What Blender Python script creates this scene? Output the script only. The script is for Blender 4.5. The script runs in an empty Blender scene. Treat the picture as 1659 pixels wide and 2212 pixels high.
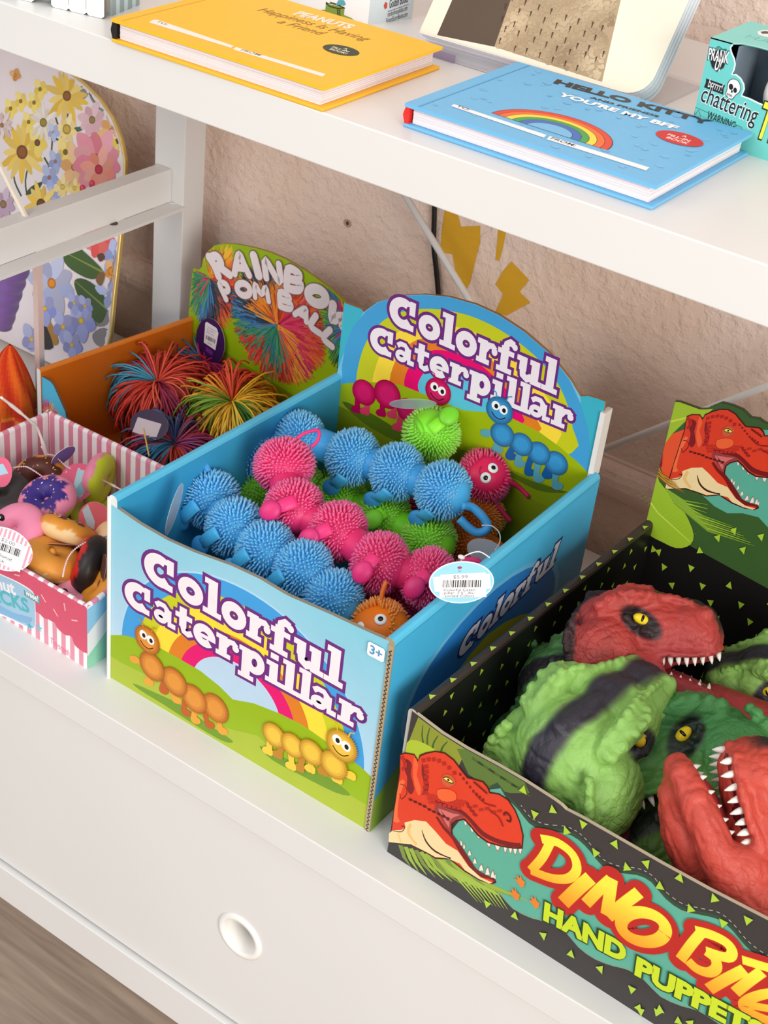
import bpy, bmesh, math, random
from mathutils import Vector, Matrix, Euler, Quaternion, noise
from mathutils.geometry import tessellate_polygon
random.seed(7)
V = Vector
PI = math.pi
scn = bpy.context.scene
col = scn.collection

# ---------------------------------------------------------------- camera
RC = ((0.8111, 0.5760, 0.1018), (0.3875, -0.3988, -0.8311), (-0.4381, 0.7135, -0.5467))   # rows: right, down, forward
_r = [V(r) for r in RC]
_r[2].normalize(); _r[0] = (_r[0] - _r[2] * _r[0].dot(_r[2])).normalized(); _r[1] = _r[2].cross(_r[0])
CAM = V((0.6371, -0.6634, 0.7679))
FPX = 3280.0
cd = bpy.data.cameras.new('camera'); cam = bpy.data.objects.new('camera', cd); col.objects.link(cam)
cd.sensor_fit = 'VERTICAL'; cd.sensor_height = 36.0; cd.lens = 36.0 * FPX / 2212.0
cd.clip_start = 0.02
cam.matrix_world = Matrix.Translation(CAM) @ Matrix((_r[0], -_r[1], -_r[2])).transposed().to_4x4()
cd.dof.use_dof = True; cd.dof.focus_distance = 1.08; cd.dof.aperture_fstop = 26
scn.camera = cam

# ---------------------------------------------------------------- light
scn.view_settings.view_transform = 'Standard'; scn.view_settings.look = 'None'
scn.view_settings.gamma = 1.0; scn.view_settings.use_curve_mapping = False
scn.view_settings.exposure = -0.12
w = bpy.data.worlds.new('world'); scn.world = w; w.use_nodes = True
wb = w.node_tree.nodes['Background']; wb.inputs[0].default_value = (0.93, 0.96, 1.0, 1); wb.inputs[1].default_value = 0.72

def area(name, loc, target, size, power, color, size_y=None):
    l = bpy.data.lights.new(name, 'AREA'); l.shape = 'RECTANGLE'; l.size = size; l.size_y = size_y or size
    l.energy = power; l.color = color
    o = bpy.data.objects.new(name, l); col.objects.link(o); o.location = loc
    o.rotation_euler = (V(target) - V(loc)).to_track_quat('-Z', 'Y').to_euler()
    return o
area('shop_window_light', (-0.5, -1.9, 1.7), (0.15, 0.1, 0.2), 1.7, 26, (1.0, 0.97, 0.93), 1.3)
area('ceiling_panel_light', (0.9, -0.7, 2.6), (0.2, 0.1, 0.0), 1.2, 9, (1.0, 0.98, 0.95))
area('right_fill_light', (2.9, -1.7, 1.0), (0.0, 0.1, 0.1), 1.5, 88, (1.0, 0.96, 0.88))  # unseen fill lamp added on the right to brighten the side rail

# ---------------------------------------------------------------- helpers
def at(px, py, ax, val):
    """the point of the place seen at photo pixel (px,py) on the plane axis=val"""
    d = _r[0] * (px - 829.5) + _r[1] * (py - 1106.0) + _r[2] * FPX
    return CAM + d * ((val - CAM[ax]) / d[ax])

def lin(c):
    return tuple((x / 255.0 / 12.92) if x / 255.0 <= 0.04045 else ((x / 255.0 + 0.055) / 1.055) ** 2.4 for x in c[:3])

_mats = {}
def mat(name, rough=0.5, spec=0.5, color=None, sss=0.0, bump=0.0, bscale=200.0, alpha=1.0, trans=0.0, metal=0.0, coat=0.0, mott=0.0, mscale=30.0, sheen=0.0, ior=1.45, sssr=0.01):
    """procedural material; without a colour it reads the printed colour attribute"""
    if name in _mats: return _mats[name]
    m = bpy.data.materials.new(name); m.use_nodes = True
    nt = m.node_tree; b = nt.nodes['Principled BSDF']
    b.inputs['Roughness'].default_value = rough
    b.inputs['Specular IOR Level'].default_value = spec
    b.inputs['Metallic'].default_value = metal
    b.inputs['IOR'].default_value = ior
    if coat: b.inputs['Coat Weight'].default_value = coat; b.inputs['Coat Roughness'].default_value = 0.12
    if sheen: b.inputs['Sheen Weight'].default_value = sheen
    if sss:
        b.inputs['Subsurface Weight'].default_value = sss; b.inputs['Subsurface Scale'].default_value = sssr
        b.inputs['Subsurface Radius'].default_value = (1, 1, 1)
    if alpha < 1: b.inputs['Alpha'].default_value = alpha
    if trans: b.inputs['Transmission Weight'].default_value = trans
    if color is None:
        a = nt.nodes.new('ShaderNodeAttribute'); a.attribute_name = 'Col'; src = a.outputs['Color']
    else:
        a = nt.nodes.new('ShaderNodeRGB'); a.outputs[0].default_value = (*lin(color), 1); src = a.outputs[0]
    tc = nt.nodes.new('ShaderNodeTexCoord')
    if mott:
        n = nt.nodes.new('ShaderNodeTexNoise'); n.inputs['Scale'].default_value = mscale; n.inputs['Detail'].default_value = 6
        nt.links.new(tc.outputs['Object'], n.inputs['Vector'])
        mr = nt.nodes.new('ShaderNodeMapRange'); mr.inputs['From Min'].default_value = 0.3; mr.inputs['From Max'].default_value = 0.7
        mr.inputs['To Min'].default_value = 1 - mott; mr.inputs['To Max'].default_value = 1 + mott * 0.3
        nt.links.new(n.outputs['Fac'], mr.inputs['Value'])
        mx = nt.nodes.new('ShaderNodeVectorMath'); mx.operation = 'SCALE'
        nt.links.new(src, mx.inputs[0]); nt.links.new(mr.outputs[0], mx.inputs['Scale']); src = mx.outputs[0]
    nt.links.new(src, b.inputs['Base Color'])
    if bump:
        n2 = nt.nodes.new('ShaderNodeTexNoise'); n2.inputs['Scale'].default_value = bscale; n2.inputs['Detail'].default_value = 3
        nt.links.new(tc.outputs['Object'], n2.inputs['Vector'])
        bp = nt.nodes.new('ShaderNodeBump'); bp.inputs['Strength'].default_value = 1.0; bp.inputs['Distance'].default_value = bump
        nt.links.new(n2.outputs['Fac'], bp.inputs['Height']); nt.links.new(bp.outputs[0], b.inputs['Normal'])
    _mats[name] = m
    return m

CARD = mat('printed_card', rough=0.38, spec=0.45, mott=0.03, mscale=60)
MATTE = mat('matte_paper', rough=0.75, spec=0.25, mott=0.03, mscale=40)
WHITE = mat('white_lacquer', rough=0.33, spec=0.45, color=(224, 222, 220), mott=0.03, mscale=5)
PLASTIC = mat('moulded_plastic', rough=0.35, spec=0.5)
CLEAR = mat('clear_acrylic', rough=0.06, spec=0.9, color=(225, 222, 232), alpha=0.22)

class MB:
    """collects coloured faces and links them as ONE mesh object"""
    def __init__(s): s.v = []; s.f = []; s.c = []; s.layer = 0
    def add(s, vs, fs, c):
        n = len(s.v); s.v.extend(V(p) for p in vs)
        for i, f in enumerate(fs):
            s.f.append([n + k for k in f]); s.c.append(c[i] if isinstance(c, list) else c)
    def box(s, x0, x1, y0, y1, z0, z1, c, M=None):
        vs = [V((x, y, z)) for z in (z0, z1) for y in (y0, y1) for x in (x0, x1)]
        if M: vs = [M @ p for p in vs]
        s.add(vs, [(0, 2, 3, 1), (4, 5, 7, 6), (0, 1, 5, 4), (1, 3, 7, 5), (3, 2, 6, 7), (2, 0, 4, 6)], c)
    def prism(s, pts, off, c, cs=None, cb=None):
        """pts: planar outline; off: thickness vector; c front colour, cs sides, cb back"""
        n = len(pts); pts = [V(p) for p in pts]; b = [p + V(off) for p in pts]
        s.add(pts + b, [tuple(range(n)), tuple(range(2 * n - 1, n - 1, -1))] + [(i, i + n, (i + 1) % n + n, (i + 1) % n) for i in range(n)],
              [c, cb or cs or c] + [cs or c] * n)
    def tube(s, pts, r, c, n=8, cap=True, flat=None):
        """tube through points; r number or list"""
        pts = [V(p) for p in pts]; m = len(pts); rs = r if isinstance(r, (list, tuple)) else [r] * m
        base = len(s.v); up = None
        for i, p in enumerate(pts):
            t = (pts[min(i + 1, m - 1)] - pts[max(i - 1, 0)]).normalized()
            if up is None:
                a = V((0, 0, 1)) if abs(t.z) < 0.9 else V((1, 0, 0)); up = t.cross(a).normalized()
            up = (up - t * up.dot(t)).normalized(); w2 = t.cross(up)
            for k in range(n):
                a = 2 * PI * k / n
                s.v.append(p + (up * math.cos(a) + w2 * math.sin(a) * (flat or 1)) * rs[i])
        for i in range(m - 1):
            for k in range(n):
                s.f.append([base + i * n + k, base + i * n + (k + 1) % n, base + (i + 1) * n + (k + 1) % n, base + (i + 1) * n + k]); s.c.append(c)
        if cap:
            s.f.append([base + k for k in range(n)][::-1]); s.c.append(c)
            s.f.append([base + (m - 1) * n + k for k in range(n)]); s.c.append(c)
    def ell(s, ce, rad, c, M=None, nu=16, nv=10, cf=None):
        """ellipsoid; cf(unit vector) may give the colour"""
        rad = V((rad,) * 3) if isinstance(rad, (int, float)) else V(rad); ce = V(ce)
        base = len(s.v); un = []
        for j in range(nv + 1):
            th = PI * j / nv
            for i in range(nu):
                ph = 2 * PI * i / nu
                u = V((math.sin(th) * math.cos(ph), math.sin(th) * math.sin(ph), math.cos(th))); un.append(u)
                p = V((u.x * rad.x, u.y * rad.y, u.z * rad.z))
                s.v.append(ce + (M @ p if M else p))
        for j in range(nv):
            for i in range(nu):
                q = [j * nu + i, (j + 1) * nu + i, (j + 1) * nu + (i + 1) % nu, j * nu + (i + 1) % nu]
                if j == 0: q = q[:3] if False else [q[0], q[1], q[2]]
                elif j == nv - 1: q = [q[0], q[1], q[3]]
                s.f.append([base + k for k in q])
                s.c.append(cf((un[q[0]] + un[q[1]] + un[q[2]]).normalized()) if cf else c)
    def build(s, name, m, parent=None, smooth=False, loc=None, bevel=0, rot=None):
        me = bpy.data.meshes.new(name)
        o0 = V(loc) if loc is not None else V((0, 0, 0))
        me.from_pydata([p - o0 for p in s.v], [], s.f)
        ca = me.color_attributes.new('Col', 'FLOAT_COLOR', 'CORNER')
        data = []
        for f, c in zip(s.f, s.c):
            if c and isinstance(c[0], (tuple, list)):
                for cc in c: data.extend((*lin(cc), 1.0))
            else:
                data.extend((*lin(c or (200, 200, 200)), 1.0) * len(f))
        ca.data.foreach_set('color', data)
        if smooth: me.polygons.foreach_set('use_smooth', [True] * len(me.polygons))
        me.materials.append(m); me.update()
        o = bpy.data.objects.new(name, me); col.objects.link(o)
        if parent:
            o.parent = parent
            o.location = o0 - wloc(parent)
        else: o.location = o0
        if bevel:
            b = o.modifiers.new('bevel', 'BEVEL'); b.width = bevel; b.segments = 2; b.limit_method = 'ANGLE'; b.angle_limit = 0.7
        return o

def wloc(o):
    p = V(o.location)
    while o.parent: o = o.parent; p += V(o.location)
    return p

def thing(name, label, cat, loc=(0, 0, 0), group=None):
    o = bpy.data.objects.new(name, None); col.objects.link(o); o.location = loc; o.empty_display_size = 0.02
    return tag(o, label, cat, group)
def tag(o, label, cat, group=None, kind=None):
    if label: o['label'] = label
    if cat: o['category'] = cat
    if group: o['group'] = group
    if kind: o['kind'] = kind
    return o

class Panel:
    """a flat printed face in the place: O origin, U right, W up, N towards the viewer"""
    def __init__(s, O, U, W, mb=None, base=0.0002):
        s.O = V(O); s.U = V(U).normalized(); s.W = V(W); s.W = (s.W - s.U * s.W.dot(s.U)).normalized()
        s.N = s.U.cross(s.W).normalized(); s.mb = mb or MB(); s.lay = 0; s.base = base; s.xf = None; s.step = 0.000005
    def px(s, x, y):
        d = _r[0] * (x - 829.5) + _r[1] * (y - 1106.0) + _r[2] * FPX
        t = (s.O - CAM).dot(s.N) / d.dot(s.N); p = CAM + d * t - s.O
        return (p.dot(s.U), p.dot(s.W))
    def pt(s, uv, h=None):
        if s.xf: uv = s.xf(uv)
        return s.O + s.U * uv[0] + s.W * uv[1] + s.N * (s.base + s.lay * s.step if h is None else h)
    def up(s, k=1): s.lay += k; return s
    def poly(s, uv, c, sm=0, up=True):
        s.lay += 1 if up else 0.3
        if sm: uv = smooth(uv, sm)
        ps = [s.pt(q) for q in uv]
        area2 = sum(uv[i][0] * uv[(i + 1) % len(uv)][1] - uv[(i + 1) % len(uv)][0] * uv[i][1] for i in range(len(uv)))
        idx = list(range(len(ps)))
        if area2 < 0: idx.reverse()
        if isinstance(c, tuple) and callable(c[0]) if isinstance(c, tuple) else callable(c):
            c = [c(uv[i]) for i in idx]; s.mb.add(ps, [tuple(idx)], [tuple(c)])
        else: s.mb.add(ps, [tuple(idx)], c)
    def stroke(s, uv, wd, c, cap=False, up=True, closed=False, sm=0):
        """ribbon of width wd (number or list)"""
        s.lay += 1 if up else 0.3
        if sm:
            k0 = len(uv); uv = smooth(uv, sm, closed)
            if isinstance(wd, (list, tuple)):
                wd = [wd[min(int(i * (k0 - 1) / max(len(uv) - 1, 1)), k0 - 2)] * (1 - (i * (k0 - 1) / (len(uv) - 1)) % 1) + wd[min(int(i * (k0 - 1) / (len(uv) - 1)) + 1, k0 - 1)] * ((i * (k0 - 1) / (len(uv) - 1)) % 1) for i in range(len(uv))]
        n = len(uv); L = []
        for i in range(n):
            if closed: a, b = uv[(i - 1) % n], uv[(i + 1) % n]
            else: a, b = uv[max(i - 1, 0)], uv[min(i + 1, n - 1)]
            tx, ty = b[0] - a[0], b[1] - a[1]; l = math.hypot(tx, ty) or 1
            h = (wd[i] if isinstance(wd, (list, tuple)) else wd) / 2
            L.append(((uv[i][0] - ty / l * h, uv[i][1] + tx / l * h), (uv[i][0] + ty / l * h, uv[i][1] - tx / l * h)))
        vs = []; fs = []; cs = []
        for a, b in L: vs += [s.pt(a), s.pt(b)]
        cf = callable(c)
        for i in range(n if closed else n - 1):
            j = (i + 1) % n
            fs.append((2 * i, 2 * i + 1, 2 * j + 1, 2 * j))
            cs.append((c(L[i][0]), c(L[i][1]), c(L[j][1]), c(L[j][0])) if cf else c)
        s.mb.add(vs, fs, cs)
        if cap:
            h0 = (wd[0] if isinstance(wd, (list, tuple)) else wd) / 2; h1 = (wd[-1] if isinstance(wd, (list, tuple)) else wd) / 2
            s.disc(uv[0], h0, h0, c, up=False); s.disc(uv[-1], h1, h1, c, up=False)
    def disc(s, ce, ru, rv, c, n=28, rot=0, up=True):
        s.poly([(ce[0] + ru * math.cos(2 * PI * k / n) * math.cos(rot) - rv * math.sin(2 * PI * k / n) * math.sin(rot),
                 ce[1] + ru * math.cos(2 * PI * k / n) * math.sin(rot) + rv * math.sin(2 * PI * k / n) * math.cos(rot)) for k in range(n)], c, up=up)
    def ppoly(s, pts, c, sm=0, f=None, up=True): s.poly([s.px(*(f(p) if f else p)) for p in pts], c, sm, up)
    def pstroke(s, pts, wd, c, cap=False, f=None, up=True, sm=0): s.stroke([s.px(*(f(p) if f else p)) for p in pts], wd, c, cap, up, sm=sm)
    def text(s, txt, uv, size, c, rot=0, bold=0.0, sx=1.0, shear=0.0, up=True, align='LEFT', spacing=1.0):
        if up: s.lay += 1
        vs, fs = glyphs(txt, bold, shear, align, spacing)
        ca, sa = math.cos(rot), math.sin(rot)
        ps = [s.pt((uv[0] + (x * sx * ca - y * sa) * size, uv[1] + (x * sx * sa + y * ca) * size)) for x, y in vs]
        s.mb.add(ps, fs, c)
    def qtext(s, txt, p0, p1, size, c, bold=0.0, shear=0.0, f=None, up=True, spacing=1.0):
        """text whose baseline runs from photo pixel p0 to p1 on this panel, letter size given in metres"""
        a = s.px(*(f(p0) if f else p0)); b = s.px(*(f(p1) if f else p1))
        vs, fs = glyphs(txt, bold, shear, 'LEFT', spacing); wmax = max(v[0] for v in vs); L = math.hypot(b[0] - a[0], b[1] - a[1])
        s.text(txt, a, size, c, math.atan2(b[1] - a[1], b[0] - a[0]), bold, L / (wmax * size), shear, up, 'LEFT', spacing)

_gl = {}
def glyphs(txt, bold=0.0, shear=0.0, align='LEFT', spacing=1.0):
    k = (txt, bold, shear, align, spacing)
    if k in _gl: return _gl[k]
    cu = bpy.data.curves.new('t', 'FONT'); cu.body = txt; cu.offset = bold; cu.shear = shear; cu.align_x = align; cu.fill_mode = 'FRONT'; cu.resolution_u = 3; cu.space_character = spacing
    o = bpy.data.objects.new('t', cu); col.objects.link(o)
    dg = bpy.context.evaluated_depsgraph_get(); me = bpy.data.meshes.new_from_object(o.evaluated_get(dg))
    vs = [(v.co.x, v.co.y) for v in me.vertices]; fs = []
    for p in me.polygons:
        q = list(p.vertices)
        if p.normal.z < 0: q.reverse()
        fs.append(tuple(q))
    bpy.data.objects.remove(o); bpy.data.meshes.remove(me); bpy.data.curves.remove(cu)
    _gl[k] = (vs, fs); return _gl[k]

def smooth(p, k=3, closed=True):
    """Catmull-Rom through the points"""
    n = len(p); out = []
    for i in range(n if closed else n - 1):
        if closed: a, b, c, d = p[(i - 1) % n], p[i], p[(i + 1) % n], p[(i + 2) % n]
        else: a, b, c, d = p[max(i - 1, 0)], p[i], p[i + 1], p[min(i + 2, n - 1)]
        for j in range(k):
            t = j / k
            out.append(tuple(0.5 * (2 * b[q] + (c[q] - a[q]) * t + (2 * a[q] - 5 * b[q] + 4 * c[q] - d[q]) * t * t + (3 * b[q] - a[q] - 3 * c[q] + d[q]) * t ** 3) for q in range(len(b))))
    if not closed: out.append(tuple(p[-1]))
    return out
def mixc(a, b, t):
    t = max(0.0, min(1.0, t)); return tuple(a[i] + (b[i] - a[i]) * t for i in range(3))
def crop(x0, y0, k): return lambda p: (x0 + p[0] / k, y0 + p[1] / k)
def copy_tree(o, parent=None):
    c = o.copy(); col.objects.link(c); c.parent = parent
    for ch in list(o.children): copy_tree(ch, c)
    return c
# ---------------------------------------------------------------- the setting
YW = 0.44          # wall
def wall_mat():
    m = bpy.data.materials.new('painted_plaster'); m.use_nodes = True; nt = m.node_tree; b = nt.nodes['Principled BSDF']
    b.inputs['Roughness'].default_value = 0.85; b.inputs['Specular IOR Level'].default_value = 0.2
    tc = nt.nodes.new('ShaderNodeTexCoord')
    n = nt.nodes.new('ShaderNodeTexNoise'); n.inputs['Scale'].default_value = 6; n.inputs['Detail'].default_value = 5
    cr = nt.nodes.new('ShaderNodeValToRGB'); cr.color_ramp.elements[0].position = 0.35; cr.color_ramp.elements[1].position = 0.68
    cr.color_ramp.elements[0].color = (*lin((240, 210, 190)), 1); cr.color_ramp.elements[1].color = (*lin((246, 224, 212)), 1)
    nt.links.new(tc.outputs['Object'], n.inputs['Vector']); nt.links.new(n.outputs['Fac'], cr.inputs['Fac']); nt.links.new(cr.outputs[0], b.inputs['Base Color'])
    n2 = nt.nodes.new('ShaderNodeTexNoise'); n2.inputs['Scale'].default_value = 95; n2.inputs['Detail'].default_value = 4; n2.inputs['Roughness'].default_value = 0.55
    v = nt.nodes.new('ShaderNodeMapRange'); v.inputs['From Min'].default_value = 0.42; v.inputs['From Max'].default_value = 0.62
    nt.links.new(tc.outputs['Object'], n2.inputs['Vector']); nt.links.new(n2.outputs['Fac'], v.inputs['Value'])
    bp = nt.nodes.new('ShaderNodeBump'); bp.inputs['Distance'].default_value = 0.0012; bp.inputs['Strength'].default_value = 0.7
    nt.links.new(v.outputs[0], bp.inputs['Height']); nt.links.new(bp.outputs[0], b.inputs['Normal'])
    return m
WALLM = wall_mat()
mb = MB(); mb.box(-2.2, 2.4, YW, YW + 0.1, -0.62, 2.6, (220, 200, 190)); tag(mb.build('wall_back', WALLM), None, None, kind='structure')
# moulded rail running along the wall low behind the shelf
mb = MB(); n = 10
prof = [(YW, 0.090), (YW - 0.004, 0.090)] + [(YW - 0.004 - 0.014 * math.sin(a * PI / 8), 0.071 + 0.017 * math.cos(a * PI / 8)) for a in range(9)] + [(YW - 0.004, 0.052), (YW, 0.052)]
L0 = [V((-2.2, y, z)) for y, z in prof]; mb.prism(L0, (4.6, 0, 0), (220, 200, 190))
tag(mb.build('trim_1', WALLM), None, None, kind='structure')
def floor_mat():
    m = bpy.data.materials.new('grey_floorboards'); m.use_nodes = True; nt = m.node_tree; b = nt.nodes['Principled BSDF']
    b.inputs['Roughness'].default_value = 0.5
    tc = nt.nodes.new('ShaderNodeTexCoord'); mp = nt.nodes.new('ShaderNodeMapping'); mp.inputs['Scale'].default_value = (3, 40, 1)
    n = nt.nodes.new('ShaderNodeTexNoise'); n.inputs['Scale'].default_value = 2.2; n.inputs['Detail'].default_value = 7; n.inputs['Distortion'].default_value = 0.6
    cr = nt.nodes.new('ShaderNodeValToRGB'); cr.color_ramp.elements[0].position = 0.3; cr.color_ramp.elements[1].position = 0.72
    cr.color_ramp.elements[0].color = (*lin((148, 130, 116)), 1); cr.color_ramp.elements[1].color = (*lin((190, 172, 156)), 1)
    nt.links.new(tc.outputs['Object'], mp.inputs['Vector']); nt.links.new(mp.outputs[0], n.inputs['Vector']); nt.links.new(n.outputs['Fac'], cr.inputs['Fac']); nt.links.new(cr.outputs[0], b.inputs['Base Color'])
    return m
mb = MB(); mb.box(-3.5, 4, -4.5, YW, -0.72, -0.62, (170, 160, 150)); tag(mb.build('floor', floor_mat()), None, None, kind='structure')

# ---------------------------------------------------------------- white shelving unit
YF = 0.05; ZU = 0.470; YB = 0.38
unit = thing('open_shelf', 'white open shelf with posts and cross braces, carrying the books along the top', 'shelf', (0.2, 0.2, 0.45))
cab = thing('drawer_cabinet', 'low white cabinet with a round drawer pull hole, carrying the toy display boxes', 'cabinet', (0.2, 0.2, -.29))
mb = MB(); mb.box(-1.1, 1.5, YF, YB + 0.02, ZU - 0.0325, ZU, (0, 0, 0)); us = mb.build('upper_shelf', WHITE, unit, bevel=0.0008)
mb = MB(); mb.box(-1.1, 1.5, -0.034, YB + 0.04, -0.0265, 0, (0, 0, 0)); mb.build('cabinet_top', WHITE, cab, bevel=0.0008)
# drawer front with a round hole
hc = V((0.1655, 0, -0.1465)); hr = 0.0165
mb = MB(); YD = -0.0285; x0, x1, z0, z1 = -1.1, 1.5, -0.246, -0.028
N = 48; ring = [V((hc.x + hr * math.cos(2 * PI * k / N), YD, hc.z + hr * math.sin(2 * PI * k / N))) for k in range(N)]
sq = []
for k in range(N):
    a = 2 * PI * k / N; m_ = max(abs(math.cos(a)), abs(math.sin(a))); sq.append(V((hc.x + 0.06 * math.cos(a) / m_, YD, hc.z + 0.06 * math.sin(a) / m_)))
mb.add(ring + sq, [(k, N + k, N + (k + 1) % N, (k + 1) % N) for k in range(N)], (0, 0, 0))
a, b_, c_, d_ = hc.x - 0.06, hc.x + 0.06, hc.z - 0.06, hc.z + 0.06
for q in [(x0, a, z0, z1), (b_, x1, z0, z1), (a, b_, z0, c_), (a, b_, d_, z1)]:
    mb.add([(q[0], YD, q[2]), (q[1], YD, q[2]), (q[1], YD, q[3]), (q[0], YD, q[3])], [(0, 1, 2, 3)], (0, 0, 0))
mb.add(ring + [p + V((0, 0.018, 0)) for p in ring], [(k, (k + 1) % N, N + (k + 1) % N, N + k) for k in range(N)], (0, 0, 0))
mb.box(x0, x1, YD + 0.0181, YD + 0.019, z0, c_ - 0.0, (0, 0, 0)); mb.box(x0, x1, YD + 0.0181, YD + 0.019, d_, z1, (0, 0, 0))
dr = mb.build('drawer', WHITE, cab)
mb = MB()   # moulded ring lining the hole
prof = [(0.0152, 0.018), (0.0152, -0.0008), (0.0160, -0.0018), (0.0185, -0.0020), (0.0208, -0.0012), (0.0212, 0.0)]
vs = []; N = 48
for r_, y_ in prof:
    for k in range(N): vs.append(V((hc.x + r_ * math.cos(2 * PI * k / N), YD + y_, hc.z + r_ * math.sin(2 * PI * k / N))))
mb.add(vs, [(i * N + k, (i + 1) * N + k, (i + 1) * N + (k + 1) % N, i * N + (k + 1) % N) for i in range(len(prof) - 1) for k in range(N)], (240, 236, 230))
mb.build('finger_ring', mat('ring_plastic', rough=0.3, color=(240, 237, 232)), dr, smooth=True)
mb = MB(); mb.box(x0, x1, -0.034, YB, -0.2885, -0.2485, (0, 0, 0)); mb.build('bottom_rail', WHITE, cab, bevel=0.0008)
mb = MB(); mb.box(x0, x1, YB - 0.01, YB, -0.2485, -0.0265, (0, 0, 0)); mb.box(x0, x1, -0.0, 0.002, -0.2485, -0.0265, (0, 0, 0)) if False else None
mb.build('back_board', WHITE, cab)
# post and side rail with a bracket flange
xl = at(335, 300, 1, YB).x; xr = at(400, 300, 1, YB).x
mb = MB(); mb.box(xl, xr, YB, YB + 0.030, 0.0, ZU - 0.0325, (0, 0, 0)); mb.build('post', WHITE, unit, bevel=0.001)
rx = at(372, 370, 1, YB).x
zt = at(370, 364, 1, YB).z; zb = at(374, 437, 1, YB).z
mb = MB(); mb.box(rx - 0.018, rx, -0.55, YB, zb, zt, (0, 0, 0)); rail = mb.build('side_rail', WHITE, unit, bevel=0.0008)
fx = at(400, 440, 1, YB).x
mb = MB(); mb.box(rx, fx, -0.55, YB, zb - 0.003, zb, (0, 0, 0)); mb.build('rail_flange', WHITE, rail)
DARK = mat('dark_metal', rough=0.4, color=(70, 60, 50), metal=0.6)
for (px_, py_) in ((245, 483), (373, 437)):
    p = at(px_, py_, 2, zb)
    mb = MB(); mb.tube([p, p + V((0, 0, 0.0006))], 0.0042, (0, 0, 0), n=16); mb.build('screw_hole', DARK if px_ < 300 else WHITE, rail)
for a, b_ in (((880, 430), (1018, 655)), ((1300, 972), (1659, 833))):
    p = at(*a, 1, YB + 0.03); q = at(*b_, 1, YB + 0.03); d = (q - p)
    if a[0] == 880: p = p - d * 0.15; q = q + d * 1.0
    else: p = p - d * 1.2; q = q + d * 0.4
    if q.z < 0: q = p + (q - p) * (p.z / (p.z - q.z))
    if p.z < 0: p = q + (p - q) * (q.z / (q.z - p.z))
    mb = MB(); mb.tube([p, q], 0.0032, (225, 215, 200), n=10); mb.build('cross_brace', WHITE, unit, smooth=True)
# black cable hanging down the wall
cp = [(935, 400), (938, 470), (937, 530), (942, 580), (947, 640), (946, 700)]
pts = [at(x, y, 1, YW - 0.004) for x, y in cp]; pts[0] = pts[0] + V((0, 0, 0.02))
pts = [V(p) for p in smooth([tuple(p) for p in pts], 4, False)]; pts.append(V((pts[-1].x, pts[-1].y, 0.0)))
mb = MB(); mb.tube(pts, 0.0024, (20, 18, 18), n=8)
tag(mb.build('power_cable', mat('black_rubber', rough=0.4, color=(22, 20, 20)), smooth=True), 'thin black cable hanging down the wall behind the rainbow header', 'cable')
# yellow painted patches on the wall
P = Panel((0, YW, 0), (1, 0, 0), (0, 0, 1), base=0.0004)
YEL = mat('yellow_paint', rough=0.7, color=(226, 172, 40), bump=0.0008, bscale=95)
f = crop(850, 430, 2.0507)
shapes = [([(228, 45), (285, 62), (300, 122), (385, 118), (385, 190), (350, 330), (340, 372), (320, 402), (283, 360), (262, 245), (208, 235), (215, 140)], 'long'),
          ([(465, 130), (500, 142), (486, 215), (470, 274), (453, 268), (460, 190)], 'short'),
          ([(524, 275), (602, 358), (560, 410), (607, 458), (500, 516), (452, 500), (487, 422), (452, 378), (485, 320)], 'kinked')]
lb = {'long': 'tall ragged yellow paint patch on the wall right beside the black cable', 'short': 'narrow yellow paint sliver on the wall just under the upper shelf', 'kinked': 'kinked diamond shaped yellow paint patch on the wall above the rainbow header'}
for s_, k in shapes:
    mb = MB(); P.mb = mb; P.lay = 0; P.ppoly(s_, (215, 160, 30), f=f)
    tag(mb.build('paint_patch', YEL), lb[k], 'paint patch', 'yellow paint patches on the wall')
mb = MB(); P.mb = mb; P.lay = 0
ce = P.px(751, 482); P.disc(ce, 0.0045, 0.004, (190, 160, 140)); P.disc(ce, 0.0016, 0.002, (90, 60, 40))
tag(mb.build('nail_hole', MATTE), 'small brown nail hole in the pink plaster wall', 'hole')
# ---------------------------------------------------------------- card box pieces
def wall_piece(name, a, b, z0, z1a, z1b, th, c, parent, round_top=True, mb=None, mt=None):
    """upright card wall from a to b (xy), th: thickness vector (xy) to the inner side; c = (outer, top, inner)"""
    mb = mb or MB(); a = V((*a, 0)); b = V((*b, 0)); t = V((*th, 0)); k = 5 if round_top else 1
    L = t.length; prof = [(0, 0)]
    if round_top:
        for i in range(k + 1):
            an = PI * i / k; prof.append((0.5 - 0.5 * math.cos(an), -0.5 * L * (1 - math.sin(an)) * 0.9))
    else: prof += [(0, 0.0), (1, 0.0)]
    prof.append((1, 0))
    n = len(prof); vs = []
    for p, zt in ((a, z1a), (b, z1b)):
        for i, (s_, dz) in enumerate(prof):
            z = z0 if i in (0, n - 1) else zt + dz
            vs.append(p + t * s_ + V((0, 0, z)))
    fs = []; cs = []
    for i in range(n - 1):
        fs.append((i, i + 1, n + i + 1, n + i)); cs.append(c[0] if i == 0 else c[2] if i == n - 2 else c[1])
    fs.append(tuple(range(n))[::-1]); cs.append(c[3] if len(c) > 3 else c[1])
    fs.append(tuple(n + i for i in range(n))); cs.append(c[3] if len(c) > 3 else c[1])
    mb.add(vs, fs, cs)
    return mb
def flip_ok(P, fs): return fs
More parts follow.
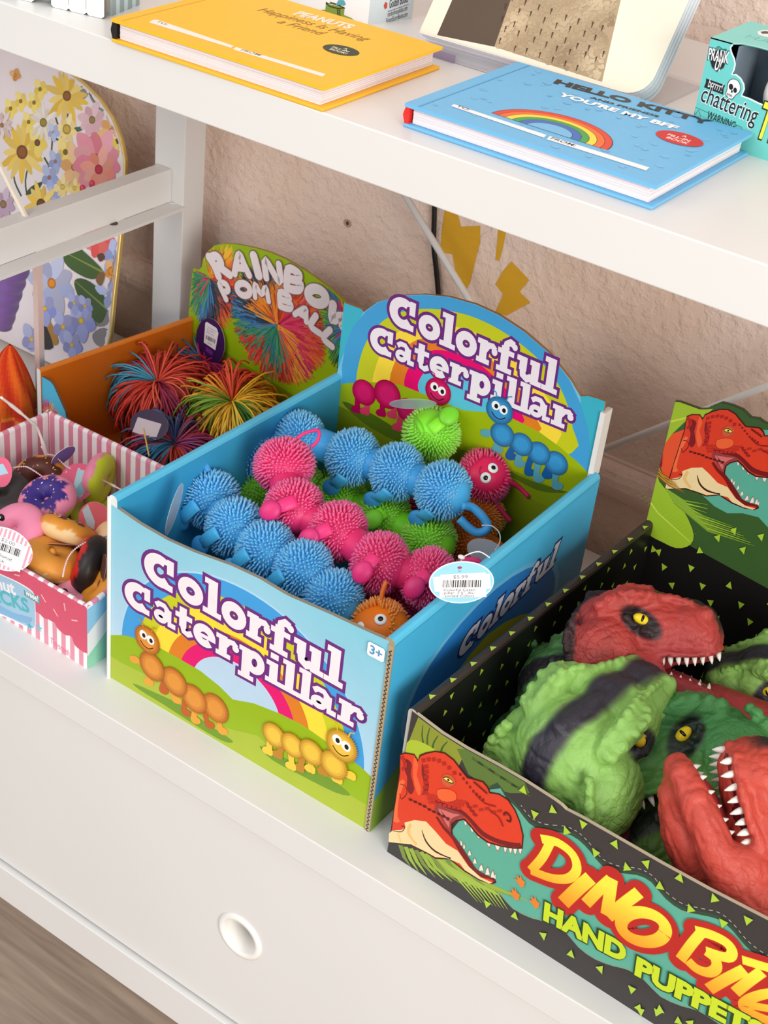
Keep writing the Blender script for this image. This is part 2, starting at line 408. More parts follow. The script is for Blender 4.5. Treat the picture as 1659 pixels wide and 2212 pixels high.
def grid(P, u0, u1, nu, top, bot, nv, cf):
    P.lay += 1; vs = []; fs = []; cs = []
    for i in range(nu + 1):
        u = u0 + (u1 - u0) * i / nu
        for j in range(nv + 1): vs.append((u, bot(u) + (top(u) - bot(u)) * j / nv))
    for i in range(nu):
        for j in range(nv):
            q = [i * (nv + 1) + j, (i + 1) * (nv + 1) + j, (i + 1) * (nv + 1) + j + 1, i * (nv + 1) + j + 1]
            fs.append(tuple(q)); cs.append(tuple(cf(*vs[k]) for k in q))
    P.mb.add([P.pt(v) for v in vs], fs, cs)
def interp(pts):
    def f(u):
        if u <= pts[0][0]: return pts[0][1]
        for a, b in zip(pts, pts[1:]):
            if u <= b[0]: return a[1] + (b[1] - a[1]) * (u - a[0]) / (b[0] - a[0] + 1e-12)
        return pts[-1][1]
    return f
def affine(src, dst):
    (x0, y0), (x1, y1), (x2, y2) = src; (u0, v0), (u1, v1), (u2, v2) = dst
    M = Matrix(((x0, y0, 1), (x1, y1, 1), (x2, y2, 1))).inverted()
    A = M @ V((u0, u1, u2)); B = M @ V((v0, v1, v2))
    return lambda p: (A.x * p[0] + A.y * p[1] + A.z, B.x * p[0] + B.y * p[1] + B.z)

# slab letters: strokes (points, width, closed); x-height 1
def _ring(cx, cy, rx, ry, a0=0, a1=360, n=20): return [(cx + rx * math.cos(math.radians(a0 + (a1 - a0) * k / n)), cy + ry * math.sin(math.radians(a0 + (a1 - a0) * k / n))) for k in range(n + 1)]
GL = {
 'C': (1.25, [(_ring(.62, .62, .43, .46, 62, 318), .38, 0), ([(1.03, .66), (1.03, 1.25)], .26, 0), ([(.62, 1.1), (1.1, 1.1)], .22, 0), ([(.62, .13), (1.14, .13)], .26, 0)]),
 'o': (1.1, [(_ring(.55, .5, .37, .34), .36, 1)]),
 'l': (.85, [([(.43, 0), (.43, 1.42)], .42, 0), ([(0, .11), (.85, .11)], .22, 0), ([(.05, 1.31), (.5, 1.31)], .22, 0)]),
 'i': (.8, [([(.4, 0), (.4, 1)], .42, 0), ([(0, .11), (.8, .11)], .22, 0), ([(.02, .89), (.5, .89)], .22, 0), ([(.4, 1.14), (.4, 1.4)], .4, 0)]),
 'r': (1.1, [([(.34, 0), (.34, 1)], .4, 0), ([(0, .11), (.72, .11)], .22, 0), ([(0, .89), (.45, .89)], .22, 0), ([(.45, .6), (.62, .84), (.84, .86), (.98, .74)], .27, 0), (_ring(.95, .66, .08, .08), .16, 1)]),
 'f': (1.0, [([(.38, 0), (.38, 1.1)], .4, 0), ([(.38, .95), (.42, 1.2), (.6, 1.33), (.8, 1.26)], .3, 0), ([(0, .86), (.85, .86)], .22, 0), ([(0, .11), (.8, .11)], .22, 0), (_ring(.84, 1.2, .07, .07), .14, 1)]),
 'u': (1.35, [([(.34, 1), (.34, .42)], .38, 0), ([(.34, .5), (.38, .24), (.58, .14), (.82, .26)], .32, 0), ([(.98, 1), (.98, 0)], .4, 0), ([(0, .89), (.45, .89)], .22, 0), ([(.68, .89), (1.05, .89)], .22, 0), ([(.98, .11), (1.35, .11)], .22, 0)]),
 't': (.95, [([(.4, 1.28), (.4, .35)], .38, 0), ([(.4, .4), (.46, .18), (.66, .12), (.9, .26)], .27, 0), ([(0, .86), (.88, .86)], .24, 0)]),
 'e': (1.1, [(_ring(.55, .5, .37, .35, 0, 318), .35, 0), ([(.3, .47), (1.09, .47)], .17, 0)]),
 'a': (1.2, [([(.12, .74), (.3, .88), (.58, .88), (.78, .7)], .25, 0), ([(.78, .78), (.78, .2)], .38, 0), ([(.78, .12), (1.2, .12)], .24, 0), (_ring(.4, .3, .25, .18), .24, 1)]),
 'p': (1.2, [([(.34, 1), (.34, -.42)], .4, 0), ([(0, -.32), (.72, -.32)], .22, 0), ([(0, .89), (.45, .89)], .22, 0), (_ring(.72, .5, .3, .36), .34, 1)]),
}
# where each letter stands on the front panel, in pixels of the photo (left, right of the letter, baseline through two points)
LF = crop(220, 1060, 2.4397)
W1 = [('C', 222, 388), ('o', 400, 532), ('l', 532, 628), ('o', 628, 758), ('r', 760, 882), ('f', 884, 1002), ('u', 1004, 1166), ('l', 1168, 1268)]
W2 = [('C', 120, 264), ('a', 272, 388), ('t', 386, 480), ('e', 480, 598), ('r', 600, 718), ('p', 720, 856), ('i', 860, 942), ('l', 940, 1028), ('l', 1024, 1112), ('a', 1096, 1232), ('r', 1240, 1372)]
def b1(x): return 596 + (x - 470) * 0.565
def b2(x): return 705 + (x - 330) * 0.545
def logo_boxes(P):
    out = []
    for W_, bf, H in ((W1, b1, .0215), (W2, b2, .0190)):
        for ch, xl_, xr_ in W_:
            a = P.px(*LF((xl_, bf(xl_)))); b = P.px(*LF((xr_, bf(xr_))))
            out.append((ch, a, b, H))
    return out
def draw_logo(P, boxes, xf, fill=(240, 232, 238), line=(108, 40, 125), ow=.26):
    for lw, c in ((ow, line), (0, fill)):
        P.lay += 1
        for ch, a, b, H in boxes:
            w_, st = GL[ch]
            k = (b[0] - a[0]) / w_
            def m(q, a=a, b=b, k=k, w_=w_, H=H): 
                p = (a[0] + q[0] * k, a[1] + (b[1] - a[1]) * q[0] / w_ + q[1] * H)
                return xf(p) if xf else p
            P.xf = m
            for pts, wd, cl in st:
                if lw and not cl:   # square ends reach out too
                    (xa, ya), (xb, yb) = pts[0], pts[1]; l = math.hypot(xb - xa, yb - ya); p0 = (xa - (xb - xa) / l * lw / 2, ya - (yb - ya) / l * lw / 2)
                    (xa, ya), (xb, yb) = pts[-1], pts[-2]; l = math.hypot(xb - xa, yb - ya); p1 = (xa - (xb - xa) / l * lw / 2, ya - (yb - ya) / l * lw / 2)
                    q = [p0] + list(pts[1:-1]) + [p1]
                else: q = pts[:-1] if cl else pts
                P.stroke(q, wd + lw, c, up=False, closed=bool(cl))
        P.xf = None
def arch(P, L, R, ratio, c, vc=None, n=40):
    cu = (L[0] + R[0]) / 2; v0 = vc if vc is not None else (L[1] + R[1]) / 2; a = (R[0] - L[0]) / 2; b = a * ratio
    P.poly([(cu + a * math.cos(PI * k / n), v0 + b * math.sin(PI * k / n)) for k in range(n + 1)], c)
def critter(P, f, heads, segs, colr, feet, dark, k, ant=True, eyes=None, flip=1, spiky=True):
    """printed cartoon grub: segs list (x,y,r) crop pixels, head first; k pixels per metre"""
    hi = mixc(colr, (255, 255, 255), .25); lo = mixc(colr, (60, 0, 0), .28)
    for fx_, fy_, tx, ty, dk in feet:
        c = dark if dk else mixc(colr, (255, 240, 120), .25)
        a = P.px(*f((fx_, fy_))); b = P.px(*f((tx, ty)))
        P.stroke([a, ((a[0] + b[0]) / 2 - .0005, (a[1] + b[1]) / 2), b], [.0055, .005, .006], c, cap=True)
        P.disc((b[0] + .002 * flip, b[1] + .0005), .0052, .0034, c, rot=.5)
    for x, y, r in segs[::-1]:
        ce = P.px(*f((x, y))); R_ = r / k
        if spiky:
            P.lay += 1
            for q in range(46):
                an = 2 * PI * q / 46; P.stroke([(ce[0] + R_ * .95 * math.cos(an), ce[1] + R_ * .95 * math.sin(an)), (ce[0] + R_ * 1.09 * math.cos(an + .05), ce[1] + R_ * 1.09 * math.sin(an + .05))], .00045, lo, up=False)
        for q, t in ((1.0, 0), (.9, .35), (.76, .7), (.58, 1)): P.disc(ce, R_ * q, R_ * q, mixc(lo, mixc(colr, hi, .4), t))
    hx, hy, hr = segs[0]; ce = P.px(*f((hx, hy))); R_ = hr / k
    for s_ in (-1, 1):
        a = (ce[0] + s_ * R_ * .35, ce[1] + R_ * .85); P.stroke([a, (a[0] + s_ * R_ * .1, a[1] + R_ * .35), (a[0] + s_ * R_ * .35, a[1] + R_ * .45)], .0009, colr, cap=True)
    for s_ in (-1, 1):
        e = (ce[0] + s_ * R_ * .3 - .0003, ce[1] + R_ * .2 - s_ * R_ * .05)
        P.disc(e, R_ * .31, R_ * .33, (245, 245, 245)); P.disc((e[0] + R_ * .04, e[1] - R_ * .03), R_ * .14, R_ * .17, (15, 10, 10))
    P.stroke([(ce[0] - R_ * .55, ce[1] - R_ * .28), (ce[0] - R_ * .25, ce[1] - R_ * .55), (ce[0] + R_ * .15, ce[1] - R_ * .6), (ce[0] + R_ * .5, ce[1] - R_ * .35)], .0009, (60, 10, 0), sm=3)

# ---------------------------------------------------------------- the caterpillar display box
SKY1, SKY2 = (130, 200, 220), (188, 216, 238)
cbx = thing('display_box', 'blue open display box with rainbow print, full of spiky rubber caterpillars, in the middle', 'box', (0.125, 0.13, 0))
TOP = .1695
front_top_px = [(246, 1092), (300, 1131), (360, 1166), (420, 1193), (500, 1222), (560, 1250), (620, 1286), (716, 1328), (780, 1358), (838, 1384), (850, 1388), (858, 1388)]
P = Panel((0, 0, 0), (1, 0, 0), (0, 0, 1), MB(), base=0.0)
PF = P; PF.N = V((0, -1, 0))
tp = [P.px(*q) for q in front_top_px]; tp[0] = (0.0015, tp[0][1]); tp[-1] = (.2455, tp[-1][1]); TOPF = interp(tp)
out = [(.0015, 0)] + [(.2455, 0)] + tp[::-1]
P.mb.prism([(u, 0.00005, v) for u, v in out], (0, .0028, 0), SKY1, (150, 140, 125), (70, 165, 200))
def skyf(u, v):
    t = (.165 - v) / .13; t += .25 * math.exp(-((u - .13) / .06) ** 2)
    return mixc(SKY1, SKY2, t)
P.step = .000005
grid(P, .0015, .2455, 40, TOPF, lambda u: 0, 8, skyf)
f = LF
oL, oR, oT = P.px(*f((105, 760))), P.px(*f((1387, 1440))), P.px(*f((440, 432)))
cu = (oL[0] + oR[0]) / 2; vb = .045; a_ = (oR[0] - oL[0]) / 2; rat = (oT[1] - vb) / math.sqrt(1 - ((oT[0] - cu) / a_) ** 2) / a_
arch(P, (oL[0] - .0012, 0), (oR[0] + .0012, 0), rat * 1.005, (175, 215, 240), vb)
for lx, rx_, c in ((105, 1387, (62, 158, 222)), (190, 1300, (200, 205, 30)), (262, 1200, (250, 220, 60)), (345, 1100, (222, 125, 28)), (410, 1022, (228, 0, 110)), (478, 945, (185, 212, 235))):
    l = P.px(*f((lx, 770 + (lx - 105) * .4))); r = P.px(*f((rx_, 1440 - (1387 - rx_) * .5))); arch(P, l, r, rat * (1.0 if lx < 300 else .97), c, vb)
# hill in two greens
hl = [(45, 762), (110, 760), (160, 772), (300, 825), (400, 880), (520, 950), (620, 1030), (690, 1100), (800, 1120), (940, 1175), (1060, 1235), (1180, 1320), (1290, 1395), (1370, 1460), (1440, 1520), (1500, 1530), (1560, 1540)]
hv = [P.px(*f(q)) for q in hl]; hv[0] = (.0015, hv[0][1]); hv[-1] = (.2455, hv[-1][1]); hv = [(min(a, .2455), max(b, .001)) for a, b in hv]
P.poly([(.0015, .0), (.2455, .0)] + hv[::-1], (150, 182, 8))
h2 = [P.px(*f(q)) for q in [(45, 870), (90, 900), (160, 935), (300, 1000), (420, 1100), (560, 1220), (700, 1262), (820, 1290), (960, 1420), (1100, 1530), (1200, 1560), (1300, 1600), (1420, 1670), (1480, 1690)]]
h2 = [(max(.0015, min(a, .2455)), max(b, .001)) for a, b in h2]; h2 = [q for q in h2 if q[1] > .0012 or q is h2[-1]]; h2[-1] = (min(.2455, h2[-1][0]), .001)
P.poly([(.0015, .0), (.2455, .0)] + h2[::-1], (172, 188, 55))
for pts in ([(165, 1015), (250, 1050), (420, 1130), (560, 1230), (690, 1318), (640, 1320), (500, 1240), (330, 1130), (200, 1050)], [(830, 1345), (900, 1380), (1040, 1440), (1180, 1500), (1310, 1600), (1230, 1590), (1050, 1500), (900, 1420)]):
    P.ppoly(pts, (112, 150, 35), sm=3, f=f)
LOGO = logo_boxes(P)
draw_logo(P, LOGO, None)
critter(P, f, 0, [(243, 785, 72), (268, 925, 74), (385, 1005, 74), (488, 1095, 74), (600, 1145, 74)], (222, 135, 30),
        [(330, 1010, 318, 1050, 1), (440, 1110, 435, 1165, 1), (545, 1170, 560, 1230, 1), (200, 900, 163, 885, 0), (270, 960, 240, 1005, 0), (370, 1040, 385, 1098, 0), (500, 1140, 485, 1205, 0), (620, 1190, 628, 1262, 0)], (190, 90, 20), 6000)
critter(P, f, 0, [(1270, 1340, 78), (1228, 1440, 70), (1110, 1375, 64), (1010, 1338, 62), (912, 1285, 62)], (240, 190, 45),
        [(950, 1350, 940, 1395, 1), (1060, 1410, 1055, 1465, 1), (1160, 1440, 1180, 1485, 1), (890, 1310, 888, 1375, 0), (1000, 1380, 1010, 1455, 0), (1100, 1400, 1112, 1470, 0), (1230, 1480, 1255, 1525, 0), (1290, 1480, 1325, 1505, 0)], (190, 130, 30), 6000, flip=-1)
# 3+ mark
c3 = P.px(815, 1406); P.poly([(c3[0] + .0068 * sx_ * (1 if k else .8), c3[1] + .0055 * sy_ * (.75 if k else 1)) for sx_, sy_, k in ((-1, -1, 0), (1, -1, 0), (1, -1, 1), (1, 1, 1), (1, 1, 0), (-1, 1, 0), (-1, 1, 1), (-1, -1, 1))], (245, 248, 250))
P.text('3+', (c3[0] - .0052, c3[1] - .0032), .0095, (90, 150, 195), bold=.03)
P.mb.build('front_panel', CARD, cbx)
# sides: outer print, rolled top, inner blue
BL = (70, 178, 225); IN = (56, 160, 205); TEAL = (60, 178, 200)
mb = wall_piece('', (0, .0), (.004, .262), 0, TOP - .001, TOP, (.008, 0), (BL, (92, 190, 225), IN, (225, 228, 226)), cbx)
# rolled white lining edge on the front corner
mb.tube([(.0012, -.0008, 0), (.0012, -.0008, .166)], .0016, (228, 230, 228), n=8)
mb.build('side_panel', CARD, cbx)
mb = wall_piece('', (.2502, .0), (.2502, .276), 0, TOP + .0005, TOP + .002, (-.008, 0), (BL, (92, 195, 232), IN, (168, 150, 120)), cbx)
P = Panel((.2502, 0, 0), (0, 1, 0), (0, 0, 1), mb, base=0.0001); 
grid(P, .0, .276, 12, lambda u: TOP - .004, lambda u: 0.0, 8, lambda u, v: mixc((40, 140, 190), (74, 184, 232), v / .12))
P.poly([(0, 0), (.276, 0), (.276, .035), (.2, .05), (.1, .045), (.04, .05), (0, .03)], (125, 165, 20))
P.disc((.13, .085), .108, .060, (110, 190, 235)); P.disc((.13, .085), .102, .056, (40, 130, 210)); 
P.poly([(.06, .045), (.2, .045), (.2, .08), (.13, .1), (.07, .075)], (190, 190, 30), sm=3)
F2 = PF
src = [F2.px(*LF(q)) for q in ((370, 560), (1240, 1030), (1190, 850))]
dst = [P.px(*q) for q in ((1016, 1402), (1190, 1226), (1195, 1190))]
draw_logo(P, LOGO[:8], affine(src, dst), fill=(225, 232, 245), line=(40, 40, 110))
# raw corrugated edge of the side panel
mb.box(.2462, .2502, -.0012, .0, .0, TOP - .004, (176, 158, 128))
z = 0.0; zz = []
Pe = Panel((.2464, -.0012, 0), (1, 0, 0), (0, 0, 1), mb, base=0.00003)
k = 0
while z < TOP - .008:
    Pe.stroke([(.0008 if k % 2 else .0028, z), (.0028 if k % 2 else .0008, z + .0018)], .0008, (72, 58, 44), up=False); z += .0018; k += 1
mb.build('side_panel', CARD, cbx)
mb = MB(); mb.box(.004, .246, .0028, .27, 0.0005, .003, IN); mb.build('box_base', CARD, cbx)
# header card with the arched top
hO = at(728, 805, 2, TOP); hO2 = at(1277, 1024, 2, TOP)
hO = V((hO.x - .001, hO.y, 0)); hU = V((hO2.x - hO.x, hO2.y - hO.y, 0))
P = Panel(hO, hU, (0, 0, 1), MB(), base=0.0); f = crop(700, 620, 2.592)
if P.N.y > 0: P.N = -P.N
PH = P; L5 = f
hp = [(112, 88), (165, 108), (205, 122), (222, 140), (300, 85), (420, 50), (560, 42), (700, 56), (850, 98), (980, 158), (1120, 250), (1260, 370), (1380, 520), (1435, 612), (1480, 610), (1530, 625), (1576, 642)]
hu = [P.px(*f(q)) for q in hp]; ul, ur = hu[0][0], hu[-1][0]
outl = [(ul, .004), (ur, .004)] + hu[::-1]
P.mb.prism([P.pt(q, 0) for q in outl], -P.N * .003, TEAL, (150, 110, 70), (170, 140, 100))
ctr = hu[3:14]
# teal ears stay, the disc of the rainbow follows the cut
P.step = .000005
P.poly([(hu[3][0], hu[3][1])] + [(q[0], q[1] - .0) for q in hu[4:13]] + [hu[13], (ur, hu[13][1] - .075), (ur, .01), (ul, .01), (ul, hu[3][1] - .06), ((ul + hu[3][0]) / 2, hu[3][1] - .022)], (120, 192, 225))
bl = [P.px(*f(q)) for q in [(102, 545), (100, 440), (120, 330), (160, 225), (235, 135), (300, 87), (420, 52), (560, 44), (700, 58), (850, 100), (980, 160), (1120, 252), (1260, 372), (1375, 520), (1440, 660), (1480, 800), (1490, 920), (1470, 1050), (900, 1000), (300, 700)]]
P.poly(bl, (66, 160, 214))
def arcs(pp, c): P.poly(smooth([P.px(*f(q)) for q in pp], 3), c)
arcs([(190, 560), (192, 440), (240, 300), (330, 190), (450, 135), (600, 122), (760, 145), (900, 195), (1040, 275), (1180, 385), (1290, 510), (1360, 650), (1392, 790), (1385, 930), (900, 1000), (300, 700)], (198, 203, 28))
arcs([(280, 560), (285, 460), (340, 330), (430, 240), (560, 205), (700, 215), (860, 260), (1000, 350), (1130, 460), (1230, 590), (1290, 700), (1300, 880), (900, 950), (400, 680)], (250, 218, 62))
arcs([(375, 560), (385, 450), (440, 350), (540, 290), (680, 290), (820, 335), (950, 420), (1060, 530), (1140, 640), (1190, 740), (1195, 820), (900, 900), (500, 660)], (228, 128, 28))
arcs([(450, 560), (465, 470), (530, 390), (620, 352), (740, 370), (860, 425), (960, 510), (1050, 610), (1100, 700), (1108, 770), (900, 850), (500, 640)], (232, 0, 108))
arcs([(528, 575), (545, 500), (610, 440), (700, 430), (800, 470), (900, 550), (980, 620), (1030, 690), (1040, 740), (800, 760), (600, 660)], (92, 192, 222))
hl = [P.px(*f(q)) for q in [(62, 550), (130, 538), (230, 532), (330, 535), (430, 548), (560, 600), (780, 690), (900, 700), (1040, 728), (1200, 808), (1320, 895), (1420, 980), (1490, 1052)]]
hl[0] = (ul, hl[0][1]); hl[-1] = (ur, hl[-1][1])
P.poly([(ul, .004), (ur, .004)] + hl[::-1], (158, 180, 10))
P.ppoly([(60, 690), (200, 760), (420, 860), (700, 880), (1000, 1000), (1350, 1150), (1400, 1300), (900, 1300), (40, 900)], (128, 150, 14), f=f)  # hill darker low on the card: shadow put into the green
P.poly([(ul, .004), (ur, .004), (ur, .125), (.17, .128), (.1, .133), (ul, .14)], (122, 140, 16))  # deeper step of the same painted shadow, down inside the box
for pts in ([(100, 640), (250, 700), (400, 790), (500, 850), (400, 860), (220, 760)], [(930, 960), (1100, 1060), (1300, 1130), (1370, 1150), (1200, 1140), (1000, 1030)]): P.ppoly(pts, (85, 110, 22), sm=3, f=f)
dst = [P.px(*f(q)) for q in ((505, 268), (1290, 600), (385, 412))]
src = [PF.px(*LF(q)) for q in ((380, 556), (1255, 1038), (262, 680))]
draw_logo(P, LOGO, affine(src, dst))
critter(P, f, 0, [(640, 585, 74), (470, 690, 66), (355, 600, 80), (225, 590, 72)], (214, 0, 92),
        [(190, 620, 190, 690, 1), (250, 640, 240, 700, 0), (330, 650, 330, 710, 1), (400, 660, 390, 720, 0), (430, 720, 420, 790, 0)], (180, 0, 80), 6200, flip=-1, spiky=False)
critter(P, f, 0, [(985, 690, 74), (1000, 825, 66), (1108, 880, 62), (1205, 930, 62), (1300, 985, 64)], (35, 140, 205),
        [(940, 820, 895, 815, 0), (980, 870, 960, 910, 0), (1060, 900, 1035, 945, 1), (1100, 930, 1085, 985, 0), (1160, 960, 1140, 1035, 1), (1200, 990, 1190, 1070, 0), (1260, 1010, 1240, 1050, 1), (1300, 1040, 1295, 1110, 0)], (20, 95, 165), 6200, spiky=False)
P.mb.build('header_card', CARD, cbx)
# white folded flap beside the header
a = at(1308, 885, 1, hO2.y + .004); b = at(1278, 1022, 1, hO2.y + .004)
mb = MB(); mb.box(b.x - .0005, b.x + .0035, hO2.y - .002, hO2.y + .01, TOP - .002, a.z, (235, 232, 228)); mb.build('tuck_flap', CARD, cbx)
# ---------------------------------------------------------------- the dinosaur display box
A = math.radians(-2.4); DU = V((math.cos(A), math.sin(A), 0)); DV = V((-math.sin(A), math.cos(A), 0))
D0 = V((.2704, -.0077, 0)); DW = .33; DD = .312; DH = .131
dbx = thing('display_box', 'dark jungle print display box with a red dinosaur on its front, full of dinosaur puppets', 'box', D0 + DU * .16 + DV * .15)
BLK = (26, 24, 24); LIME = (172, 205, 60); TEA = (92, 172, 150); RED = (222, 62, 34); DRED = (120, 24, 26); CREAM = (240, 214, 160)
def tris(P, pts, s_=.0036, seed=1, c=LIME):
    rnd = random.Random(seed)
    for x, y in pts:
        if y < s_ * 1.02: continue
        a = rnd.choice((0, 1.57, 3.14, 4.71)) + rnd.uniform(-.2, .2)
        P.poly([(x + s_ * math.cos(a + q * 2.0944) * .8, y + s_ * math.sin(a + q * 2.0944)) for q in range(3)], c, up=False)
def lattice(u0, u1, v0, v1, seed=3):
    out = []; rnd = random.Random(seed); j = 0; v = v0
    while v < v1:
        u = u0 + (j * 3 % 4) * .0095 + (j // 4 % 2) * .003
        while u < u1: out.append((u + rnd.uniform(-.0008, .0008), v + rnd.uniform(-.0008, .0008))); u += .034
        v += .0112; j += 1
    return out
def rex(P, f):
    """printed red dinosaur head; f maps tracing coordinates to photo pixels"""
    S = lambda pts, c, sm=2: P.ppoly(pts, c, sm=sm, f=f)
    T = lambda pts, wd, c, sm=3: P.pstroke(pts, wd, c, f=f, sm=sm)
    # teeth first, behind the lips
    for x, y, dx, dy, r in ((368, 640, 2, 22, 7), (395, 665, 4, 26, 8), (424, 690, 2, 28, 11), (468, 722, 0, 32, 12), (505, 738, 2, 32, 13), (538, 750, 0, 28, 8), (560, 755, 0, 25, 8), (580, 757, 2, 28, 9), (602, 755, 0, 30, 8),
                            (350, 742, -4, -26, 6), (362, 756, 0, -24, 6), (385, 785, 2, -26, 8), (408, 820, 0, -26, 9), (435, 850, 2, -30, 11), (462, 868, 2, -36, 11), (484, 880, 2, -34, 9), (494, 884, 3, -22, 5)):
        S([(x - r, y), (x - r * .6, y + dy * .6), (x + dx, y + dy), (x + r * .7, y + dy * .5), (x + r, y)], (150, 110, 95), 0)
        S([(x - r + 1.5, y), (x - r * .5, y + dy * .55), (x + dx, y + dy * .86), (x + r * .5, y + dy * .5), (x + r - 1.5, y)], (238, 225, 210), 0)
    body = [(88, 352), (110, 345), (150, 352), (166, 378), (172, 356), (200, 345), (240, 338), (280, 345), (320, 375), (348, 412), (378, 450), (410, 458), (445, 468), (466, 492), (474, 514), (512, 520), (552, 545), (582, 590), (602, 640), (617, 700), (612, 757), (575, 757), (520, 748), (462, 732), (420, 702), (388, 662), (362, 634), (330, 640), (314, 652), (312, 684), (322, 722), (345, 762), (372, 802), (402, 848), (440, 872), (494, 886), (500, 902), (480, 909), (430, 893), (366, 856), (300, 803), (240, 800), (200, 776), (140, 746), (100, 736), (38, 732), (50, 670), (66, 560), (86, 430)]
    S(body, (70, 18, 12), 0)
    ins = [(90, 358), (112, 351), (150, 358), (160, 392), (177, 362), (204, 351), (240, 344), (278, 351), (316, 380), (344, 417), (375, 456), (408, 464), (441, 474), (460, 496), (470, 520), (510, 526), (548, 550), (577, 593), (597, 642), (611, 700), (607, 750), (575, 751), (522, 742), (465, 726), (425, 696), (392, 656), (364, 626), (328, 633), (307, 648), (305, 684), (316, 724), (340, 766), (367, 806), (398, 853), (438, 878), (492, 892), (480, 903), (430, 887), (368, 850), (302, 797), (240, 794), (202, 770), (142, 740), (100, 730), (42, 728), (55, 670), (70, 560), (90, 430)]
    S(ins, RED, 0)
    S([(60, 640), (70, 560), (86, 470), (110, 470), (84, 540), (78, 620), (90, 640)], (238, 110, 60))
    S([(240, 560), (300, 580), (360, 605), (364, 622), (328, 632), (306, 648), (304, 684), (290, 670), (258, 620), (235, 585)], (150, 60, 60), 0)
    S([(252, 585), (310, 605), (345, 612), (318, 622), (300, 640), (298, 668), (270, 620)], (214, 110, 105))
    for k in range(6): T([(262 + k * 4, 592 + k * 8), (300, 640)], .0003, (120, 30, 40), 0)
    # lips, dark scalloped
    T([(240, 552), (290, 575), (350, 598), (395, 640), (440, 690), (500, 722), (560, 738), (606, 742)], [.0020, .0030, .0034, .0036, .0042, .0038, .0036, .0026], DRED)
    T([(245, 620), (275, 665), (312, 705), (345, 752), (380, 806), (410, 848), (450, 872), (488, 888)], [.0022, .0030, .0036, .0040, .0040, .0034, .0026, .0016], DRED)
    # pale throat
    S([(42, 690), (60, 678), (96, 676), (112, 664), (108, 645), (150, 634), (200, 640), (238, 680), (285, 735), (335, 765), (380, 830), (432, 878), (484, 902), (470, 905), (425, 885), (366, 848), (345, 820), (290, 797), (240, 792), (196, 768), (136, 738), (40, 728)], CREAM, 0)
    T([(182, 676), (200, 725), (240, 768), (305, 798)], [.0004, .0016, .0018, .0006], (70, 30, 15)); T([(95, 660), (110, 664), (95, 684), (60, 680)], .0006, (70, 20, 15))
    T([(135, 650), (125, 690), (160, 740)], [.002, .003, .002], (236, 190, 115)); T([(80, 690), (92, 728)], .002, (238, 196, 125))
    # neck stripes and frill
    S([(108, 375), (128, 380), (140, 400), (135, 440), (150, 500), (135, 525), (118, 500), (120, 450), (104, 410)], (128, 26, 30)); S([(184, 390), (196, 430), (212, 480), (205, 515), (182, 526), (196, 490), (182, 440)], (128, 26, 30))
    S([(150, 362), (168, 400), (160, 440), (180, 500), (168, 530), (150, 480), (145, 420)], (240, 98, 55))
    T([(90, 480), (112, 490), (118, 520), (95, 545), (88, 520)], .0006, (120, 20, 20))
    # scale spots
    sp = (176, 36, 26)
    for i in range(7): a = i / 6; S([(180 + 22 * i + q[0], 372 + 30 * a * a * 1.8 - 12 * math.sin(a * 3.1) + q[1]) for q in ((0, 0), (17, -2), (19, 14), (3, 17))], sp, 0)
    for i in range(6): S([(188 + q[0] + 2 * math.sin(i), 400 + 22 * i + q[1]) for q in ((0, 0), (20, -4), (24, 12), (2, 16))], sp, 0)
    for i in range(8): S([(342 + 14 * i + q[0], 432 + 18 * i - (i > 4) * (i - 4) * 6 + q[1]) for q in ((0, 0), (9, 2), (10, 13), (0, 12))], (140, 26, 24), 0)
    for j in range(3):
        for i in range(9 - j): S([(200 + 20 * i + 6 * j + q[0], 520 + 16 * j + 4 * i + q[1]) for q in ((0, 0), (16, 1), (17, 12), (1, 12))], (192, 44, 30), 0)
    for i in range(7): S([(372 + 4 * (i % 2) + 12 * (i // 2) + q[0], 560 + 12 * i - 8 * (i // 2) + q[1]) for q in ((0, 0), (11, 0), (12, 9), (1, 10))], (150, 28, 26), 0)
    for i in range(9): S([(126 + 20 * i + q[0], 540 + 9.5 * i + (4 if i > 3 else 0) + q[1]) for q in ((0, 0), (15, 3), (17, 13), (3, 10))], (92, 20, 22), 0)
    for i in range(6): S([(400 + 26 * i + q[0], 572 + 5 * i + (10 if i % 2 else 0) + q[1]) for q in ((0, 0), (18, -4), (22, 6), (2, 9))], (176, 40, 28), 0)
    for i in range(6): S([(92 + 10 * i * math.cos(i * .35) + q[0], 362 + 12 * i + q[1]) for q in ((0, 0), (14, -2), (15, 10), (0, 12))], (178, 40, 30), 0) if i < 5 else None
    S([(250, 505), (290, 500), (325, 515), (330, 545), (290, 555), (255, 540)], (240, 100, 50))
    # eye and nostril
    S([(268, 452), (290, 436), (315, 448), (328, 475), (300, 492), (275, 480)], (206, 92, 60)); S([(272, 452), (296, 448), (322, 474), (300, 474)], (40, 14, 8)); S([(276, 454), (296, 452), (318, 472), (300, 470)], (246, 228, 90)); S([(292, 456), (300, 456), (302, 466), (294, 466)], (20, 15, 5), 0)
    T([(405, 470), (440, 500), (462, 520)], .0016, (120, 22, 20)); T([(532, 610), (545, 600), (562, 620), (560, 640), (545, 632)], .0012, (90, 15, 15)); T([(470, 590), (510, 620), (530, 660)], .0012, (150, 26, 22)); T([(410, 520), (450, 560), (500, 575)], .001, (150, 26, 22))
f3 = crop(820, 1450, 1.977)
tb = TOPD = [(165, 190), (265, 265), (370, 330), (500, 400), (620, 470), (745, 550), (775, 572), (795, 592), (860, 625), (1000, 705), (1200, 820), (1400, 930), (1659, 1064)]
P = Panel(D0, DU, (0, 0, 1), MB(), base=0.0); P.step = .000005
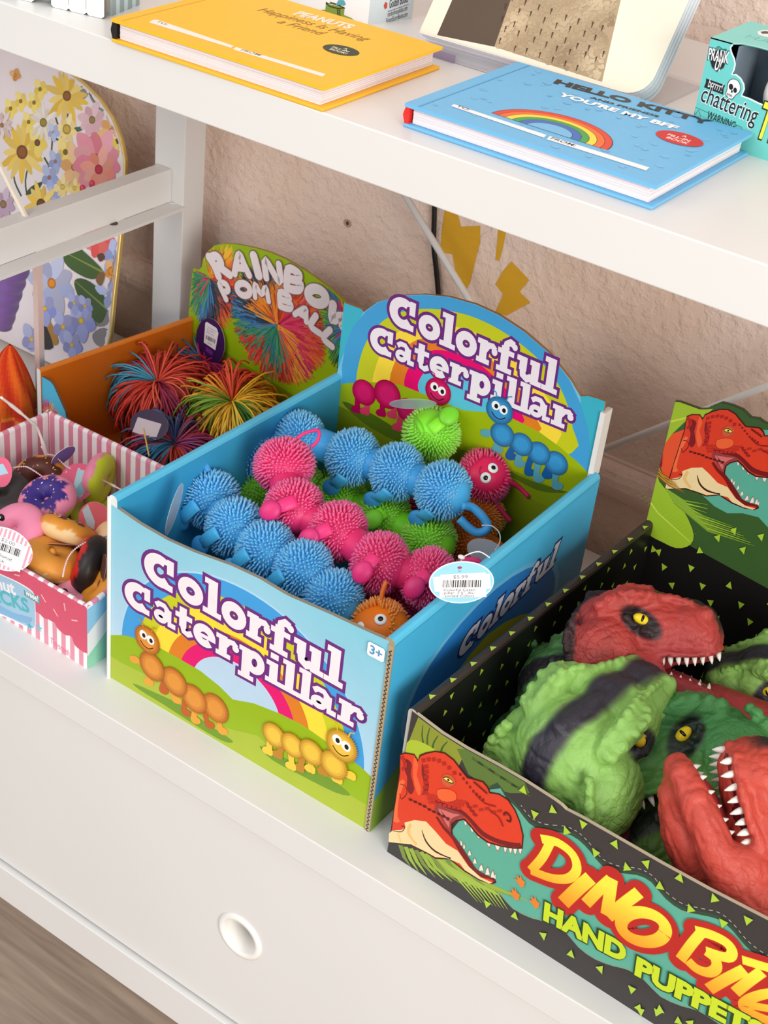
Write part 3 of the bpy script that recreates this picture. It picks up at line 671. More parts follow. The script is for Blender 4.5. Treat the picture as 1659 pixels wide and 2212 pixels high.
tq = [P.px(*f3(q)) for q in tb]; tq[0] = (.0035, tq[0][1] + .001); tq.append((DW, tq[-1][1]))
outl = [(0, 0), (DW, 0)] + tq[::-1]
P.mb.prism([P.pt(q, 0) for q in outl], DV * .0025, (58, 54, 54), (190, 176, 150), BLK)
lean = lambda q: (max(.0035 * q[1] / DH + .0003, min(q[0], DW)), max(.0006, q[1]))
def dpoly(pts, c, sm=0): P.poly([lean(q) for q in (smooth([P.px(*f3(p)) for p in pts], sm) if sm else [P.px(*f3(p)) for p in pts])], c)
# jungle greens
dpoly([(165, 196), (265, 270), (370, 336), (340, 400), (300, 480), (110, 480), (100, 330)], (140, 148, 48))
for a in ((185, 230, 190, 320), (215, 240, 205, 325), (250, 275, 225, 335), (290, 300, 262, 345)): P.pstroke([(a[0], a[1]), ((a[0] + a[2]) / 2 - 6, (a[1] + a[3]) / 2), (a[2], a[3])], [.0006, .0012, .0018], (60, 95, 40), f=f3, sm=3)
dpoly([(108, 300), (160, 295), (230, 330), (260, 360), (90, 380), (95, 340)], (172, 192, 50), 2)
dpoly([(330, 330), (370, 334), (500, 404), (620, 474), (640, 520), (560, 520), (470, 500), (380, 440)], (92, 118, 52))
for k in range(9): P.pstroke([(395 + k * 24, 370 + k * 16), (430 + k * 24, 395 + k * 15), (470 + k * 22, 425 + k * 14)], [.0022, .0016, .0003], (40, 62, 36) if k % 2 else (70, 98, 44), f=f3)
# teal river of colour
up_ = [(470, 505), (540, 540), (600, 600), (640, 650), (700, 680), (790, 690), (850, 720), (900, 770), (950, 830), (1020, 860), (1100, 870), (1160, 900), (1220, 970), (1290, 1020), (1370, 1040), (1450, 1060), (1510, 1110), (1560, 1170), (1620, 1220), (1700, 1262), (1800, 1290), (1900, 1360)]
lo_ = [(230, 790), (300, 850), (380, 900), (470, 920), (520, 960), (570, 1015), (650, 1055), (730, 1075), (790, 1110), (850, 1180), (920, 1230), (1000, 1260), (1060, 1275), (1130, 1320), (1200, 1390), (1290, 1430), (1360, 1450), (1440, 1500), (1520, 1560), (1600, 1590), (1700, 1620), (1900, 1740)]
dk = [(x + 2, y - 16) for x, y in up_]; dpoly([lo_[3]] + dk + [(1900, 1500), (1300, 1200), (700, 900)], (48, 74, 56), 2)
dpoly(up_ + lo_[::-1], (110, 160, 140), 2); dpoly([(x, y + 2) for x, y in up_] + [(x, y - 9) for x, y in lo_[::-1]], TEA, 2)
P.lay += 1
ds = smooth([P.px(*f3((x + 4, y - 28))) for x, y in up_[2:]], 5, False)
for i in range(0, len(ds) - 1, 2):
    if ds[i + 1][0] < DW: P.stroke([ds[i], ds[i + 1]], .0004, (205, 205, 185), up=False)
# fronds bottom left
P.lay += 1
for k in range(15):
    x = 90 + k * 22; y = 742 + k * 7
    P.stroke([lean(P.px(*f3(q))) for q in ((x, y), (x + 16 + k * 5, y + 52 + k * 2), (x + 40 + k * 14, min(y + 110 + k * 2, 775 + (x + 40 + k * 14) * .6)))], [.0042, .0036, .0006], (150, 176, 62) if k % 3 else (120, 140, 60), up=False)
for k in range(9): P.stroke([lean(P.px(*f3(q))) for q in ((250 + 12 * k, 800 + 8 * k), (330 + 22 * k, 880 + 9 * k), (420 + 16 * k, 985 + 4 * k))], [.0018, .0022, .0003], (160, 186, 70), up=False)
rex(P, f3)
tr = [(617, 505), (742, 590), (665, 607), (872, 650), (1008, 735), (800, 680), (925, 772), (1058, 835), (1142, 818), (1284, 880), (1432, 968), (1200, 915), (1330, 1012), (1470, 1072), (1575, 1060), (75, 790), (400, 998), (580, 1042), (512, 1078), (462, 990), (702, 1125), (745, 1215), (820, 1205), (945, 1268), (872, 1300), (1080, 1355), (1200, 1442), (1118, 1448), (1330, 1500)]
tris(P, [P.px(*f3(q)) for q in tr], .0042)
tris(P, [(u, .012 + .006 * math.sin(u * 400)) for u in (.2, .212, .226, .24, .256, .27, .29, .31)] + [(u, .118) for u in (.27, .285, .3, .315)], .004, 4)
# orange paw prints
for x, y in ((600, 890), (578, 945), (662, 980)):
    P.ppoly([(x - 22, y - 8), (x - 8, y - 4), (x - 12, y - 26), (x + 2, y - 10), (x + 4, y - 24), (x + 12, y - 4), (x + 24, y + 6), (x + 20, y + 26), (x + 6, y + 30), (x - 6, y + 12)], (226, 128, 50), f=f3)
# DINO BITES
f5 = crop(1359, 1780, 5.12)
k2 = 1.977 / 5.12
def g5(p): q = f5(p); return ((q[0] - 820) * 1.977, (q[1] - 1450) * 1.977)
LET = [([(735, 722), (700, 790), (650, 848)], 30), ([(694, 712), (765, 728), (828, 778), (846, 840), (812, 880), (740, 880), (648, 846)], 32),
       ([(905, 878), (850, 925), (788, 985)], 44), ([(992, 884), (940, 930), (884, 988)], 36), ([(996, 880), (985, 960), (972, 1040)], 40), ([(1112, 940), (1045, 990), (978, 1045)], 38),
       ([(1130 + 92 * math.cos(a) * .98 - 30 * math.sin(a), 1088 + 30 * math.cos(a) + 56 * math.sin(a)) for a in [2 * PI * k / 22 for k in range(23)]], 42),
       ([g5(q) for q in ((800, 1200), (690, 1330), (575, 1490))], 32), ([g5(q) for q in ((745, 1168), (920, 1215), (1085, 1300), (1150, 1400), (1090, 1465), (860, 1395))], 34), ([g5(q) for q in ((860, 1395), (960, 1480), (975, 1580), (890, 1630), (760, 1590), (660, 1500))], 34),
       ([g5(q) for q in ((1290, 1600), (1090, 1700), (890, 1815))], 36), ([g5(q) for q in ((1260, 1490), (1440, 1545), (1620, 1600))], 30), ([g5(q) for q in ((1480, 1620), (1330, 1730), (1180, 1850))], 34),
       ([g5(q) for q in ((1700, 1850), (1500, 1870), (1330, 1930), (1270, 2010), (1400, 2100), (1600, 2180))], 32), ([g5(q) for q in ((1330, 1990), (1560, 2030))], 26),
       ([g5(q) for q in ((2050, 1960), (1850, 1940), (1760, 2010), (1900, 2110), (1960, 2200), (1850, 2290), (1640, 2260))], 32)]
def yo(q): return mixc((250, 150, 35), (255, 232, 70), (q[1] - .052) / .034)
for ex, c in ((46, (186, 36, 32)), (4, (205, 70, 20)), (0, yo)):
    P.lay += 1
    for pts, wd in LET:
        uv = smooth([P.px(*f3(q)) for q in pts], 4, False); uv = [q for q in uv]
        P.stroke(uv, (wd + ex) / 4900.0 , c, up=False, cap=(ex == 46))
for txt, a, b in (('HAND', (700, 1052), (1052, 1240)), ('PUPPETS', (1090, 1285), (1640, 1585))):
    P.qtext(txt, a, b, .0205, (36, 66, 30), bold=.105, f=f3); P.qtext(txt, a, b, .0205, (200, 220, 42), bold=.055, f=f3)
P.mb.build('front_panel', CARD, dbx)
# left wall
def dp(u, v): q = D0 + DU * u + DV * v; return (q.x, q.y)
mb = wall_piece('', dp(.0, .001), dp(.0, DD), 0, DH, DH + .002, tuple((DU * .0075)[:2]), ((24, 30, 40), (58, 50, 46), BLK, (190, 185, 178)), dbx)
P = Panel(D0 + DU * .0076 + DV * DD, -DV, (0, 0, 1), mb, base=0.0001); P.N = V(DU); tris(P, lattice(.005, DD - .004, .02, DH - .006, 5), .0034, 5)
P = Panel(D0 + V((0, 0, DH + .001)), DU, DV, mb, base=0.0014)
for k in range(13): P.poly([(.0072, .014 + k * .0235), (.0036, .0175 + k * .0235), (.0074, .0205 + k * .0235)], (190, 215, 75))
mb.build('side_panel', CARD, dbx)
mb = wall_piece('', dp(DW, .001), dp(DW, DD), 0, DH, DH + .002, tuple((DU * -.0075)[:2]), ((24, 30, 40), (58, 50, 46), BLK, (190, 185, 178)), dbx)
mb.build('side_panel', CARD, dbx)
c0, c1 = D0 + DU * .005 + DV * .003, 0
mb = MB(); q = [D0 + DU * .004 + DV * .003, D0 + DU * (DW - .004) + DV * .003, D0 + DU * (DW - .004) + DV * (DD - .001), D0 + DU * .004 + DV * (DD - .001)]
mb.prism([p + V((0, 0, .003)) for p in q], (0, 0, -.0025), BLK); mb.build('box_base', CARD, dbx)
# header
hb = at(1363, 1112, 2, DH); P = Panel(D0 + DV * (DD), DU, (0, 0, 1), MB(), base=0.0); P.step = .000005
f4 = crop(1300, 820, 4.607)
hp = [(596, 158), (780, 222), (975, 292), (1040, 292), (1100, 262), (1190, 226), (1300, 256), (1400, 297), (1480, 376), (1560, 385), (1620, 430), (1700, 440), (1900, 520), (2300, 620), (2700, 700), (3000, 800)]
hu = [P.px(*f4(q)) for q in hp]; uL = .001; hu[0] = (uL, hu[0][1])
hu = [q for q in hu if q[0] < DW] + [(DW, .20)]
P.mb.prism([P.pt(q, 0) for q in [(uL, .003), (DW, .003)] + hu[::-1]], -P.N * .003, BLK, (60, 70, 30), (150, 120, 90))
ux = DW - .001
cl = lambda pts: [(max(uL + .0002, min(q[0], ux)), max(q[1], .004)) for q in pts]
X4 = lambda pts: [P.px(*f4(q)) for q in pts]
P.poly([(uL, .13)] + [(a, b - .0003) for a, b in hu[:-1]] + [(ux, .2), (ux, .12), (.2, .115)], (60, 92, 45))
for k in range(26): P.stroke([(.09 + k * .009, .2 - k * .001), (.1 + k * .009, .17 - k * .001)], [.003, .0004], (40, 66, 36) if k % 2 else (88, 118, 52), up=False)
P.poly(cl(X4([(1000, 480), (1300, 500), (1654, 500), (2100, 700), (3000, 1000), (3000, 2300), (2300, 2050), (1900, 1780), (1700, 1520), (1560, 1370), (1400, 1330), (1250, 1330), (1120, 1260), (1000, 1150)])), TEA)
P.poly(cl(X4([(590, 162), (780, 226), (975, 296), (1040, 296), (1110, 290), (1020, 370), (860, 390), (700, 540), (480, 570)])), (160, 190, 48))
P.poly(cl(X4([(540, 345), (900, 358), (900, 376), (540, 368)])), (200, 215, 70))
P.poly(cl(X4([(480, 570), (700, 540), (860, 480), (1000, 800), (760, 1030), (650, 1080), (420, 780), (430, 760)])), (232, 84, 44))
src3 = [(297, 462), (312, 650), (498, 900)]; dst4 = [f4(q) for q in ((1262, 507), (1238, 858), (1562, 1275))]
P.xf = lambda q: (max(uL + .0002, q[0]), q[1])
rex(P, affine(src3, dst4)); P.xf = None
P.poly(cl(X4([(640, 575), (560, 700), (600, 860), (565, 870), (545, 720), (600, 610)])), (120, 26, 40))
lf = cl(smooth(X4([(430, 775), (380, 960), (330, 1140), (270, 1390), (450, 1530), (620, 1620), (740, 1672), (850, 1660), (912, 1600), (905, 1480), (800, 1270), (640, 1090), (520, 930)]), 2))
P.poly(lf, (158, 192, 48)); P.stroke(cl(X4([(335, 1150), (560, 1320), (880, 1610)])), [.0014, .0012, .0005], (205, 225, 90))
P.lay += 1
for k in range(16): P.stroke(X4([(360 + 33 * k, 1160 + 27 * k), (430 + 34 * k, 1120 + 27 * k)]), .0002, (140, 172, 40), up=False)
for k in range(11):
    P.stroke(X4([(640 + 8 * k, 1080 + 14 * k), (820 + 24 * k, 1200 + 30 * k), (1000 + 60 * math.cos(k * .2), 1240 + 42 * k) if k < 4 else (1180 + 34 * k, 1330 + 32 * k)]), [.0012, .0018, .0003], (156, 188, 58) if k % 2 else (120, 158, 50), up=False)
for k in range(7): P.stroke(cl(X4([(500 + 10 * k, 830 + 22 * k), (590 + 14 * k, 920 + 22 * k), (720 + 20 * k, 1010 + 20 * k)])), [.0008, .001, .0002], (150, 180, 50) if k % 2 else (190, 60, 30), up=False)
tris(P, [q for q in lattice(.012, ux - .01, .02, .118, 8)] + X4([(1320, 1500), (1590, 1560), (1160, 1570), (1410, 1690), (980, 1700), (570, 1710), (330, 1600)]), .0040, 8)
P.mb.build('header_card', CARD, dbx)
# ---------------------------------------------------------------- the pom ball box behind on the left
PZ = .10
pA, pB, pC, pD = V((-.262, .180, 0)), V((-.238, .358, 0)), V((-.006, .342, 0)), V((-.006, .186, 0))
pbx = thing('display_box', 'orange lined display box with a green header, holding stringy rainbow balls', 'box', (-.13, .26, 0))
ORG = (226, 122, 30)
mb = wall_piece('', pA.xy, pB.xy, 0, PZ, PZ, (.006, -.001), ((60, 170, 215), (226, 130, 45), (214, 110, 22), (220, 222, 220)), pbx)
# rainbow ball printed over the back end of the top edge
rim = Panel(pA + V((0, 0, PZ)), (pB - pA), V((1, -.13, 0)), mb, base=.0006)
rim.N = V((0, 0, 1)); 
mb.build('side_panel', CARD, pbx)
mb = wall_piece('', pD.xy, pC.xy, 0, PZ, PZ, (-.006, 0), ((60, 170, 215), ORG, ORG, ORG), pbx); mb.build('side_panel', CARD, pbx)
mb = MB(); mb.prism([pA + V((.003, .002, .003)), pD + V((-.003, .002, .003)), pC + V((-.003, -.002, .003)), pB + V((.003, -.002, .003))], (0, 0, -.0025), (200, 100, 20)); mb.build('box_base', CARD, pbx)
U = (pD - pA).normalized(); P = Panel(pA, U, (0, 0, 1), MB(), base=0.0); P.step = .000005
fp = crop(0, 560, 5.529)
o_ = [P.px(*fp(q)) for q in ((425, 1370), (470, 1385), (600, 1460), (640, 1510), (780, 1830), (790, 1890))]
L = (pD - pA).length
outl = [(0.001, 0), (L, 0), (L, .055), (o_[-1][0] + .02, .05), (o_[-1][0] + .003, o_[-1][1] - .004)] + o_[::-1]; outl[-1] = (0.001, o_[0][1])
P.mb.prism([P.pt(q, 0) for q in outl], -P.N * .0025, (72, 178, 214), (110, 90, 70), ORG)
def printed_pom(P, ce, ru, rv, seed, n=420, sect=None, clip=None):
    """printed picture of a stringy ball: bundles of coloured strokes"""
    rnd = random.Random(seed); cols = sect or [(214, 40, 40), (230, 90, 30), (240, 170, 30), (210, 30, 100), (40, 110, 180), (30, 140, 90), (30, 60, 60), (225, 110, 40)]
    ks = len(cols); P.lay += 1
    P.disc(ce, ru * .93, rv * .93, (120, 50, 40), up=False) if not clip else None
    n = int(n * 1.7)
    for i in range(n):
        t = i / n; a = rnd.uniform(0, 2 * PI); r0 = rnd.uniform(.0, .55) * (1 - t * .8) + .25 * (1 - t); ln = rnd.uniform(.25, .5)
        r0 = (1 - t) * .62 + rnd.uniform(0, .12); r1 = min(r0 + ln, 1.0 + rnd.uniform(-.05, .05))
        c = cols[int((a + .5 * math.sin(3 * a + seed) + r0 * 1.5 + rnd.uniform(-.45, .45)) / (2 * PI) * ks) % ks]; c = mixc(c, (20, 15, 25) if rnd.random() < .3 else (255, 220, 150), rnd.uniform(0, .3))
        p0 = (ce[0] + ru * r0 * math.cos(a), ce[1] + rv * r0 * math.sin(a)); p1 = (ce[0] + ru * r1 * math.cos(a + .06), ce[1] + rv * r1 * math.sin(a + .06))
        if clip and not (clip(p0) and clip(p1)): continue
        P.stroke([p0, p1], [ru * .040, ru * .018], c, up=False); P.lay -= .25
    P.lay += 1
cc = P.px(*fp((580, 1880))); printed_pom(P, cc, .016, .018, 3, 260, clip=lambda q: q[0] > .002 and q[0] < .045)
P.mb.build('front_panel', CARD, pbx)
# header
U = (pC - pB).normalized(); P = Panel(pB, U, (0, 0, 1), MB(), base=0.0); P.step = .000005; PP = P
f = crop(400, 510, 4.608)
hp = [(62, 760), (70, 370), (85, 320), (140, 335), (165, 305), (175, 240), (215, 160), (290, 95), (380, 75), (480, 78), (580, 95), (700, 120), (850, 165), (1000, 230), (1150, 315), (1300, 415), (1450, 525), (1590, 650), (1640, 700)]
hu = [P.px(*f(q)) for q in hp]; L = (pC - pB).length; hu[0] = (-.001, hu[0][1])
hu.append((L, hu[-1][1] - (L - hu[-1][0]) * .9 if hu[-1][0] < L else hu[-1][1])); hu = [(min(a, L), b) for a, b in hu]
P.mb.prism([P.pt(q, 0) for q in [(-.001, .003), (L, .003)] + hu[::-1]], -P.N * .003, (150, 182, 12), (160, 130, 60), (170, 140, 100))
top_ = lambda q: True
def inside(poly):
    def g(p):
        c = False; n = len(poly)
        for i in range(n):
            (x1, y1), (x2, y2) = poly[i], poly[(i + 1) % n]
            if (y1 > p[1]) != (y2 > p[1]) and p[0] < (x2 - x1) * (p[1] - y1) / (y2 - y1) + x1: c = not c
        return c
    return g
ins_ = inside([(-.0005, .003), (L, .003)] + [(a, b - .0006) for a, b in hu[::-1]])
P.poly([(-.0008, .004), (L, .004), (L, .06), (.15, .07), (.05, .08), (-.0008, .085)], (128, 152, 14))
cA = P.px(*f((250, 420))); printed_pom(P, cA, .040, .052, 5, 800, [(225, 60, 40), (238, 120, 40), (245, 190, 40), (200, 30, 90), (40, 130, 90), (40, 120, 190), (24, 40, 60)], clip=ins_)
cB = P.px(*f((920, 880))); printed_pom(P, cB, .059, .058, 9, 1500, [(214, 40, 90), (228, 80, 40), (200, 60, 40), (235, 130, 30), (30, 60, 80), (40, 110, 180), (30, 130, 100), (220, 60, 50), (232, 150, 40)], clip=ins_)
cC = P.px(*f((1650, 900))); printed_pom(P, cC, .035, .05, 12, 400, clip=ins_)
# bubble letters, drawn as round strokes
B = {'R': [[(0, 0), (.06, .5), (.0, 1)], [(0, .95), (.5, 1), (.6, .72), (.45, .5), (.05, .5)], [(.3, .5), (.75, 0)]], 'A': [[(0, 0), (.18, .55), (.4, 1), (.6, .5), (.8, 0)], [(.15, .32), (.65, .32)]],
     'I': [[(0, 0), (0, 1)]], 'N': [[(0, 0), (0, 1), (.65, 0), (.65, 1)]], 'B': [[(0, 0), (0, 1), (.45, .95), (.5, .72), (.35, .54), (.05, .52)], [(.35, .54), (.6, .4), (.55, .1), (.3, 0), (0, 0)]],
     'O': [[(.4 + .38 * math.cos(a), .5 + .46 * math.sin(a)) for a in [2 * PI * k / 14 for k in range(15)]]], 'W': [[(0, 1), (.2, 0), (.45, .7), (.7, 0), (.95, 1)]], 'P': [[(0, 0), (0, 1), (.45, .98), (.55, .72), (.4, .5), (.05, .48)]],
     'M': [[(0, 0), (.1, 1), (.45, .35), (.8, 1), (.9, 0)]], 'L': [[(0, 1), (0, 0), (.5, 0)]]}
BW = {'R': .75, 'A': .8, 'I': .0, 'N': .65, 'B': .6, 'O': .8, 'W': .95, 'P': .55, 'M': .9, 'L': .5}
# (letter, baseline left, baseline right, top left) in tracing pixels
LT = [('R', (340, 395), (450, 380), (245, 205), 58), ('A', (500, 370), (645, 385), (475, 170), 50), ('I', (740, 385), (760, 388), (690, 195), 66), ('N', (815, 410), (950, 460), (805, 230), 50), ('B', (1020, 510), (1150, 550), (1035, 325), 56), ('O', (1220, 640), (1400, 700), (1240, 490), 66), ('W', (1430, 800), (1640, 960), (1480, 680), 62),
      ('P', (415, 625), (480, 620), (350, 470), 42), ('O', (525, 580), (660, 605), (520, 450), 46), ('M', (705, 605), (840, 645), (690, 470), 38), ('B', (955, 695), (1060, 735), (955, 555), 44), ('A', (1100, 775), (1215, 850), (1150, 680), 40), ('L', (1260, 890), (1350, 965), (1310, 790), 46), ('L', (1385, 1010), (1470, 1095), (1450, 930), 46)]
for ex, c in ((16, (90, 110, 120)), (7, (200, 90, 80)), (0, (232, 224, 226))):
    P.lay += 1
    for ch, a, b, t, wd in LT:
        A2, B2, T2 = P.px(*f(a)), P.px(*f(b)), P.px(*f(t)); wl = BW[ch] or 1
        for st in B[ch]:
            q = [(A2[0] + (B2[0] - A2[0]) * x / wl + (T2[0] - A2[0]) * y, A2[1] + (B2[1] - A2[1]) * x / wl + (T2[1] - A2[1]) * y) for x, y in st]
            q = [p for p in q if p[0] < L + .004]
            if len(q) > 1: P.stroke(smooth(q, 4, False), (wd * 1.14 + ex) / 7900, c, cap=True, up=False)
P.mb.build('header_card', CARD, pbx)

# ---------------------------------------------------------------- the striped donut box in front of it
dz = .060; bz = .080
nA, nB, nC, nD = V((-.232, -.002, 0)), V((-.226, .160, 0)), V((-.014, .164, 0)), V((-.018, -.0045, 0))
nbx = thing('display_box', 'low pink and white striped display box full of squeezy toy donuts', 'box', (-.12, .08, 0))
PK, PW = (222, 140, 160), (246, 238, 240)
def striped(a, b, za, zb, th, z0=0.0, n=30, front=None):
    """upright wall whose inner face and top are striped"""
    mb = MB(); a = V(a); b = V(b); t = V(th); 
    for i in range(n):
        c = PK if i % 2 else PW; p = a + (b - a) * (i / n); q = a + (b - a) * ((i + 1) / n); zp = za + (zb - za) * i / n; zq = za + (zb - za) * (i + 1) / n
        Z = V((0, 0, 1)); prof = [(p, q, 0, 0), ]
        ring = []
        for k in range(6):
            an = PI * k / 5; s_ = .5 - .5 * math.cos(an); d_ = -.5 * t.length * (1 - math.sin(an)); ring.append((p + t * s_ + Z * (zp + d_), q + t * s_ + Z * (zq + d_)))
        for k in range(5): mb.add([ring[k][0], ring[k + 1][0], ring[k + 1][1], ring[k][1]], [(0, 1, 2, 3)], c)
        mb.add([p + t + Z * z0, q + t + Z * z0, ring[5][1], ring[5][0]], [(0, 1, 2, 3)], c)
        mb.add([p + Z * z0, ring[0][0], ring[0][1], q + Z * z0], [(0, 1, 2, 3)], front or (225, 110, 140))
    return mb
striped(nA, nB, bz, bz, (.005, 0, 0), n=26, front=(150, 200, 225)).build('side_panel', CARD, nbx)
striped(nB, nC, bz, bz, (0, -.005, 0), n=38, front=(225, 110, 140)).build('back_panel', CARD, nbx)
mb = striped(nD, nC, dz, bz, (-.005, 0, 0), n=26, front=(150, 205, 232))
P = Panel(nD + V((.0001, 0, 0)), (nC - nD), (0, 0, 1), mb, base=.0001); Lr = .168
P.poly([(0, .034), (0, .012), (.03, .03), (.07, .058), (.07, .069), (.05, .066)], (238, 238, 232)); P.poly([(0, .012), (0, 0), (.02, .0), (.08, .045), (.08, .068), (.07, .06)], (150, 215, 180))
P.poly([(.02, 0), (.16, 0), (.16, .075), (.09, .068), (.08, .045)], (190, 60, 80))
mb.build('side_panel', CARD, nbx)
mb = striped(nA, nD, dz - .001, dz, (0, .005, 0), n=40, front=(214, 88, 118))
P = Panel(nA, (nD - nA), (0, 0, 1), mb, base=.0001); P.step = .000005; Lf = (nD - nA).length; P.N = V((0, -1, 0)); fd = crop(0, 960, 4.4231)
P.poly([(0, 0), (Lf, 0), (Lf, .026), (0, .026)], PW)
P.lay += 1
for k in range(22): P.poly([(Lf - .004 - k * .0096, 0), (Lf - .0088 - k * .0096, 0), (Lf - .0088 - k * .0096, .0265), (Lf - .004 - k * .0096, .0265)], (224, 148, 166), up=False)
dr_ = [(Lf, .0155), (Lf - .004, .0145), (Lf - .013, .016), (Lf - .017, .0225), (Lf - .024, .0205), (Lf - .032, .0225), (Lf - .037, .0275), (Lf - .047, .0245), (Lf - .055, .0285), (Lf - .06, .027), (Lf - .08, .022), (Lf - .1, .026), (Lf - .13, .02), (Lf - .16, .026), (Lf - .19, .021), (0, .026)]
P.poly([(0, .058), (Lf, .059)] + [(Lf, .0155)] + smooth(dr_, 4, False)[1:-1] + [(0, .026)], (214, 84, 112))
# name shield and lettering
q = [fd(p) for p in ((-300, 1100), (30, 1235), (180, 1300), (300, 1370), (345, 1420), (355, 1500), (360, 1700), (345, 1752), (320, 1756), (150, 1680), (-300, 1440))]
P.poly(smooth([P.px(*p) for p in q], 2), (236, 240, 244)); qq = [P.px(*p) for p in q]; gx = sum(a for a, b in qq) / len(qq); gy = sum(b for a, b in qq) / len(qq)
P.poly(smooth([(gx + (a - gx) * .975, gy + (b - gy) * .94) for a, b in qq], 2), (160, 196, 220))
P.ppoly([(-200, 1400), (0, 1520), (150, 1600), (330, 1650), (270, 1700), (100, 1640), (-200, 1500)], (130, 176, 214), sm=2, f=fd)
P.qtext('Donut', (-200, 1300), (170, 1430), .0165, (238, 232, 238), bold=.03, f=fd); P.qtext('SNACKS', (-260, 1400), (305, 1600), .0175, (84, 178, 190), bold=.04, f=fd)
P.ppoly([(245, 1380), (400, 1450), (398, 1520), (250, 1430)], (96, 150, 155), f=fd); P.qtext('weee!', (262, 1425), (385, 1496), .0085, (238, 240, 238), bold=.03, f=fd)
P.qtext('Toysmith.', (498, 1880), (695, 2020), .0085, (222, 118, 146), bold=.01, f=fd)
for x, y, c in ((300, 1725, (80, 170, 190)), (390, 1740, (120, 190, 215))):
    o = P.px(*fd((x, y))); P.poly([(o[0] + (.0042 if k % 2 == 0 else .0017) * math.cos(k * PI / 5 + .3), o[1] + (.0042 if k % 2 == 0 else .0017) * math.sin(k * PI / 5 + .3)) for k in range(10)], c)
for x, y, a in ((435, 1460, .8), (640, 1540, 1.4), (552, 1595, .8), (735, 1668, -.4), (180, 1240, -.3)):
    o = P.px(*fd((x, y))); P.stroke([(o[0] - .003 * math.cos(a), o[1] + .003 * math.sin(a)), (o[0] + .003 * math.cos(a), o[1] - .003 * math.sin(a))], .0012, (240, 190, 190), cap=True)
mb.build('front_panel', CARD, nbx)
mb = MB(); mb.prism([nA + V((.004, .004, .003)), nD + V((-.004, .004, .003)), nC + V((-.004, -.004, .003)), nB + V((.004, -.004, .003))], (0, 0, -.0025), (200, 150, 160)); mb.build('box_base', CARD, nbx)
# ---------------------------------------------------------------- spiky rubber caterpillars
def rubber(name, c): return mat(name, rough=0.42, spec=0.45, color=None, sss=0.35, sssr=0.006)
RUB = mat('soft_rubber', rough=0.42, spec=0.4, sss=0.5, sssr=0.008)
RR = .0188; SPL = .0072
def ball_mesh(cname, c, face=False):
    """one body segment: smooth core with a broad belt of rubber spines; axis = local z, face = local x"""
    mb = MB(); rnd = random.Random(11)
    core = mixc(c, (255, 255, 255), .03); tip = mixc(c, (255, 255, 255), .22)
    mb.ell((0, 0, 0), (RR * 1.02, RR * 1.02, RR * 1.16), core, nu=28, nv=18)
    n = 800; ga = PI * (3 - math.sqrt(5))
    for i in range(n):
        z = 1 - 2 * (i + .5) / n; r = math.sqrt(1 - z * z); a = i * ga
        if abs(z) > .80: continue
        d = V((r * math.cos(a), r * math.sin(a), z))
        if face and d.x > .72: continue
        if face: n_l = 1
        t1 = d.orthogonal().normalized(); t2 = d.cross(t1)
        q = (d + V((rnd.uniform(-.16, .16), rnd.uniform(-.16, .16), rnd.uniform(-.16, .16) - .12 * z))).normalized()
        L = SPL * rnd.uniform(.85, 1.1) * (1 - .35 * abs(z)); r0 = .00094
        b0 = d * RR * .97; b1 = b0 + q * L * .8; b2 = b0 + q * L
        vs = []
        for p, rr in ((b0, r0 * 1.1), (b1, r0 * .82)):
            for k in range(4): vs.append(p + t1 * math.cos(k * PI / 2) * rr + t2 * math.sin(k * PI / 2) * rr)
        vs.append(b2)
        fs = [(k, (k + 1) % 4, 4 + (k + 1) % 4, 4 + k) for k in range(4)] + [(4 + k, 4 + (k + 1) % 4, 8) for k in range(4)]
        mb.add(vs, fs, [(core, core, tip, tip)] * 4 + [tip] * 4)
    o = mb.build('body_segment', RUB, smooth=True); me = o.data; bpy.data.objects.remove(o); return me
CC = {'blue': (76, 184, 250), 'pink': (255, 56, 128), 'green': (140, 244, 44), 'magenta': (236, 30, 92), 'orange': (255, 124, 14)}
BM = {k: ball_mesh(k, v) for k, v in CC.items()}
HM = {k: ball_mesh(k, CC[k], True) for k in ('magenta', 'orange')}
def hit(px, py, ce, R_):
    """nearest point of the ball's surface along the sight line through a pixel"""
    d = (_r[0] * (px - 829.5) + _r[1] * (py - 1106.0) + _r[2] * FPX).normalized(); oc = CAM - ce; b = oc.dot(d); q = oc.length_squared - R_ * R_; D = b * b - q
    if D >= 0: return CAM + d * (-b - math.sqrt(D))
    p = CAM + d * (-b); return ce + (p - ce).normalized() * R_
def flat_strip(mb, pts, nrm, w_, th, c):
    """soft flat band through the points; nrm outward normals"""
    m = len(pts); base = len(mb.v)
    for i in range(m):
        t = (pts[min(i + 1, m - 1)] - pts[max(i - 1, 0)]).normalized(); s_ = t.cross(nrm[i]).normalized(); ww = w_[i] if isinstance(w_, list) else w_
        for a, b in ((-1, -1), (-1.08, 0), (-1, 1), (1, 1), (1.08, 0), (1, -1)): mb.v.append(pts[i] + s_ * a * ww / 2 + nrm[i] * b * th / 2)
    for i in range(m - 1):
        for k in range(6): mb.f.append([base + i * 6 + k, base + (i + 1) * 6 + k, base + (i + 1) * 6 + (k + 1) % 6, base + i * 6 + (k + 1) % 6]); mb.c.append(c)
    mb.f.append([base + k for k in range(6)]); mb.c.append(c); mb.f.append([base + (m - 1) * 6 + k for k in range(6)][::-1]); mb.c.append(c)
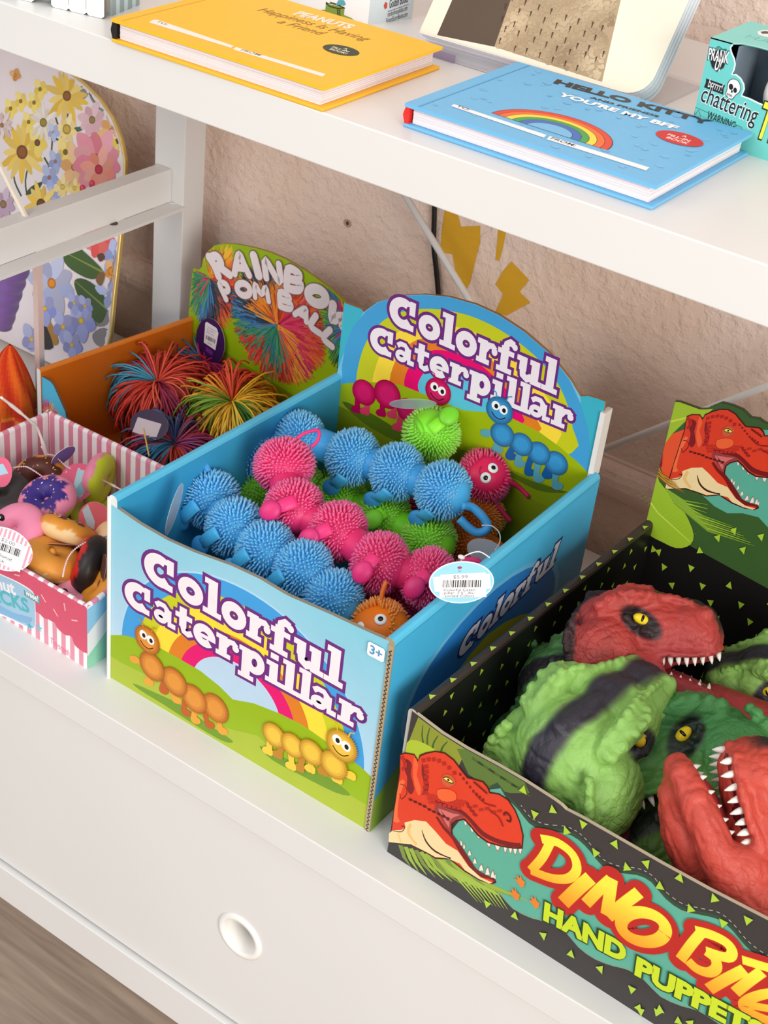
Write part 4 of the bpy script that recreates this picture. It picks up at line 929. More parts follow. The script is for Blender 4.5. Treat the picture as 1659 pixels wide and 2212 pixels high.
def caterpillar(label, cn, balls, legs=(), loops=(), head=None):
    """balls: (px, py, z); legs: (ball index, strap start pixel, foot pixel); loops: (ball index, pixel path, radius); head: index, eye pixels, antennae"""
    pts = [at(x, y, 2, z) for x, y, z in balls]; c = CC[cn]; dk = mixc(c, (0, 0, 30), .08)
    root = thing('rubber_caterpillar', label, 'toy', pts[len(pts) // 2], 'spiky rubber caterpillars in the blue display box')
    for i, p in enumerate(pts):
        ax = (pts[min(i + 1, len(pts) - 1)] - pts[max(i - 1, 0)]); ax = ax.normalized() if ax.length > 0 else V((1, 0, 0))
        ish = head and head[0] == i
        o = bpy.data.objects.new('body_segment', HM[cn] if ish else BM[cn]); col.objects.link(o); o.parent = root; o.location = p - root.location
        if ish:
            e = sum((hit(*q, p, RR) for q in head[1]), V()) / len(head[1]); fx = (e - p).normalized(); az = (ax - fx * ax.dot(fx)).normalized(); ay = az.cross(fx)
            o.rotation_mode = 'QUATERNION'; o.rotation_quaternion = Matrix((fx, ay, az)).transposed().to_quaternion()
        else: o.rotation_mode = 'QUATERNION'; o.rotation_quaternion = ax.to_track_quat('Z', 'Y') @ Quaternion((0, 0, 1), i * 1.3)
    if len(pts) > 1:
        mb = MB(); q = [V(p) for p in smooth([tuple(p) for p in pts], 3, False)]; mb.tube(q, .0130, dk, n=16); mb.build('body_core', RUB, root, smooth=True, loc=root.location)
    for bi, s0, s1 in legs:
        ce = pts[bi]; a = (hit(*s0, ce, 1.0 * (RR + .0046)) - ce); b = (hit(*s1, ce, RR + .0078) - ce); mb = MB(); path = []; nn = []
        for k in range(9):
            t = k / 8; d = (a.normalized() * (1 - t) + b.normalized() * t).normalized(); path.append(ce + d * (a.length * (1 - t) + (b.length + .0005) * t)); nn.append(d)
        flat_strip(mb, path, nn, [.0092] * 6 + [.0082, .0074, .0066], .0022, c)
        d = b.normalized(); t = (path[-1] - path[-2]).normalized(); s_ = t.cross(d).normalized(); fc = path[-1] + t * .003 + d * .001
        d2 = (d + (CAM - ce).normalized() * 1.1).normalized(); t = (t - d2 * t.dot(d2)).normalized(); s_ = t.cross(d2); M = Matrix((t, s_, d2)).transposed(); mb.ell(fc, (.0088, .0074, .0034), mixc(c, (0, 0, 80), .12), M, 18, 10)
        mb.build('leg', RUB, root, smooth=True, loc=fc)
    for bi, path, r_ in loops:
        ce = pts[bi]; q = []
        for k, (x, y) in enumerate(path):
            p = hit(x, y, ce, RR + (.002 if k in (0, len(path) - 1) else .004)); dd = (_r[0] * (x - 829.5) + _r[1] * (y - 1106.0) + _r[2] * FPX).normalized(); dist = (ce - CAM).dot(_r[2]) - .006; p2 = CAM + dd * (dist / dd.dot(_r[2]))
            q.append(p2 if (p2 - ce).length > RR else p)
        mb = MB(); sm = [V(p) for p in smooth([tuple(p) for p in q], 4, False)]; mb.tube(sm, r_, mixc(c, (0, 0, 60), .1), n=10); mb.build('tail_loop' if len(path) > 3 else 'antenna', RUB, root, smooth=True, loc=sm[0])
    if head:
        ce = pts[head[0]]
        for q in head[1]:
            e = hit(*q, ce, RR + .0006); d = (e - ce).normalized(); t1 = d.orthogonal().normalized(); t2 = d.cross(t1)
            mb = MB(); M = Matrix((t1, t2, d)).transposed(); mb.ell(e, (.0044, .0044, .0012), (248, 248, 246), M, 20, 8); eo = mb.build('eye', mat('glossy_eye', rough=.15), root, smooth=True, loc=e)
            mb = MB(); mb.ell(e + d * .0010, (.0020, .0020, .0006), (12, 12, 12), M, 16, 6); mb.build('pupil', mat('glossy_eye', rough=.15), eo, smooth=True, loc=e)
        e0 = [hit(*q, ce, RR) for q in head[1]]
        mth = [hit(*q, ce, RR + .0004) for q in head[2]]; mb = MB(); mb.tube([V(p) for p in smooth([tuple(p) for p in mth], 4, False)], .0006, mixc(c, (120, 0, 40), .35), n=6); mb.build('mouth', RUB, root, smooth=True, loc=mth[0])
    return root
caterpillar('blue spiky rubber caterpillar lying along the front left corner of the blue box', 'blue', [(456, 1080, .128), (508, 1140, .127), (574, 1190, .126), (655, 1232, .126), (720, 1296, .118)],
            [(0, (425, 1090), (385, 1130)), (1, (470, 1150), (425, 1180)), (2, (535, 1196), (505, 1222)), (3, (610, 1240), (580, 1268))], [(0, [(420, 1035), (428, 1008), (440, 1000), (450, 1020)], .003)])
caterpillar('hot pink spiky rubber caterpillar crossing the middle of the pile, loop at its end', 'pink', [(614, 1006, .156), (634, 1098, .143), (730, 1148, .140), (820, 1216, .137), (926, 1250, .130)],
            [(1, (640, 1082), (594, 1100)), (2, (715, 1140), (678, 1158)), (3, (812, 1200), (790, 1228)), (4, (925, 1236), (902, 1262))], [(0, [(640, 948), (660, 935), (688, 930), (686, 952), (672, 966)], .0014), (4, [(985, 1222), (1015, 1210), (1036, 1216), (1018, 1236), (990, 1240)], .0024)])
caterpillar('blue spiky rubber caterpillar at the back of the pile, lying across a green one', 'blue', [(545, 985, .128), (648, 950, .142), (762, 988, .146), (858, 1020, .148), (957, 1060, .150)],
            [(2, (742, 1030), (718, 1052)), (3, (840, 1062), (806, 1082)), (4, (930, 1106), (898, 1128))], [(4, [(996, 1092), (1020, 1096), (1044, 1118), (1054, 1138), (1040, 1150), (1020, 1146), (992, 1120)], .0034)])
caterpillar('lime green spiky rubber caterpillar buried under the blue and pink ones, only its belly showing', 'green', [(560, 1075, .100), (648, 1060, .100), (735, 1085, .100), (830, 1120, .105), (925, 1170, .106)],
            [(3, (830, 1105), (812, 1118))])
caterpillar('lime green spiky rubber caterpillar with its end sticking up against the header', 'green', [(932, 938, .158), (935, 1010, .118), (900, 1060, .09)], [(0, (930, 930), (962, 905))], [(0, [(912, 935), (905, 918), (896, 902)], .0022), (0, [(950, 925), (968, 905), (985, 890)], .0028)])
caterpillar('magenta spiky rubber caterpillar with its eyed head by the header at the back right', 'magenta', [(1046, 1030, .135), (980, 1060, .112), (930, 1110, .085)],
            [], [(0, [(1090, 1035), (1118, 1050), (1143, 1074)], .0019), (0, [(1068, 1085), (1084, 1104), (1103, 1126)], .0019)], head=(0, [(1065, 1011), (1049, 1032)], [(1040, 1008), (1036, 1018), (1040, 1030)]))
caterpillar('orange spiky rubber caterpillar in the back right corner of the blue box', 'orange', [(1030, 1112, .105), (1012, 1175, .085), (960, 1190, .07)], [], [(0, [(1040, 1150), (1065, 1165), (1084, 1186)], .004)])
caterpillar('magenta spiky rubber caterpillar lying under the hot pink one near the right side', 'magenta', [(770, 1300, .085), (850, 1310, .085), (935, 1300, .09), (1020, 1270, .09)])
caterpillar('orange spiky rubber caterpillar whose eyed head peeks over the front edge near the 3+ mark', 'orange', [(822, 1362, .112), (800, 1390, .082), (740, 1380, .07)],
            [], [(0, [(823, 1302), (826, 1280), (834, 1256)], .0017)], head=(0, [(822, 1338), (778, 1356)], [(790, 1376), (800, 1372), (812, 1364)]))
caterpillar('blue spiky rubber caterpillar hidden deep in the box under the front one', 'blue', [(560, 1240, .07), (640, 1270, .07), (720, 1330, .07)])
caterpillar('lime green spiky rubber caterpillar deep in the back left corner of the blue box', 'green', [(620, 1040, .06), (700, 1060, .06), (780, 1080, .06), (860, 1130, .06)])

# ---------------------------------------------------------------- paper tags
def frame_at(p, right, up, tilt=0.0):
    r_ = V(right).normalized(); u_ = V(up); u_ = (u_ - r_ * u_.dot(r_)).normalized(); n_ = r_.cross(u_)
    if tilt: u_ = u_ * math.cos(tilt) + n_ * math.sin(tilt); n_ = r_.cross(u_)
    return r_, u_, n_
def oval_tag(name, label, cat, p, right, up, ru, rv, c, art, matl=None, group=None, rim=None, edge=(235, 235, 235)):
    r_, u_, n_ = frame_at(p, right, up)
    if n_.dot(CAM - p) < 0: n_ = -n_
    mb = MB(); pts = [p + r_ * ru * math.cos(2 * PI * k / 40) + u_ * rv * math.sin(2 * PI * k / 40) for k in range(40)]
    mb.prism(pts, n_ * -.0004, c, edge, edge)
    P = Panel(p, r_, u_, mb, base=.00008); P.N = n_
    if rim: P.disc((0, 0), ru, rv, rim); P.disc((0, 0), ru * .96, rv * .95, c)
    if art: art(P)
    o = mb.build(name, matl or CARD, loc=p); tag(o, label, cat, group); return o
def barcode(P, x, y, w_, h, seed=2, c=(30, 28, 28)):
    rnd = random.Random(seed); P.lay += 1; u = x
    while u < x + w_:
        a = rnd.choice((.012, .012, .025, .035)) * w_; P.poly([(u, y), (min(u + a, x + w_), y), (min(u + a, x + w_), y + h), (u, y + h)], c, up=False); u += a + rnd.choice((.012, .02, .03)) * w_
RT, UPV = _r[0], -_r[1]
def art_price(P):
    P.poly([(-.0195, .004), (.0185, .006), (.020, -.0045), (-.0175, -.0065)], (236, 240, 244))
    P.poly([(-.0145, .0055), (.0155, .007), (.0175, -.0105), (-.0140, -.0108)], (246, 240, 242)); P.disc((-.002, .0105), .0016, .0009, (150, 60, 90))
    P.text('3+', (-.003, .0072), .0024, (70, 110, 140)); P.text('$5.99', (-.006, .0028), .0034, (110, 95, 105), sx=1.3)
    barcode(P, -.0125, -.0035, .0255, .0052); 
    for k, t in enumerate(('Colorful Cater-', 'pillar, 7.5", As-', 'sorted Colors')): P.text(t, (-.0118 + .0005 * k, -.0062 - k * .0021), .0026, (70, 60, 70), sx=1.35)
p = at(997, 1258, 2, .190)
oval_tag('price_tag', 'light blue oval price tag reading $5.99, hanging over the blue box rim', 'tag', p, RT * .98 + _r[2] * .15, UPV * .8 - _r[2] * .3, .0218, .0150, (150, 208, 228), art_price, rim=(225, 240, 246))
mb = MB(); q = [p + UPV * .0098, p + UPV * .0145 + _r[2] * .002, p + UPV * .018 + RT * .004 + _r[2] * .004, p + UPV * .020 + RT * .012 + _r[2] * .006, p + UPV * .016 + RT * .019 + _r[2] * .006]
mb.tube([V(a) for a in smooth([tuple(a) for a in q], 4, False)], .0005, (240, 235, 235), n=6); mb.ell(q[1] + UPV * .002, (.0026, .0020, .0014), (242, 236, 238)); tag(mb.build('tag_string', mat('clear_nylon', rough=.3, sss=.2), smooth=True), 'white plastic loop holding the oval price tag at the right rim', 'tag string')
FILM = mat('clear_film_tag', rough=.15, color=(190, 205, 215), alpha=.55)
p = at(892, 873, 2, .192)
oval_tag('clear_tag', 'translucent oval tag standing edge-on above the lime green caterpillar', 'tag', p, RT, UPV * .22 - _r[2] * .97, .0185, .013, (205, 205, 212), lambda P: P.poly([(-.010, -.004), (.008, -.004), (.008, .005), (-.010, .005)], (190, 170, 175)), FILM)
p = at(1050, 1192, 2, .125)
oval_tag('clear_tag', 'dark translucent oval tag by the orange caterpillar in the back right corner', 'tag', p, RT * .9 + UPV * -.35, UPV * .8 + RT * .3 - _r[2] * .4, .015, .010, (120, 160, 170), lambda P: P.poly([(-.010, -.008), (.009, -.008), (.009, .002), (-.010, .002)], (190, 120, 110)), FILM)
p = at(377, 1100, 2, .150)
oval_tag('clear_tag', 'thin clear tag seen edge-on in the front left corner of the blue box', 'tag', p, RT * .12 + _r[2] * .99, UPV + RT * .32, .012, .020, (190, 215, 225), None, FILM)
mb = MB(); q = [(1040, 1135), (1062, 1136), (1078, 1150), (1080, 1170), (1070, 1188)]; q = [at(x, y, 2, .150) for x, y in q]
mb.tube([V(a) for a in smooth([tuple(a) for a in q], 4, False)], .00045, (225, 225, 225), n=6); tag(mb.build('tag_string', mat('clear_nylon', rough=.3, sss=.2), smooth=True), 'thin clear plastic loop through the blue tail loop at the back right', 'tag string')

# ---------------------------------------------------------------- stringy rainbow balls
YARN = mat('dull_rubber_string', rough=.6, spec=.3)
def pomball(label, ce, nrm, R_, sect, seed, n=400):
    rnd = random.Random(seed); ce = V(ce); nz = V(nrm).normalized(); e1 = nz.orthogonal().normalized(); e2 = nz.cross(e1); mb = MB()
    root = thing('string_ball', label, 'toy ball', ce, 'stringy rainbow balls in the orange lined box')
    m = MB(); m.ell(ce, R_ * .62, mixc(sect[0], (30, 15, 20), .55), nu=20, nv=12); m.build('core', YARN, root, smooth=True, loc=ce)
    for i in range(n):
        ph = rnd.uniform(0, 2 * PI); tm = math.radians(rnd.uniform(45, 120) if i % 5 else rnd.uniform(100, 170)); c = sect[int(ph / (2 * PI) * len(sect) + rnd.uniform(-.35, .35)) % len(sect)]
        c = mixc(c, (255, 240, 200), rnd.uniform(0, .18)) if rnd.random() < .5 else mixc(c, (30, 10, 20), rnd.uniform(0, .2))
        lift = rnd.uniform(.82, 1.12) if i % 14 else rnd.uniform(1.2, 1.4); tw = rnd.uniform(-.5, .5); pts = []
        for k in range(8):
            t = k / 7; th = tm * t ** .9; r_ = R_ * lift * (.42 + .58 * math.sin(min(t * 1.9, 1.57)))
            a = ph + tw * t; pts.append(ce + (nz * math.cos(th) + (e1 * math.cos(a) + e2 * math.sin(a)) * math.sin(th)) * r_ + V((0, 0, -.004 * t * t)))
        mb.tube(pts, .00085, c, n=4)
    mb.build('strings', YARN, root, smooth=True, loc=ce)
    return root
TOC = lambda p: (CAM - p).normalized()
S1 = [(236, 78, 60), (240, 90, 64), (226, 74, 84), (76, 166, 200), (232, 76, 60), (238, 84, 66), (190, 60, 100), (240, 96, 70)]
S2 = [(255, 200, 50), (240, 84, 50), (236, 76, 50), (250, 170, 50), (130, 180, 56), (255, 205, 60), (255, 208, 70), (96, 160, 64), (255, 196, 50)]
S3 = [(180, 60, 90), (70, 90, 140), (190, 70, 100), (60, 130, 170), (190, 60, 50), (150, 60, 120)]
S4 = [(200, 30, 90), (60, 120, 160), (190, 60, 60), (190, 40, 100)]
p = at(345, 860, 2, .052); pomball('coral red stringy ball with a blue streak, against the orange side of the box', p, V((.2, -.35, .9)), .043, S1, 1)
p = at(505, 895, 2, .060); pomball('yellow, green and red stringy ball beside the blue box wall', p, V((.25, -.45, .85)), .042, S2, 2, 520)
p = at(375, 985, 2, .040); pomball('mulberry and blue stringy ball low in front, behind the striped donut box', p, V((.3, -.3, .8)), .038, S3, 3)
p = at(440, 815, 2, .045); pomball('blue and crimson stringy ball behind the yellow one, below the purple tag', p, V((.1, -.3, .9)), .036, S4, 4, 320)
p = at(505, 800, 2, .035); pomball('magenta stringy ball in the back corner under the green header', p, V((.1, -.2, .9)), .030, [(200, 24, 100), (214, 40, 90), (160, 40, 80)], 6, 260)
def art_purple(P):
    q = [(-.0078, -.008), (.0078, -.010), (.0090, .0085), (.006, .0125), (-.0070, .0140), (-.0088, .012)]; P.poly([(a * 1.02, b + .004) for a, b in q], (236, 228, 234))
    for k, t in enumerate(('Toy Rainbow', 'Pom Ball 3+', 'Rain. Asst.')): P.text(t, (-.006, .0130 - k * .0027), .0022, (110, 100, 120), rot=-.06, sx=1.05)
    barcode(P, -.006, .0005, .0125, .0042, 7); P.text('$7.49', (-.003, -.003), .0026, (130, 120, 130))
    P.poly([(-.0045, -.0065), (.005, -.0085), (.005, -.013), (-.0045, -.0115)], (110, 46, 140))
p = at(454, 738, 1, PP.px(454, 738) and (PP.O + PP.U * PP.px(454, 738)[0]).y - .006)
oval_tag('hang_tag', 'dark purple oval tag with a white barcode sticker, leaning on the green header', 'tag', p, PP.U, (0.02, .1, 1), .0190, .0235, (58, 22, 84), art_purple)
p = at(322, 918, 2, .076)
oval_tag('hang_tag', 'dark purple oval tag with a pale sticker tucked under the coral red stringy ball', 'tag', p, (1, .1, .1), (-.1, .6, .7), .020, .014, (52, 30, 66), lambda P: P.poly([(-.014, -.010), (.012, -.011), (.012, .004), (-.014, .004)], (206, 190, 196)))
mb = MB(); mb.tube([at(310, 925, 2, .085), at(322, 985, 2, .075)], .0007, (222, 180, 90), n=6); tag(mb.build('loose_string', YARN), 'loose straight tan string lying over the low mulberry ball', 'string')
# ---------------------------------------------------------------- squeezy toy donuts
SQ = mat('soft_foam_skin', rough=.42, spec=.4, sss=.12, sssr=.004, mott=.05, mscale=80)
def donut(label, ce, nrm, R_, r_, cols, seed=1, lv=(.1, .55), hole=None, face=None, ears=None, sprk=True, spin=0.0):
    """ring with wavy icing; cols bottom to top; lv: heights where the icings begin (in units of r)"""
    ce = V(ce); nz = V(nrm).normalized(); ry = R_ * .96 * math.sqrt(max(0, 1 - nz.y ** 2)) + r_ * 1.16; ce.y = max(ce.y, .0065 + ry); ce.z = max(ce.z, .004 + r_ * 1.2); e1 = nz.orthogonal().normalized(); e2 = nz.cross(e1); mb = MB(); nu, nv = 72, 30; rnd = random.Random(seed)
    n1, n2, p1, p2 = rnd.randint(6, 8), rnd.randint(7, 9), rnd.uniform(0, 6), rnd.uniform(0, 6)
    root = thing('toy_donut', label, 'toy donut', ce, 'squeezy donuts in the striped box')
    R_ *= .96; r_ *= 1.14
    def colr(a, b):
        z = math.sin(b) + .9 * max(0, -math.cos(b)); cidx = 0
        if len(cols) > 1 and z > lv[0] + .13 * math.sin(n1 * a + p1) + .05 * math.sin(13 * a): cidx = 1
        if len(cols) > 2 and z > lv[1] + .13 * math.sin(n2 * a + p2): cidx = 2
        return cols[cidx]
    base = len(mb.v)
    for i in range(nu):
        a = 2 * PI * i / nu + spin
        for j in range(nv):
            b = 2 * PI * j / nv; z = math.sin(b); extra = 0.0006 if colr(a, b) != cols[0] else 0
            rr = R_ + (r_ + extra) * math.cos(b); mb.v.append(ce + (e1 * math.cos(a) + e2 * math.sin(a)) * rr + nz * z * (r_ * .9 + extra))
    for i in range(nu):
        for j in range(nv):
            a = 2 * PI * (i + .5) / nu + spin; b = 2 * PI * (j + .5) / nv
            mb.f.append([i * nv + j, ((i + 1) % nu) * nv + j, ((i + 1) % nu) * nv + (j + 1) % nv, i * nv + (j + 1) % nv])
            mb.c.append((colr(2 * PI * i / nu + spin, 2 * PI * j / nv), colr(2 * PI * (i + 1) / nu + spin, 2 * PI * j / nv), colr(2 * PI * (i + 1) / nu + spin, 2 * PI * (j + 1) / nv), colr(2 * PI * i / nu + spin, 2 * PI * (j + 1) / nv)))
    d = mb.build('dough', SQ, root, smooth=True, loc=ce)
    if sprk:
        m = MB()
        for k in range(26):
            a = 2 * PI * k / 26 + rnd.uniform(-.1, .1); b = rnd.uniform(1.2, 2.1) if k % 2 else rnd.uniform(.9, 1.5)
            if colr(a, b) != cols[-1]: continue
            n_ = (e1 * math.cos(a) + e2 * math.sin(a)) * math.cos(b) + nz * math.sin(b); p = ce + (e1 * math.cos(a) + e2 * math.sin(a)) * R_ + n_ * (r_ * .95)
            t = (n_.orthogonal().normalized() * math.cos(k) + n_.cross(n_.orthogonal().normalized()) * math.sin(k)); m.tube([p - t * .0009, p + t * .0009], .0005, rnd.choice([(250, 240, 230), (240, 120, 150), (245, 200, 90), (240, 240, 240)]), n=5)
        if m.v: m.build('sprinkles', SQ, d, loc=ce)
    if hole:
        m = MB(); m.ell(ce + nz * (-r_ * .25), (R_ - r_ * .55, R_ - r_ * .55, r_ * .5), hole, Matrix((e1, e2, nz)).transposed(), 20, 10); m.build('centre', SQ, root, smooth=True, loc=ce)
    if face:
        m = MB()
        for q in face:
            p = at(*q, 2, ce.z); dd = (p - CAM).normalized(); p = CAM + dd * ((ce - CAM).dot(dd) - r_ * 1.05); m.ell(p, (.0032, .0022, .0032), (14, 10, 12), nu=12, nv=8); m.ell(p + V((.0006, -.002, .0012)), .0009, (250, 250, 250), nu=8, nv=6)
        m.build('eye', mat('glossy_eye', rough=.15), root, smooth=True, loc=ce)
    if ears:
        for q in ears:
            p = at(*q, 2, ce.z + .008); m = MB(); m.ell(p, (.0032, .0032, .0042), cols[-1] if len(cols) < 3 else cols[1], nu=12, nv=8); m.build('ear', SQ, root, smooth=True, loc=p)
    return root
tc = lambda x, y, z: at(x, y, 2, z)
TAN, ORA, CHO, PNK, LIM, PUR, BLKD = (238, 206, 150), (226, 146, 50), (92, 40, 30), (240, 140, 170), (206, 212, 50), (62, 44, 130), (42, 34, 32)
donut('orange toy donut with chocolate icing behind the pink and purple one', tc(84, 1040, .050), (.1, -.45, .85), .0150, .0095, [ORA, ORA, CHO], 2, (.0, .82))
donut('pink toy donut with lime base and purple sprinkled icing around its hole', tc(103, 1082, .060), (-.02, -.40, .90), .0140, .0098, [LIM, PNK, PUR], 4, (-.05, .86), hole=(226, 140, 170))
donut('pink toy donut with a lime half, standing on edge in the back right corner', tc(213, 1035, .052), (-.93, -.35, .12), .0135, .0092, [LIM, PNK, PNK], 5, (.0, 2.0), hole=PNK, face=[(197, 1016)], sprk=False)
donut('tan toy donut lying flat with orange and chocolate icing in the middle', tc(146, 1148, .060), (-.10, .62, .76), .0138, .0092, [TAN, ORA, CHO], 6, (.05, .90))
donut('black toy donut at the left edge of the picture', tc(8, 1072, .048), (.1, -.3, .9), .0145, .0095, [BLKD, (60, 56, 56)], 7, hole=(52, 46, 46), sprk=False)
donut('pink toy donut with a little ear at the far left above the price tag', tc(30, 1150, .058), (-.1, -.5, .85), .0150, .0098, [(226, 130, 165), (236, 140, 172)], 8, hole=(228, 136, 168), ears=[(66, 1134)], face=[(3, 1118)], sprk=False)
donut('orange toy donut with a cream belly and one ear at the front of the box', tc(92, 1222, .050), (.25, .3, .9), .0140, .0098, [TAN, (224, 150, 60)], 9, (-.15, .9), hole=(224, 150, 60), ears=[(113, 1194)], sprk=False)
donut('black toy donut with a red rim line standing on edge', tc(196, 1222, .050), (-.85, -.45, .2), .0145, .0100, [BLKD, BLKD, (200, 26, 30)], 10, (-.1, .62), hole=(200, 26, 30), sprk=False)
donut('pink toy donut lying face up in the front right corner', tc(160, 1296, .036), (.05, -.35, .92), .0135, .0090, [(230, 140, 165), (236, 150, 172)], 11, hole=(232, 146, 170), face=[(140, 1279)], sprk=False)
donut('cream toy donut squeezed against the wall of the blue box', tc(226, 1180, .052), (-.6, -.6, .4), .0120, .0085, [TAN, (236, 190, 140)], 12, hole=TAN, sprk=False)
donut('orange toy donut in the front right corner behind a round brown card', tc(222, 1275, .046), (-.5, -.5, .6), .0120, .0085, [ORA, (230, 150, 50)], 13, hole=ORA, sprk=False)
donut('brown toy donut deep in the middle of the striped box', tc(140, 1222, .028), (.1, .1, 1), .0150, .0095, [(120, 70, 40), (134, 80, 44)], 14, hole=(120, 70, 40), sprk=False)
for i, (x, y, z, nr, cs) in enumerate([(40, 1010, .026, (0, 0, 1), [PNK, CHO]), (170, 1010, .024, (.2, 0, 1), [ORA, PNK]), (60, 1100, .022, (0, .2, 1), [BLKD, PUR]), (120, 1120, .020, (0, 0, 1), [TAN, CHO]), (205, 1120, .022, (0, 0, 1), [PNK, LIM]), (20, 1200, .022, (0, 0, 1), [ORA, TAN])]):
    donut(['pink toy donut at the bottom of the pile in the back left', 'orange toy donut at the bottom of the pile in the back', 'dark toy donut at the bottom of the pile under the purple iced one', 'tan toy donut at the bottom under the flat tan one', 'pink toy donut at the bottom under the pink card tag', 'orange toy donut at the bottom behind the white price tag'][i], tc(x, y, z), nr, .0150, .0090, cs, 20 + i, sprk=False)
RO = lambda P: None
def art_pink(P):
    P.poly([(-.004, .011), (.003, .012), (.008, .004), (.006, -.010), (-.001, -.008)], (170, 205, 214)); P.poly([(.003, .002), (.011, .004), (.008, -.012), (.001, -.010)], (130, 176, 190))
    for k in range(7): P.disc((.013 * math.cos(k * .9), .012 * math.sin(k * .9)), .0005, .0011, (245, 190, 200), rot=k)
oval_tag('card_tag', 'round pink card tag with pale blue lettering panels behind the purple iced donut', 'tag', tc(166, 1042, .058), RT * .9 - UPV * .35, UPV * .9 + RT * .4 + _r[2] * .2, .0150, .0170, (226, 86, 124), art_pink)
oval_tag('card_tag', 'round coral card tag wedged beside the blue box wall', 'tag', tc(205, 1122, .058), RT, UPV - _r[2] * .3, .0135, .0150, (228, 104, 112), lambda P: P.poly([(-.010, .008), (-.005, .013), (.0, -.002), (-.002, -.013), (-.005, -.012)], (190, 200, 205)))
oval_tag('card_tag', 'pink card tag with a blue triangle at the far left edge', 'tag', tc(4, 1020, .070), RT, UPV, .0085, .0125, (226, 96, 130), lambda P: P.poly([(-.006, .006), (.001, .007), (.0055, -.001), (-.003, -.003)], (170, 205, 225)))
oval_tag('card_tag', 'purple and blue card tag tilted up against the back wall of the striped box', 'tag', tc(137, 985, .072), RT * .6 + UPV * .5, UPV * .4 - _r[2] * .9, .0120, .0100, (130, 110, 180), None)
oval_tag('card_tag', 'round dark brown card under the flat tan donut', 'tag', tc(118, 1184, .052), RT, UPV * .25 - _r[2], .0240, .0150, (92, 52, 44), None, edge=(190, 130, 130))
oval_tag('card_tag', 'round brown card standing in the front right corner', 'tag', tc(217, 1240, .058), RT * .4 - _r[2] * .9, UPV + RT * .2, .014, .0160, (104, 64, 50), None, edge=(190, 150, 150))
def art_p2(P):
    for k in range(13): 
        x = -.0215 + k * .0035; h = .0160 * math.sqrt(max(0, 1 - ((x + .0009) / .0222) ** 2))
        P.poly([(x, -h), (x + .0017, -h), (x + .0017, h), (x, h)], (232, 160, 178), up=False)
    P.poly([(-.022, -.0105), (.0165, -.0135), (.0165, .0080), (-.022, .0098)], (244, 240, 244))
    P.text('$2.00', (-.005, .0055), .0040, (120, 120, 130), rot=-.05, sx=1.3); barcode(P, -.0100, -.0020, .0230, .0060, 9)
    P.text('2", Donut', (-.0105, -.0065), .0036, (60, 60, 70), rot=-.05, sx=1.3); P.text('Snack', (-.0080, -.0105), .0036, (60, 60, 70), rot=-.05, sx=1.3)
oval_tag('price_tag', 'pink striped oval price tag with a $2.00 barcode sticker on the striped box rim', 'tag', at(10, 1186, 2, .074), RT * .93 - UPV * .35, UPV * .8 + RT * .28 - _r[2] * .2, .0225, .0170, (246, 236, 240), art_p2)
def chain(path, label, z=.07, r_=.0008):
    mb = MB(); pts = [at(x, y, 2, zz) for x, y, zz in path]; q = [V(p) for p in smooth([tuple(p) for p in pts], 6, False)]
    mb.tube(q, .00028, (226, 200, 205), n=5)
    for p in q[::1]: mb.ell(p, r_, (232, 206, 212), nu=8, nv=6)
    tag(mb.build('ball_chain', mat('pearly_plastic', rough=.3), smooth=True), label, 'chain')
chain([(230, 1157, .070), (200, 1166, .072), (170, 1180, .072), (150, 1200, .068), (140, 1225, .064), (136, 1245, .06)], 'pinkish ball chain curving in front of the black and red donut')
chain([(30, 1010, .066), (55, 1008, .07), (75, 1018, .07), (95, 1032, .068)], 'pearly ball chain lying over the chocolate iced donut')
chain([(90, 965, .08), (100, 980, .078), (118, 985, .072), (140, 1005, .068), (152, 1012, .066)], 'pearly ball chain hanging at the back of the striped box')
mb = MB(); pts = [(2, 858, .16), (30, 880, .145), (60, 905, .13), (80, 925, .115), (92, 955, .10), (100, 985, .08)]; q = [V(p) for p in smooth([tuple(at(*p[:2], 2, p[2])) for p in pts], 5, False)]
mb.tube(q, [.0016 if (k // 4) % 2 else .0011 for k in range(len(q))], (232, 222, 214), n=8); tag(mb.build('nylon_loop', mat('clear_nylon', rough=.3, sss=.2), smooth=True), 'frosted white nylon loop arching up at the left from the striped box', 'tag string')
mb = MB(); a, b = at(222, 1037, 2, .07), at(262, 1058, 2, .088); mb.tube([a, b], .0007, (214, 190, 170), n=6); mb.tube([a + (b - a) * .4, a + (b - a) * .7], .0012, (222, 196, 176), n=8); tag(mb.build('nylon_loop', mat('clear_nylon', rough=.3, sss=.2), smooth=True), 'short nylon tag string reaching from the lime and pink donut to the blue box', 'tag string')
